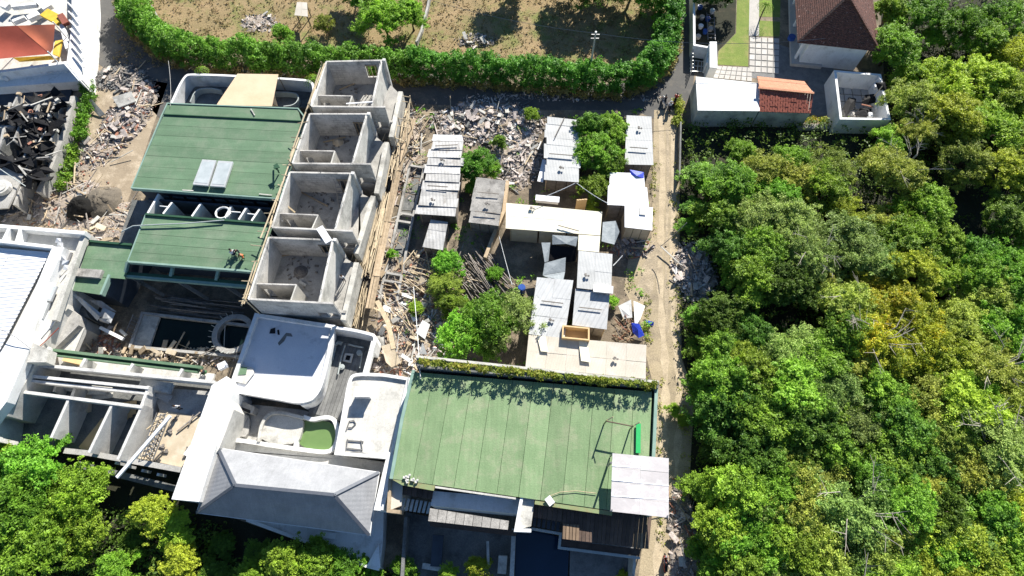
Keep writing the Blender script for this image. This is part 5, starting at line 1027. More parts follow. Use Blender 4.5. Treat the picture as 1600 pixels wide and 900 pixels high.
for k, (x, y) in enumerate([(1367, 137), (1369, 169), (1358, 182)]):
    box_thing('white_carton', P(x, y, .9 if k else 1.8), (.5, .6, .4), M['pipew'], ['white carton on the right wall side of the netted yard, uppermost', 'white carton by the middle net bundle of the walled yard', 'white carton in the lower right corner of the walled yard'][k], 'carton')
loose('timber', P(1366, 150, 2.2), P(1379, 134, 3.0), .12, .12, M['wood'], 'reddish stick poking over the right wall of the netted yard', 'stick')
loose('timber', P(1346, 163, 1.3), P(1364, 167, 1.4), .12, .12, M['brickm'], 'thin red stick lying on the black nets of the walled yard', 'stick')
# planter of yellow shrubs
t = thing('yellow_planter', 'planter of three clipped yellow shrubs below the red tiled roof', 'planter', P(1272, 188, 0))
mb = MB(); mb.strip(PP([(1247, 194), (1296, 195)], .8), .7, 0, .5); mesh_obj('trough', mb, M['conc'], t)
for x in (1257, 1271, 1286):
    q = P(x, 187, 1.1); cs = np.array([[q.x+random.uniform(-.35, .35), q.y+random.uniform(-.25, .25), 1.1+random.uniform(-.2, .2)] for _ in range(7)])
    C, Nn, sz = clump_leaves(cs, np.full(7, .4), 60, .16); leaves('shrub', C, Nn, sz, LM['gold'], t)
# hip roofed house
t = thing('hip_roofed_house', 'white house with old brown tiled hip roof at the top edge', 'house', P(1300, 30, 0))
ze, zt_ = 3.9, 8.4
ap = P(1326, -6, zt_); ap2 = P(1318, -62, zt_); sw, se, nw_, ne_ = P(1246, 67, ze), P(1375, 81, ze), P(1236, -110, ze), P(1350, -100, ze)
def tiled_slope(parent, a, b, c, d, n, m):
    """courses of tiles from eave a-b up to ridge d-c"""
    for i in range(n):
        u0, u1 = i/n, (i+1)/n+.25/n; q = [lerp(a, d, u0), lerp(b, c, u0), lerp(b, c, min(1, u1)), lerp(a, d, min(1, u1))]
        for k in (0, 1): q[k] = q[k]+Vector((0, 0, .05))
        mb = MB(); mb.plate(q, .05); mesh_obj('tile_course', mb, m, parent)
tiled_slope(t, sw, se, ap, ap, 22, M['brownt']); tiled_slope(t, nw_, sw, ap, ap2, 24, M['brownt']); tiled_slope(t, se, ne_, ap2, ap, 18, M['brownt']); tiled_slope(t, ne_, nw_, ap2, ap2, 6, M['brownt'])
for a, b in [(sw, ap), (se, ap), (ap, ap2)]: mb = MB(); mb.beam(a+Vector((0, 0, .12)), b+Vector((0, 0, .12)), .3, .14); mesh_obj('ridge_cap', mb, M['brownt'], t)
cc = (sw+se+nw_+ne_)/4
mb = MB(); mb.prism([P(1262, -90, 3), P(1262, 74, 3), P(1352, 84, 3), P(1352, -90, 3)], 0, 3.7); mesh_obj('wall', mb, M['white'], t)
mb = MB(); mb.prism([P(1232, -90, .6), P(1237, 98, .6), P(1285, 103, .6), P(1285, 70, .6)], 0, .45); mesh_obj('veranda', mb, M['tile'], t)
for x, y in [(1243, 90), (1283, 95), (1241, 40), (1240, 5)]:
    q = P(x, y, .5); mb = MB(); mb.box((q.x, q.y, 2.0), (.3, .3, 3.4), AX); mesh_obj('column', mb, M['white'], t)
mb = MB(); q = P(1238, 57, .9); mb.cyl((q.x, q.y, .45), .5, .5, 14); mb.cyl((q.x, q.y, .95), .42, .04, 14); tag(mesh_obj('washing_tub', mb, M['blue']), 'blue round tub on the veranda of the hip roofed house', 'tub')
# garden
sheet('lawn', [(1123, 80), (1150, 52), (1153, -60), (1172, -60), (1169, 104), (1121, 101)], .016, M['lawn'])
sheet('lawn', [(1186, 32), (1219, 34), (1218, 57), (1186, 57)], .016, M['lawn']); sheet('lawn', [(1187, -60), (1220, -60), (1219, 27), (1186, 26)], .016, M['lawn'])
sheet('garden_ground_shade', [(1086, -60), (1152, -60), (1149, 52), (1122, 80), (1120, 104), (1086, 92)], .013, M['forestfloor'])  # tree shade over the garden put into the dark forest-floor colour
sheet('garden_path', [(1172, -60), (1186, -60), (1186, 56), (1170, 56)], .017, M['tile']); sheet('house_yard', [(1172, 56), (1300, 95), (1310, 182), (1268, 180), (1262, 126), (1090, 118), (1110, 104), (1172, 105)], .012, M['tiled'])
t = thing('paved_terrace', 'pale square paving slabs beside the lawn', 'paving', P(1195, 85, 0))
for i in range(5):
    for j in range(6):
        q = [quadpt([P(1171, 57, 0), P(1218, 60, 0), P(1217, 116, 0), P(1170, 113, 0)], a, b) for a, b in ((i/5+.015, j/6+.015), ((i+1)/5-.015, j/6+.015), ((i+1)/5-.015, (j+1)/6-.015), (i/5+.015, (j+1)/6-.015))]
        mb = MB(); mb.prism(q, .0, .06+.004*((i+j) % 3)); mesh_obj('paving_slab', mb, M['tile'], t)
t = thing('paved_terrace', 'pale square paving slabs between the lawn and the white box building', 'paving', P(1145, 115, 0))
for i in range(7):
    for j in range(3):
        q = [quadpt([P(1121, 103, 0), P(1175, 106, 0), P(1175, 128, 0), P(1113, 122, 0)], a, b) for a, b in ((i/7+.01, j/3+.02), ((i+1)/7-.01, j/3+.02), ((i+1)/7-.01, (j+1)/3-.02), (i/7+.01, (j+1)/3-.02))]
        mb = MB(); mb.prism(q, .0, .06+.004*((i+j) % 3)); mesh_obj('paving_slab', mb, M['tile'], t)
t = thing('garden_wall', 'white garden wall with a tall pier along the lane', 'wall', P(1100, 60, 0))
wall('wall', [(1084, -40), (1085, 70), (1108, 74)], 2.0, 0, .3, M['white'], t); wall('wall', [(1108, 74), (1106, 98)], 1.9, 0, .35, M['white'], t)
mb = MB(); mb.prism(PP([(1109, 65), (1120, 65), (1121, 106), (1109, 105)], 2.7), 0, 2.7); mesh_obj('pier', mb, M['white'], t)
t = thing('metal_gate', 'grey metal gate at the bend of the dirt track', 'gate', P(1092, 105, 0))
for i in range(6): mb = MB(); a = lerp(P(1078, 91, 0), P(1078, 118, 0), i/5); mb.tube([(a.x, a.y, 0), (a.x, a.y, 1.5)], .06, 5); mesh_obj('upright', mb, M['alu'], t)
for i in range(5): mb = MB(); a = lerp(P(1079, 95, .1), P(1102, 97, .1), i/4); b = lerp(P(1078, 114, .1), P(1100, 114, .1), i/4); mb.beam(a+Vector((0, 0, .15)), b+Vector((0, 0, .15)), .07, .06); mesh_obj('bar', mb, M['alu'], t)
for i in range(3): mb = MB(); a = lerp(P(1079, 96, .1), P(1078, 113, .1), i/2); b = lerp(P(1103, 98, .1), P(1100, 113, .1), i/2); mb.beam(a+Vector((0, 0, .2)), b+Vector((0, 0, .2)), .07, .06); mesh_obj('bar', mb, M['alu'], t)
# clutter of pots in the shaded garden
for i, (x, y) in enumerate([(1093, 14), (1096, 30), (1094, 44), (1101, 52), (1109, 48), (1112, 20), (1105, 32), (1090, 60)]):
    q = P(x, y, 0); mb = MB(); mb.cyl((q.x, q.y, 0), .28, .5, 9, r2=.38); mb.cyl((q.x, q.y, .5), .3, .04, 9)
    tag(mesh_obj('plant_pot', mb, [M['blue'], M['conc'], M['white']][i % 3]), ['uppermost blue pot behind the white lane wall', 'upper grey pot behind the white lane wall', 'white pot near the middle of the white lane wall', 'lower blue pot behind the white lane wall', 'grey pot just right of the white lane wall, beside the leaning frame', 'white pot near the top of the leaning metal frame', 'blue pot beside the leaning metal frame', 'lowest grey pot in the corner of the white lane wall'][i], 'pot', ['blue garden pots', 'grey garden pots', 'white garden pots'][i % 3])
ladder(P(1112, 62, .6), P(1110, 20, 1.2), 1.0, 7, M['steel'], 'bluish metal frame leaning behind the white lane wall')
wall_t = thing('track_side_wall', 'low wall throwing a straight shadow along the right edge of the dirt track', 'wall', P(1062, 230, 0)); wall('wall', [(1064, 190), (1062, 278)], 1.0, 0, .2, M['concd'], wall_t)

# ================================================================ top left temple yard and netted ruins
t = thing('white_walled_court', 'white walled court with red canopy in the upper left corner', 'court', P(80, 70, 0))
mb = MB(); mb.prism(PP([(-80, -60), (128, -60), (134, 0), (128, 60), (132, 112), (100, 98), (-80, 118)], 1.2), 0, 1.2); mesh_obj('court_floor', mb, M['floor'], t)
mb = MB(); mb.prism(PP([(112, -60), (134, -60), (136, 0), (133, 60), (126, 127), (104, 98), (112, 40)], 3.0), 0, 3.0); mesh_obj('boundary_wall', mb, M['white'], t)
mb = MB(); mb.strip(PP([(-80, 118), (0, 112), (102, 98), (126, 126)], 2.9), .4, 0, 2.95); mb.prism(PP([(-80, 140), (0, 136), (124, 127), (101, 102), (-80, 120)], 1.6), 0, 1.6); mesh_obj('south_wall', mb, M['white'], t)
for i in range(8): mb = MB(); mb.box(P(73+i*4.2, 115.5-.2*i, 2.0)+Vector((0, .1, 0)), (.18, .12, .1), AX); mesh_obj('wall_stud', mb, M['white'], t)
for i in range(7):
    mb = MB(); q = P(112+i*1.5, 10+i*14, 3.3); mb.beam((q.x-1.0, q.y+1.0, 3.1), (q.x+1.2, q.y-1.2, 3.3), .18, .15); mesh_obj('wall_rib', mb, M['white'], t)
tcan = thing('red_canopy', 'sagging red canopy on white poles in the white court', 'canopy', P(40, 65, 0))
def saggy(q, n, sag, m, parent, name):
    mb = MB(); vs = []
    for j in range(n+1):
        for i in range(n+1):
            p = quadpt(q, i/n, j/n); p.z -= sag*math.sin(math.pi*i/n)*math.sin(math.pi*j/n); vs.append(p)
    mb.add(vs, [(j*(n+1)+i, j*(n+1)+i+1, (j+1)*(n+1)+i+1, (j+1)*(n+1)+i) for j in range(n) for i in range(n)]); return mesh_obj(name, mb, m, parent, True)
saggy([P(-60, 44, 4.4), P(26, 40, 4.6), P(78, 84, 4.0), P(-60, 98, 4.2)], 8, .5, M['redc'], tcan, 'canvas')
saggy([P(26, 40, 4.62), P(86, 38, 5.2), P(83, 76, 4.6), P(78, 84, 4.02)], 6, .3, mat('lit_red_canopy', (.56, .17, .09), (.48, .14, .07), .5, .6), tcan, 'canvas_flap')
for x, y in [(18, 33), (86, 38), (78, 84)]: q = P(x, y, 4.5); mb = MB(); mb.tube([(q.x, q.y, 1.2), (q.x, q.y, 4.9)], .08, 6); mesh_obj('pole', mb, M['white'], tcan)
mb = MB(); mb.plate([P(82, 84, 2.4), P(86, 64, 2.8), P(97, 62, 2.4), P(92, 88, 2.0)], .2); mb.plate([P(20, 90, 2.2), P(78, 87, 2.3), P(90, 92, 2.0), P(30, 96, 2.0)], .1); tag(mesh_obj('yellow_banner', mb, M['yel']), 'yellow cloth edging under the red canopy', 'cloth')
t = thing('yellow_gate', 'yellow and red small gateway in the white court', 'gateway', P(88, 28, 1.2))
mb = MB(); mb.beam(P(70, 20, 2.4), P(96, 34, 2.4), 1.4, .4); mesh_obj('lintel', mb, M['yel'], t)
mb = MB(); mb.beam(P(95, 24, 2.6), P(104, 38, 2.4), .8, .5); mesh_obj('red_post', mb, M['redt'], t)
for k, (x0, y0, x1, y1, ww) in enumerate([(20, 12, 58, 8, .4), (22, 35, 40, 28, .5), (62, 0, 76, 14, 1.2), (45, 30, 62, 22, .9), (4, 8, 14, 12, .8), (98, 40, 108, 78, .6), (50, 105, 60, 113, .5), (2, 114, 10, 124, .4)]):
    loose('white_rail', P(x0, y0, 2.0), P(x1, y1, 2.0), ww, .6, M['white'], ['long thin white rail in the upper part of the white court', 'white block just above the red canopy', 'white block left of the yellow gateway', 'broad white block between canopy and gateway', 'white block in the upper left corner of the court', 'white block right of the canopy flap by the boundary wall', 'white block below the middle of the red canopy', 'white block below the left end of the red canopy'][k], 'block', 'blocks of the white court')
# ruins with nets
t = thing('netted_ruins', 'roofless grey ruins under torn black nets, left edge', 'ruins', P(50, 230, 0))
slab('ruin_floor', [(-60, 150), (112, 140), (92, 240), (30, 330), (-60, 345)], .3, .3, M['navy'], t)
wall('retaining_wall', [(114, 150), (100, 205), (78, 262), (60, 300)], 1.8, 0, .6, M['conc'], t)
wall('retaining_wall', [(121, 160), (108, 212), (88, 262)], .9, 0, .5, M['concl'], t)
for a, b, z in [((-20, 200), (95, 190), 2.6), ((-20, 250), (78, 245), 2.4), ((60, 160), (45, 240), 2.6), ((15, 160), (-8, 260), 2.6), ((-20, 168), (108, 160), 2.4), ((48, 245), (22, 320), 2.2)]:
    wall('ruin_wall', [a, b], z, 0, .3, M['conc'], t)
for k, (x, y, l) in enumerate([(28, 148, 18), (62, 152, 20), (88, 158, 18), (12, 172, 20), (46, 176, 22), (76, 182, 20), (30, 198, 22), (62, 204, 22), (86, 206, 16), (8, 214, 20), (46, 226, 20), (70, 232, 18)]):
    A, B = P(x, y, 2.7), P(x-9, y+l, 2.7); mb = MB(); mb.strip([A, B], .22, .3, 2.7+zj()); mesh_obj('fin_wall', mb, M['concd'] if k % 2 else M['conc'], t)
    c_ = MB(); c_.box((A.x+.15, A.y+.1, 2.75), (.5, .35, .3), .4*k); mesh_obj('brick_cap', c_, M[['wood', 'brickm', 'concl'][k % 3]], t)
slab('ruin_roof', [(-60, 246), (28, 246), (40, 268), (12, 325), (-60, 330)], 2.5, .2, M['conc'], t)
rr = random.Random(5)
for k in range(32):
    x, y = rr.uniform(-8, 104), rr.uniform(145, 290)
    if x > 110-(y-150)*.42: x -= 30
    n = rr.randint(4, 6); q = [P(x+rr.uniform(12, 30)*math.cos(i*6.28/n+rr.random()), y+rr.uniform(6, 16)*math.sin(i*6.28/n+rr.random()*.5), rr.uniform(2.3, 3.3)) for i in range(n)]; q.sort(key=lambda p: math.atan2(p.y-sum(r.y for r in q)/n, p.x-sum(r.x for r in q)/n))
    cq_ = sum(q, Vector())/len(q)+Vector((0, 0, rr.uniform(-.7, .6))); mb = MB()
    for i_ in range(len(q)): mb.plate([q[i_], lerp(q[i_], q[(i_+1) % len(q)], .5)-Vector((0, 0, rr.uniform(0, .5))), q[(i_+1) % len(q)], cq_], .03)
    mesh_obj('torn_net', mb, M['black'], t)
for k in range(22):
    x, y = rr.uniform(0, 100), rr.uniform(148, 285)
    if x > 104-(y-150)*.42: x -= 26
    a = rr.random()*3.14; L = rr.uniform(.8, 2.6); q = P(x, y, rr.uniform(2.4, 3.5)); mb = MB(); mb.beam(q, (q.x+L*math.cos(a), q.y+L*math.sin(a), q.z+rr.uniform(-.5, .5)), rr.uniform(.06, .2), .07); mesh_obj('broken_lath', mb, M[rr.choice(['concl', 'wood', 'oldwood', 'conc'])], t)
mb = MB(); q = P(2, 292, 3); mb.cyl((q.x, q.y, 2.6), 1.0, .5, 16); mb.cyl((q.x, q.y, 3.1), .7, .1, 16); tag(mesh_obj('water_tank', mb, M['floor']), 'round pale tank cut by the left edge below the ruins', 'tank')
mb = MB(); mb.tube([P(0, 264, 3.2), P(40, 291, 3.0)], .06, 5); tag(mesh_obj('grey_pole', mb, M['pipe']), 'thin pale pole across the flat roof of the ruins', 'pole')

# hut on the upper field
t = thing('field_hut', 'tiny pale roofed hut on the dry field above the hedge', 'hut', P(470, 20, 0))
roof_grid(t, [(464, 3, 2.2), (480, 4, 2.2), (481, 26, 2.0), (460, 24, 2.0)], 2, 2, M['beige'], jit=.03)
for x, y in [(466, 6), (479, 7), (479, 24), (463, 22)]: q = P(x, y, 2.1); mb = MB(); mb.tube([(q.x, q.y, 0), (q.x, q.y, 2.0)], .08, 5); mesh_obj('post', mb, M['oldwood'], t)
wall_t = thing('field_wall', 'thin stone wall crossing the dry field beside the field tree', 'wall', P(660, 40, 0)); wall('wall', [(674, -20), (668, 10), (658, 48), (650, 66)], .7, 0, .3, M['conc'], wall_t)
loose('field_pole', P(236, 8, .4), P(260, 48, .4), .12, .1, M['pipe'], 'thin grey pole along the inner edge of the left hedge', 'pole')

# utility poles and wires
def pole(px, py, h, label):
    q = P(px, py, h); t = thing('utility_pole', label, 'utility pole', (q.x, q.y, 0))
    mb = MB(); mb.tube([(q.x, q.y, 0), (q.x, q.y, h)], .16, 8, r2=.1); mesh_obj('pole', mb, M['conc'], t)
    for dz in (.3, .9): mb = MB(); mb.beam((q.x-.5, q.y, h-dz), (q.x+.5, q.y, h-dz), .1, .1); mesh_obj('crossarm', mb, M['steel'], t)
    mb = MB(); mb.cyl((q.x, q.y, h), .13, .15, 8); mesh_obj('cap', mb, M['white'], t)
    return q
pq = pole(931, 51, 8.0, 'slim utility pole rising from the hedge on the dry field')
def cable(a, b, sag, label, r=.03, m='steel'):
    pts = [lerp(a, b, i/10)-Vector((0, 0, sag*4*(i/10)*(1-i/10))) for i in range(11)]
    mb = MB(); mb.tube(pts, r, 4); tag(mesh_obj('cable', mb, M[m]), label, 'cable')
cable(P(840, 311, 4.0), P(899, 286, 4.5), .2, 'white cable from the ragged edged shed to the cream roof', .04, 'pipew')
cable(P(901, 286, 4.5), P(950, 318, 4.0), .2, 'white cable from the ragged edged shed to the white sheeted shed', .04, 'pipew')
cable(P(1032, 385, 1.5), P(1073, 348, 4.5), .3, 'dark cable over the right edge of the dirt track', .04)
cable(P(958, 415, 3.2), P(973, 399, 3.2), .1, 'short white cable at the edge of the ribbed shed roof', .04, 'pipew')
cable(P(780, 370, 2.4), P(800, 445, 2.6), .2, 'thin pale cable across the dark pole yard', .03, 'pipew')

# ================================================================ people and scooters
POSE = {
 'stand': dict(pel=(0, 0, .95), chest=(0, .02, 1.32), neck=(0, .02, 1.5), head=(0, .04, 1.64), sh=.19, el=[(-.26, .02, 1.12), (.26, .02, 1.12)], ha=[(-.26, .14, .88), (.26, .14, .88)], kn=[(-.11, .03, .5), (.11, .03, .5)], an=[(-.11, -.02, .08), (.11, -.02, .08)]),
 'carry': dict(pel=(0, 0, .93), chest=(0, .08, 1.3), neck=(0, .12, 1.47), head=(0, .17, 1.6), sh=.19, el=[(-.27, .14, 1.1), (.27, .14, 1.1)], ha=[(-.2, .42, 1.05), (.2, .42, 1.05)], kn=[(-.12, .14, .5), (.12, -.02, .5)], an=[(-.12, .12, .08), (.12, -.22, .1)]),
 'squat': dict(pel=(0, -.1, .35), chest=(0, .12, .68), neck=(0, .2, .84), head=(0, .28, .96), sh=.19, el=[(-.28, .28, .5), (.28, .28, .5)], ha=[(-.15, .48, .3), (.15, .5, .2)], kn=[(-.2, .32, .48), (.2, .32, .48)], an=[(-.16, .1, .07), (.16, .1, .07)]),
 'ride': dict(pel=(0, -.1, .8), chest=(0, .0, 1.16), neck=(0, .05, 1.33), head=(0, .09, 1.48), sh=.19, el=[(-.27, .16, 1.02), (.27, .16, 1.02)], ha=[(-.26, .42, 1.02), (.26, .42, 1.02)], kn=[(-.16, .3, .68), (.16, .3, .68)], an=[(-.14, .25, .28), (.14, .25, .28)]),
}
def person(loc, rz, pose, shirt, legs, label, headm='hair', skinm='skin'):
    d = POSE[pose]; V = Vector; sh = d['sh']; pel, ch, nk, hd = [V(d[k]) for k in ('pel', 'chest', 'neck', 'head')]
    vs = [pel, ch, nk, hd, hd+V((0, .01, .10))]; rad = [.135, .15, .055, .09, .06]; ed = [(0, 1), (1, 2), (2, 3), (3, 4)]; lab = [1, 0, 2, 2, 2]
    for s_ in (0, 1):
        sg = -1 if s_ == 0 else 1; b = len(vs); S_ = ch+V((sg*sh, 0, .1)); H_ = pel+V((sg*.1, 0, -.03))
        an = V(d['an'][s_]); ha = V(d['ha'][s_]); el = V(d['el'][s_])
        vs += [S_, el, ha, ha+(ha-el).normalized()*.09, H_, V(d['kn'][s_]), an, an+V((0, .16, -.03))]
        rad += [.065, .045, .033, .035, .09, .06, .042, .04]; lab += [0, 0, 2, 2, 1, 1, 1, 2]
        ed += [(1, b), (b, b+1), (b+1, b+2), (b+2, b+3), (0, b+4), (b+4, b+5), (b+5, b+6), (b+6, b+7)]
    me = bpy.data.meshes.new('body'); me.from_pydata([tuple(v) for v in vs], ed, []); o = bpy.data.objects.new('body', me); S.collection.objects.link(o)
    sk = o.modifiers.new('s', 'SKIN'); sk.use_smooth_shade = True
    for i, r in enumerate(rad): me.skin_vertices[0].data[i].radius = (r, r)
    me.skin_vertices[0].data[0].use_root = True
    sb = o.modifiers.new('u', 'SUBSURF'); sb.levels = 1; sb.render_levels = 1
    dg = bpy.context.evaluated_depsgraph_get(); m2 = bpy.data.meshes.new_from_object(o.evaluated_get(dg)); bpy.data.objects.remove(o)
    m2.materials.clear()
    for m in (shirt, legs, skinm): m2.materials.append(M[m])
    vv = np.array([tuple(v) for v in vs])
    segs = [(a, b) for a, b in ed]
    for p in m2.polygons:
        c = np.array(p.center); best = min(range(len(vs)), key=lambda i: np.linalg.norm(vv[i]-c)); p.material_index = lab[best]
    t = thing('person', label, 'person', loc); t.rotation_euler = (0, 0, rz)
    b = bpy.data.objects.new('body', m2); S.collection.objects.link(b); b.parent = t
    mb = MB(); nlat, nlon = 5, 10
    for i in range(nlat+1):
        for k in range(nlon):
            th = i/nlat*1.75; mb.v.append((hd.x+.118*math.sin(th)*math.cos(k*.6283), hd.y-.02+.125*math.sin(th)*math.sin(k*.6283), hd.z+.05+.12*math.cos(th)))
    mb.f = [(i*nlon+k, i*nlon+(k+1) % nlon, (i+1)*nlon+(k+1) % nlon, (i+1)*nlon+k) for i in range(nlat) for k in range(nlon)]; mb.m = [0]*len(mb.f)
    h = mesh_obj('hair' if headm == 'hair' else 'helmet' if headm.startswith('bike') else 'hat', mb, M[headm], None, True); tmp = h.location.copy(); h.data.transform(Matrix.Translation(tmp)); h.location = (0, 0, 0); h.parent = t
    return t
def scooter(loc, rz, bodym, label):
    t = thing('scooter', label, 'scooter', loc); t['_o'] = (0, 0, 0)
    for y in (-.62, .62):
        mb = MB(); mb.tube([(.25*0+.0, y+.22*math.cos(a), .27+.22*math.sin(a)) for a in [k*math.pi/8 for k in range(17)]], .055, 6); w_ = mesh_obj('wheel', mb, M['tyre'], t)
        mb = MB(); mb.tube([(-.04, y, .27), (.04, y, .27)], .14, 12); mesh_obj('rim', mb, M['alu'], w_)
    mb = MB(); mb.beam((0, -.75, .62), (0, .1, .52), .28, .22); mb.beam((0, .1, .34), (0, .42, .34), .3, .1); mb.beam((0, .42, .34), (0, .55, .85), .34, .12); mb.beam((0, .55, .5), (0, .66, .5), .2, .16); mesh_obj('body', mb, M[bodym], t)
    mb = MB(); mb.beam((0, -.72, .78), (0, .02, .76), .26, .1); mesh_obj('seat', mb, M['tyre'], t)
    mb = MB(); mb.tube([(-.34, .4, .98), (-.1, .52, 1.0), (.1, .52, 1.0), (.34, .4, .98)], .025, 5); mb.tube([(0, .52, .98), (0, .62, .3)], .035, 5); mesh_obj('handlebar', mb, M['steel'], t)
    mb = MB(); mb.box((0, .62, .86), (.16, .08, .12)); mesh_obj('headlight', mb, M['glass'], t)
    for s_ in (-1, 1): mb = MB(); mb.tube([(.18*s_, .48, .98), (.26*s_, .46, 1.14)], .012, 4); mb.box((.28*s_, .45, 1.17), (.1, .02, .07)); mesh_obj('mirror', mb, M['tyre'], t)
    t.rotation_euler = (0, 0, rz); return t
def at(px, py, z): p = P(px, py, z); return (p.x, p.y, z)
for (x, y), rz, bm, l in [((1037, 163), R(15), 'bikew', 'white and black scooter on the left of the trio at the track junction'), ((1045, 172), R(-8), 'bikeb', 'black scooter in the middle of the trio at the track junction'), ((1054, 160), R(-25), 'biker', 'red scooter on the right of the trio at the track junction')]:
    scooter(at(x, y, .02), rz, bm, l)
person(at(1037, 163, .02), R(15), 'ride', 'shirtd', 'jean', 'rider in dark shirt on the white and black scooter', 'bikeb')
person(at(1045, 172, .02), R(-8), 'ride', 'shirtw', 'jean', 'rider in white shirt and white helmet on the middle scooter', 'bikew')
person(at(1054, 160, .02), R(-25), 'ride', 'shirtr', 'shirtd', 'rider in red shirt on the red scooter', 'bikeb')
scooter(at(1038, 880, .02), R(-5), 'biker', 'dark red scooter riding down the track near the bottom edge')
person(at(1038, 880, .02), R(-5), 'ride', 'shirtd', 'jean', 'rider in dark clothes on the scooter near the bottom edge', 'bikeb')
person(at(367, 399, 5.45), R(40), 'squat', 'shirtw', 'jean', 'squatting worker in white shirt on the green roof, left of the pair')
person(at(382, 402, 5.45), R(150), 'squat', 'shirto', 'shirtg', 'squatting worker in orange shirt on the green roof, right of the pair')
person(at(372, 395, 5.45), R(200), 'squat', 'shirtd', 'jean', 'squatting worker in dark clothes behind the one in white on the green roof')
person(at(539, 440, 3.12), R(170), 'stand', 'shirtw', 'jean', 'worker with black hair and white shirt standing on the veranda of the lowest unit')
person(at(344, 578, 2.62), R(-60), 'carry', 'shirtd', 'jean', 'worker in dark clothes bending over a white sack by the end of the green gutter')
box_thing('white_sack', at(350, 573, 3.2), (.8, .6, .5), M['tarpw'], 'white sack held beside the end of the long green gutter', 'sack', .5)
person(at(24, 606, 3.0), R(120), 'stand', 'shirtd', 'jean', 'worker in a pale hat at the left end of the parallel beams', 'shirtw')
person(at(323, 583, 2.62), R(90), 'squat', 'shirtd', 'shirtg', 'crouching worker in dark shirt left of the white sack')
person(at(284, 640, 2.62), R(20), 'stand', 'shirtw', 'shirtd', 'worker in white standing on the shaded blue floor above the plywood deck')

# ================================================================ vegetation
def crown_mesh(seed, rad, hgt, nclump, per, lsz, lm, lump=.35, flat=.6):
    """a crown of leaf sprays spread in uneven lobes round the branch ends, with gaps between them"""
    g = np.random.default_rng(seed); nl = int(16+rad*4); lob = []
    ax, ay = g.uniform(.75, 1.15), g.uniform(.75, 1.15)
    for i in range(nl):
        a = g.random()*6.283; r = rad*math.sqrt(g.random())*g.uniform(.8, 1.12); lob.append((r*math.cos(a)*ax, r*math.sin(a)*ay, hgt*(1-.42*(r/rad)**2)+g.uniform(-1, .45)*rad*.26, rad*g.uniform(.12, .32)))
    lob = np.array(lob); wt = lob[:, 3]**1.7; idx = g.choice(len(lob), nclump, p=wt/wt.sum()); d = unit(g.normal(size=(nclump, 3))); d[:, 2] = np.abs(d[:, 2])-.35; d = unit(d)
    rr = lob[idx, 3]*g.uniform(.35, 1.25, nclump); cs = lob[idx, :3]+d*rr[:, None]*np.array([1, 1, flat])
    st = g.random(nclump) < .16; cs[st] += d[st]*(rad*g.uniform(.06, .24, st.sum()))[:, None]
    rs = np.full(nclump, .34)*g.uniform(.45, 1.5, nclump)
    C, Nn, sz = clump_leaves(cs, rs, per, lsz, up=.75); o = leaves('crown', C, Nn, sz, LM[lm], per=per); return o, lob
def make_tree(seed, rad, hgt, nclump, per, lsz, lm, twigs=0, flat=.6):
    cr, lob = crown_mesh(seed, rad, hgt, nclump, per, lsz, lm, flat=flat); t = thing('tree', 'x', 'tree', (0, 0, 0)); cr.parent = t
    mb = MB(); mb.tube([(0, 0, 0), (.12, .05, hgt*.3), (-.05, .1, hgt*.6), (0, 0, hgt*.95)], .05*rad+.06, 7, r2=.04)
    for l in lob[:14]: mb.tube([(0, 0, hgt*.35), (l[0]*.45, l[1]*.45, hgt*.6), (l[0]*.9, l[1]*.9, l[2])], .02*rad+.02, 5, r2=.02)
    tr = mesh_obj('trunk', mb, M['bark'], None, True); tr.data.transform(Matrix.Translation(tr.location)); tr.location = (0, 0, 0); tr.parent = t
    if twigs:
        rr = random.Random(seed); mb = MB()
        for i in range(twigs):
            a = rr.random()*6.283; b = rr.uniform(.3, .6); e = rr.uniform(.7, 1.1)*rad; z = hgt*rr.uniform(.95, 1.12)
            p0 = Vector((0, 0, hgt*.7)); p1 = Vector((math.cos(a)*e*.5, math.sin(a)*e*.5, z)); p2 = Vector((math.cos(a+.3)*e, math.sin(a+.3)*e, z+.4))
            mb.tube([p0, p1, p2], .055, 4, r2=.02)
            for k in range(4):
                s_ = lerp(p1, p2, rr.random()); an = a+rr.choice([-1, 1])*rr.uniform(.4, 1.1); L = rr.uniform(.5, 1.4); mb.tube([s_, s_+Vector((math.cos(an)*L, math.sin(an)*L, rr.uniform(0, .5)))], .025, 3, r2=.012)
        tw = mesh_obj('bare_branches', mb, M['twig'], None); tw.data.transform(Matrix.Translation(tw.location)); tw.location = (0, 0, 0); tw.parent = t
    return t
KIND = {}
def kinds():
    for lm, n in [('deep', 2), ('mid', 4), ('fresh', 3), ('lime', 2), ('olive', 3), ('gold', 2), ('grey', 3)]:
        for i in range(n):
            fine = lm in ('gold', 'grey', 'olive')
            KIND.setdefault(lm, []).append(make_tree(len(KIND)*13+i*7+3, 3.6, 5.6+.5*i, 720 if lm != 'deep' else 600, 54 if fine else 44, .185 if fine else .235, lm, twigs=(7 if (fine and i == 1) else 0), flat=.6))
kinds(); USED = set()
def tree(px, py, r, lm, label, v=0, group=None, low=1.0):
    """crown centre seen at px,py; r = crown radius in metres; low < 1 squashes the height"""
    k = KIND[lm][v % len(KIND[lm])]; s_ = r/4.7 if r < 3 else r/4.3; zs = (s_ if r < 3.6 else .84+(r-3.6)*.12)*low
    q = P(px, py, 5.2*zs); sc = (s_*random.uniform(.9, 1.12), s_*random.uniform(.9, 1.12), zs)
    if id(k) not in USED:
        USED.add(id(k)); k.location = (q.x, q.y, 0); k.rotation_euler = (0, 0, random.random()*6.28); k.scale = sc; k['label'] = label
        if group: k['group'] = group
        return k
    return dup(k, (q.x, q.y, 0), random.random()*6.28, sc, label, group)
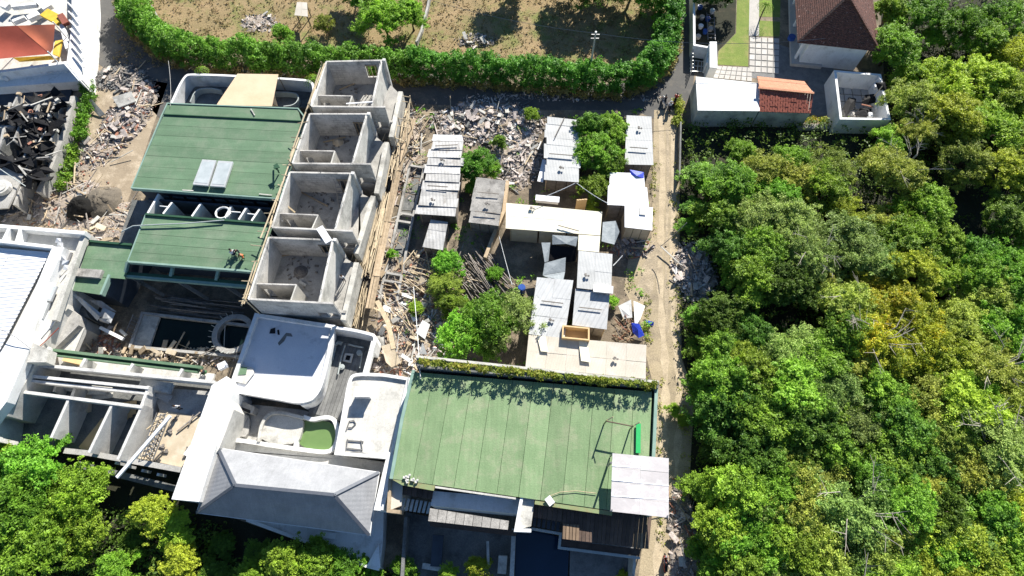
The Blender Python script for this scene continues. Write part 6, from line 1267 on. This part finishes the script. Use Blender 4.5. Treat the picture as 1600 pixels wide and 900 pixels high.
ADJ = dict(deep='dark green', mid='mid green', fresh='fresh green', lime='lime green', olive='olive green', gold='golden yellow', grey='greyish green')
def rowname(y):
    for lim, n in [(20, 'along the top edge'), (70, 'level with the brown hip roof'), (120, 'level with the hip roof eaves'), (165, 'level with the netted yard'), (215, 'just below the netted yard'), (265, 'level with the blue tarpaulin corner'), (310, 'level with the middle white shed'), (355, 'level with the long cream roof'), (400, 'level with the plywood walled shed'), (445, 'level with the rubbish heap'), (490, 'level with the scrap heap'), (535, 'level with the violet tarpaulin'), (580, 'level with the beige roof'), (630, 'level with the rooftop hedge'), (680, 'level with the rooftop goalpost'), (730, 'level with the awning top'), (780, 'level with the awning bottom'), (830, 'level with the dark decks'), (2000, 'near the bottom edge')]:
        if y < lim: return n
def colname(x):
    for lim, n in [(1100, 'beside the dirt track'), (1150, 'in the front rank'), (1205, 'in the second rank'), (1260, 'in the third rank'), (1315, 'in the fourth rank'), (1370, 'in mid forest'), (1425, 'right of mid forest'), (1480, 'in the right half'), (1535, 'second from the right edge'), (3000, 'at the right edge')]:
        if x < lim: return n
FT = [ # px, py, radius, kind, variant
 (1220, 305, 3.0, 'fresh', 2), (1325, 330, 3.0, 'lime', 0), (1385, 345, 2.6, 'olive', 2), (1165, 415, 2.8, 'fresh', 1), (1320, 520, 3.2, 'mid', 3), (1160, 560, 2.8, 'lime', 1), (1215, 650, 3.0, 'fresh', 2), (1295, 640, 3.2, 'lime', 1), (1370, 640, 3.2, 'fresh', 1), (1435, 700, 3.2, 'lime', 0), (1230, 750, 3.0, 'fresh', 2), (1300, 750, 3.0, 'olive', 2), (1365, 760, 3.2, 'mid', 3), (1435, 770, 3.0, 'olive', 2), (1510, 790, 3.0, 'fresh', 0), (1580, 800, 3.2, 'lime', 1), (1195, 805, 3.0, 'grey', 2), (1260, 815, 3.2, 'grey', 2), (1390, 830, 3.2, 'olive', 2), (1460, 830, 3.2, 'lime', 1), (1525, 840, 3.2, 'grey', 2), (1255, 870, 3.2, 'mid', 3), (1200, 870, 3.0, 'fresh', 2), (1325, 880, 3.2, 'grey', 2), (1530, 430, 3.0, 'mid', 3), (1520, 600, 3.2, 'fresh', 2), (1355, 570, 3.0, 'olive', 2), (1545, 545, 3.0, 'fresh', 2),
 (1395, 12, 3.4, 'mid', 0), (1450, 15, 3.6, 'fresh', 0), (1515, 30, 3.6, 'fresh', 1), (1575, 20, 3.6, 'mid', 1), (1405, 62, 3.6, 'fresh', 1), (1460, 55, 2.2, 'fresh', 0), (1545, 60, 3.2, 'mid', 2), (1590, 75, 3.4, 'lime', 0),
 (1425, 110, 2.8, 'mid', 0), (1490, 120, 4.2, 'lime', 0), (1545, 115, 3.8, 'lime', 1), (1590, 140, 3.8, 'lime', 0), (1440, 150, 3.8, 'olive', 0), (1500, 175, 4.0, 'lime', 1), (1560, 190, 4.0, 'lime', 0), (1440, 200, 3.0, 'olive', 1), (1395, 215, 2.6, 'fresh', 0),
 (1240, 246, 3.0, 'mid', 1), (1305, 256, 3.2, 'olive', 0), (1160, 235, 2.4, 'mid', 2), (1200, 262, 3.4, 'olive', 0), (1100, 275, 3.0, 'mid', 0), (1150, 285, 3.4, 'mid', 2), (1245, 275, 3.4, 'olive', 0), (1295, 285, 3.4, 'mid', 1), (1410, 262, 4.4, 'olive', 1), (1520, 240, 3.4, 'olive', 0), (1585, 262, 3.8, 'lime', 1),
 (1090, 325, 1.9, 'fresh', 1), (1075, 352, 1.4, 'fresh', 0), (1135, 335, 3.2, 'mid', 0), (1190, 330, 3.6, 'grey', 0), (1245, 345, 4.2, 'grey', 0), (1450, 318, 3.4, 'mid', 2), (1590, 330, 3.4, 'deep', 0), (1145, 375, 3.4, 'deep', 0), (1195, 385, 3.6, 'mid', 1), (1270, 395, 3.6, 'grey', 1), (1340, 375, 4.2, 'grey', 0), (1430, 375, 3.6, 'fresh', 1), (1490, 375, 3.2, 'mid', 0), (1375, 405, 3.4, 'grey', 0),
 (1180, 430, 3.2, 'mid', 2), (1235, 440, 3.4, 'deep', 1), (1300, 440, 2.8, 'olive', 0), (1430, 420, 3.4, 'lime', 1), (1490, 425, 3.2, 'lime', 0), (1545, 405, 3.6, 'fresh', 0), (1590, 425, 3.6, 'fresh', 1), (1560, 460, 3.8, 'olive', 0),
 (1090, 495, 2.4, 'fresh', 0), (1130, 485, 3.0, 'deep', 0), (1330, 480, 3.8, 'olive', 1), (1395, 470, 4.4, 'gold', 0), (1450, 510, 4.4, 'gold', 0), (1365, 530, 4.2, 'gold', 1), (1425, 565, 4.0, 'gold', 0), (1510, 510, 3.8, 'olive', 0), (1580, 505, 4.0, 'fresh', 0), (1085, 545, 1.6, 'fresh', 1), (1120, 540, 3.0, 'mid', 0), (1180, 520, 2.8, 'deep', 1),
 (1245, 545, 3.6, 'grey', 0), (1290, 560, 3.6, 'mid', 1), (1500, 565, 3.8, 'lime', 0), (1560, 575, 4.2, 'olive', 1), (1130, 590, 4.0, 'fresh', 0), (1190, 580, 3.8, 'mid', 0), (1240, 605, 4.2, 'mid', 2), (1310, 610, 4.0, 'grey', 0), (1380, 605, 3.8, 'mid', 0), (1450, 625, 3.8, 'olive', 0), (1520, 630, 4.2, 'lime', 1), (1585, 640, 3.8, 'olive', 1), (1060, 655, .9, 'mid', 1),
 (1140, 640, 3.8, 'deep', 0), (1195, 650, 4.0, 'mid', 1), (1270, 660, 4.0, 'deep', 1), (1340, 660, 3.8, 'grey', 0), (1410, 665, 3.8, 'mid', 2), (1480, 680, 3.8, 'olive', 0), (1550, 690, 4.4, 'grey', 1), (1120, 690, 2.8, 'deep', 0), (1180, 705, 3.6, 'deep', 1), (1250, 715, 3.6, 'deep', 0), (1320, 715, 3.6, 'mid', 0), (1395, 720, 3.8, 'mid', 1), (1460, 740, 3.8, 'deep', 0), (1530, 745, 3.8, 'olive', 0), (1590, 740, 3.8, 'lime', 0),
 (1090, 770, 2.9, 'mid', 0), (1145, 765, 3.4, 'mid', 2), (1205, 775, 3.4, 'mid', 1), (1270, 775, 4.4, 'olive', 0), (1335, 790, 4.6, 'grey', 1), (1410, 790, 3.8, 'mid', 2), (1475, 800, 3.6, 'deep', 1), (1550, 805, 3.8, 'mid', 0), (1115, 825, 3.2, 'mid', 1), (1165, 835, 3.4, 'fresh', 0), (1225, 840, 3.4, 'mid', 0), (1290, 845, 4.6, 'olive', 0), (1360, 855, 4.2, 'olive', 0), (1430, 855, 2.8, 'grey', 1), (1490, 860, 3.4, 'fresh', 1), (1550, 875, 4.0, 'lime', 0), (1600, 860, 3.8, 'mid', 1),
 (1110, 890, 3.0, 'mid', 2), (1170, 900, 3.4, 'mid', 0), (1240, 910, 3.6, 'grey', 0), (1320, 920, 4.0, 'olive', 1), (1400, 915, 3.8, 'mid', 1), (1480, 925, 3.8, 'lime', 1), (1640, 100, 4, 'lime', 0), (1640, 220, 4, 'olive', 0), (1640, 420, 4, 'mid', 0), (1640, 560, 4, 'fresh', 0), (1640, 700, 4, 'lime', 0), (1640, 820, 4, 'mid', 0)]
seen = {}
for (x, y, r, lm, v) in FT:
    if y > 450 and x < 1150: x += 9 if y < 690 else 15
    bare = lm in ('gold', 'grey', 'olive') and v == 1
    base = f"{'large ' if r > 4 else 'small ' if r < 2.5 else ''}{ADJ[lm]} {'bare branched tree' if bare else 'tree'}, {colname(x)}, {rowname(y)}"
    n = seen.get(base, 0); seen[base] = n+1
    if n: base = base.replace(' tree', ' right hand tree', 1) if n == 1 else base.replace(' tree', ' rightmost tree', 1)
    tree(x, y, r*(1.04 if x > 1125 else 1.1), lm, base, v, None, .58 if x < 1128 else 1.0)
# undergrowth of the forest: one uncountable mass
cs = []
for i in range(5200):
    x, y = random.uniform(1066, 1680), random.uniform(190, 1000)
    if 1480 < x < 1580 and 255 < y < 400 and random.random() < .85: continue
    if x < 1115 and 385 < y < 460: continue
    if x < 1072+18*(y > 560) and 200 < y: continue
    q = P(x, y, .8); cs.append((q.x, q.y, random.uniform(.3, 1.9)))
for i in range(900):
    x, y = random.uniform(1385, 1680), random.uniform(-80, 200); q = P(x, y, .8); cs.append((q.x, q.y, random.uniform(.3, 1.8)))
C, Nn, sz = clump_leaves(np.array(cs), RNG.uniform(.4, .8, len(cs)), 16, .34)
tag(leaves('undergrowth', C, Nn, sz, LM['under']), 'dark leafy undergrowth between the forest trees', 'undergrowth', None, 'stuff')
# field and neighbourhood trees
for (x, y, r, lm, v, l) in [
 (598, 18, 4.4, 'fresh', 0, 'bushy green tree on the dry field by the thin stone wall'), (640, 12, 3.2, 'mid', 0, 'darker green tree touching the thin stone wall on the dry field'),
 (505, 30, 1.8, 'olive', 0, 'small olive shrub right of the field hut'), (560, -12, 2.8, 'mid', 1, 'green tree on the dry field cut by the top edge'), (440, 50, 2.0, 'mid', 2, 'low shrub between the field hut and the hedge'),
 (800, -62, 4.6, 'mid', 0, 'tall tree beyond the top edge shading the dry field, left one'), (925, -58, 5.4, 'deep', 0, 'tall tree beyond the top edge shading the dry field, middle one'), (1000, -62, 5.2, 'mid', 2, 'tall tree beyond the top edge shading the dry field, right one'), (1010, -18, 3.6, 'mid', 2, 'tree just beyond the top edge beside the right hand hedge'),
 (572, -52, 4.0, 'deep', 1, 'tall tree beyond the top edge above the field hut'), (1128, -42, 4.0, 'deep', 0, 'tree beyond the top edge shading the lane side garden'),
 (760, 498, 3.9, 'fresh', 1, 'bright green bushy shrub, left of the pair above the rooftop hedge'), (728, 520, 3.6, 'fresh', 0, 'yellowish green shrub at the edge of the timber debris'), (785, 500, 3.7, 'grey', 0, 'greyer green shrub, right of the pair above the rooftop hedge'),
 (742, 250, 2.6, 'fresh', 0, 'small bright bush between the long grey shed and the white rubble'), (770, 262, 1.5, 'fresh', 1, 'small bush beside the white rubble heap'), (782, 218, 1.4, 'mid', 0, 'small bush growing on the white rubble'), (830, 176, 1.4, 'mid', 1, 'small bush by the lane above the ragged edged shed'), (738, 290, 1.2, 'fresh', 0, 'small bush between the two grey sheds'),
 (925, 195, 3.0, 'mid', 0, 'leafy tree between the two pale sheds near the lane'), (958, 198, 2.9, 'fresh', 0, 'bright leafy tree left of the narrow pale shed'), (935, 232, 3.0, 'fresh', 1, 'bright green tree in the middle of the gap between the pale sheds'), (955, 255, 2.6, 'mid', 1, 'green tree above the white sheeted sheds'), (930, 290, 2.4, 'mid', 2, 'green shrub left of the white sheeted sheds'), (925, 322, 1.1, 'lime', 0, 'lime shrub touching the long cream roof'),
 (700, 410, 2.2, 'fresh', 0, 'weedy shrub at the upper end of the timber debris'), (695, 440, 2.3, 'olive', 0, 'weedy olive shrub in the pole heap'), (704, 470, 2.2, 'mid', 0, 'weedy green shrub above the two big shrubs'), (773, 425, 1.2, 'fresh', 1, 'small bush in the dark pole yard'), (650, 480, 1.2, 'mid', 1, 'small weed bush among the timber debris'), (612, 395, .9, 'fresh', 0, 'weed tuft in the trench'), (690, 395, 1.0, 'fresh', 1, 'weed tuft beside the small ribbed shed'),
 (957, 470, .9, 'fresh', 0, 'weed tuft beside the scrap heap'), (1055, 640, 1.1, 'mid', 0, 'small sapling at the edge of the dirt track'),
 # left bottom
 (42, 733, 4.2, 'fresh', 0, 'big bright green tree at the left edge below the beam building, upper crown'), (15, 790, 4.2, 'fresh', 2, 'big bright tree cut by the left edge'), (108, 765, 3.6, 'fresh', 1, 'bright green tree overlapping the lower beam edge'), (35, 862, 4.4, 'fresh', 0, 'yellowish green tree in the lower left corner'), (105, 825, 3.0, 'lime', 0, 'yellowish tree just right of the lower left corner'), (-8, 722, 3.0, 'mid', 0, 'green tree at the left edge by the beams'),
 (235, 805, 2.6, 'lime', 1, 'feathery yellow green tree below the white ramp, left one'), (272, 828, 2.4, 'lime', 0, 'feathery yellow green tree below the white ramp, right one'), (276, 876, 2.3, 'lime', 1, 'feathery yellow green tree at the bottom edge'), (175, 893, 2.6, 'fresh', 0, 'green tree at the bottom edge left of the feathery trees'),
 (440, 882, 3.0, 'mid', 0, 'green tree at the bottom edge below the slate roof, first from left'), (490, 880, 2.9, 'mid', 1, 'green tree at the bottom edge below the slate roof, second from left'), (535, 893, 2.7, 'fresh', 0, 'green tree at the bottom edge below the slate roof, third from left'), (580, 905, 1.5, 'fresh', 1, 'green bush below the white corner block'), (630, 895, 1.6, 'fresh', 0, 'green bush at the bottom edge of the dark courts'), (745, 898, 1.8, 'lime', 0, 'lime bush at the bottom edge of the dark courts'), (700, 900, 1.3, 'lime', 1, 'small lime bush at the bottom edge of the dark courts'), (398, 912, 2.4, 'mid', 2, 'green tree cut by the bottom edge'), (345, 855, 1.5, 'deep', 0, 'dark bush in the shade of the slate roof, left'), (400, 862, 1.5, 'deep', 1, 'dark bush in the shade of the slate roof, right'), (205, 850, 1.6, 'deep', 0, 'dark bush in the shade below the beam building'), (330, 895, 1.6, 'deep', 1, 'dark bush at the bottom edge beside the feathery trees'),
 (977, 905, .8, 'lime', 0, 'tiny lime weed at the foot of the court wall')]:
    tree(x, y, r, lm, l, v)
for ks in KIND.values():
    for k in ks:
        if k['label'] == 'x':
            for c in list(k.children): bpy.data.objects.remove(c)
            bpy.data.objects.remove(k)
# undergrowth in the lower left hollow
cs = []
for i in range(1500):
    x, y = random.uniform(-60, 620), random.uniform(755, 960)
    if y < 745+.12*x+30 : continue
    if 360 < x and y < 880: continue
    q = P(x, y, .5); cs.append((q.x, q.y, random.uniform(.2, 1.4)))
C, Nn, sz = clump_leaves(np.array(cs), RNG.uniform(.4, .8, len(cs)), 16, .32)
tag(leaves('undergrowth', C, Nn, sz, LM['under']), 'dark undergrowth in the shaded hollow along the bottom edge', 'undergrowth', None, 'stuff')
# hedges along the lane
hedge_line('lane_hedge', [(185, -30), (205, 12), (238, 42), (290, 62), (400, 70), (520, 76), (640, 82)], 3.8, 3.5, 3.9, 40, 40, .30, 'hedge', 'tall bushy hedge along the lane, left stretch up to the field tree', rad=(.3, .55))
hedge_line('lane_hedge', [(640, 82), (760, 90), (880, 99), (975, 106), (1020, 88), (1045, 55), (1050, -30)], 3.8, 3.5, 3.5, 40, 40, .30, 'hedge', 'tall bushy hedge along the lane, right stretch bending up at the track junction', rad=(.3, .55))
hedge_line('ruin_hedge', [(128, 115), (133, 145), (126, 180), (118, 210)], 1.6, 1.4, 1.3, 16, 30, .28, 'fresh', 'scruffy green strip between the netted ruins and the rubble')
hedge_line('ruin_hedge', [(112, 225), (100, 262), (88, 292)], 1.2, 1.0, 1.2, 12, 30, .28, 'mid', 'scruffy green weeds along the lower retaining wall of the ruins')
hedge_line('track_weeds', [(1062, 150), (1064, 170), (1062, 192)], .8, .7, .9, 12, 30, .25, 'moss', 'weeds along the track below the metal gate')
# grass tufts on the dry field
cs = []
for i in range(4200):
    x, y = random.uniform(180, 1040), random.uniform(-60, 105); q = P(x, y, .1); cs.append((q.x, q.y, random.uniform(.02, .25)))
C, Nn, sz = clump_leaves(np.array(cs), RNG.uniform(.2, .5, len(cs)), 7, .26)
LM['dryg'] = leafmat('dry_grass_blade', (.36, .30, .13), (.19, .19, .07), (.40, .30, .16))
tag(leaves('dry_grass', C, Nn, sz, LM['dryg']), 'tufts of dry grass on the upper field', 'grass', None, 'stuff')
rr = random.Random(11)
cs = []
for i in range(240):
    k = rr.random(); y = rr.choice([rr.uniform(250, 372), rr.uniform(440, 540), rr.uniform(600, 860), rr.uniform(200, 900)]); x = (1021 if y < 380 else 984 if y < 460 else 1010 if y < 590 else 1031)+rr.gauss(0, 2.5) if k < .5 else (1060 if y < 560 else 1072)+rr.gauss(0, 4)
    q = P(x, y, .1); cs.append((q.x, q.y, rr.uniform(.02, .3)))
C, Nn, sz = clump_leaves(np.array(cs), RNG.uniform(.15, .45, len(cs)), 12, .2); tag(leaves('verge_weeds', C, Nn, sz, LM['olive'], per=12), 'low weeds along both edges of the dirt track', 'weeds', None, 'stuff')
cs = []
for i in range(900):
    x, y = rr.uniform(630, 1015), rr.uniform(165, 590); q = P(x, y, .1)
    if math.sin(q.x*.9)+math.sin(q.y*1.1+2)+math.sin(q.x*.4+q.y*.5) > .3: cs.append((q.x, q.y, rr.uniform(.02, .5)))
C, Nn, sz = clump_leaves(np.array(cs), RNG.uniform(.2, .55, len(cs)), 18, .24); tag(leaves('yard_weeds', C, Nn, sz, LM['mid'], per=18), 'patches of weeds on the dark ground of the shed yard', 'weeds', None, 'stuff')
cable(P(646, 448, 4.5), P(657, 592, 6.5), .3, 'thin white cable over the timber debris to the roof hedge', .035, 'pipew')
cable(P(263, 95, 5.5), P(266, 166, 6.2), .3, 'thin grey cable over the lane to the upper green roof', .022, 'steel')
cable(P(640, -10, 6), P(932, 52, 7.7), .8, 'dark cable from the field tree to the utility pole', .03)
cable(P(932, 52, 7.7), P(1290, 60, 6.5), 1.2, 'dark cable from the utility pole to the hip roofed house', .03)
# potted palm at the terrace and spiky plant
def palm(px, py, z, r, label, lm='mid'):
    q = P(px, py, z); t = thing('palm', label, 'palm', (q.x, q.y, 0)); mb = MB(); mb.tube([(q.x, q.y, 0), (q.x, q.y, z)], .1, 6); mesh_obj('trunk', mb, M['bark'], t)
    for k in range(11):
        a = k*.571; Cs = []; Ns = []
        for j in range(1, 9):
            u = j/8; c = Vector((q.x+r*u*math.cos(a), q.y+r*u*math.sin(a), z+.5*u-1.0*u*u))
            for s_ in (-1, 1): Cs.append(c+Vector((-math.sin(a), math.cos(a), 0))*s_*.14); Ns.append((.6*math.cos(a), .6*math.sin(a), .6))
        leaves('frond', np.array([tuple(c) for c in Cs]), unit(np.array(Ns)), np.full(len(Cs), .26), LM[lm], t, asp=.35)
palm(312, 108, 3.4, .9, 'small palm rising over the left corner of the curved terrace wall'); palm(486, 122, 3.3, 1.1, 'small palm at the right end of the curved terrace wall'); palm(1598-1, 4, 3, 1.0, 'small palm by the upper right corner')
palm(1198, 6, 2.4, 1.1, 'small palm on the lawn beside the hip roofed house')
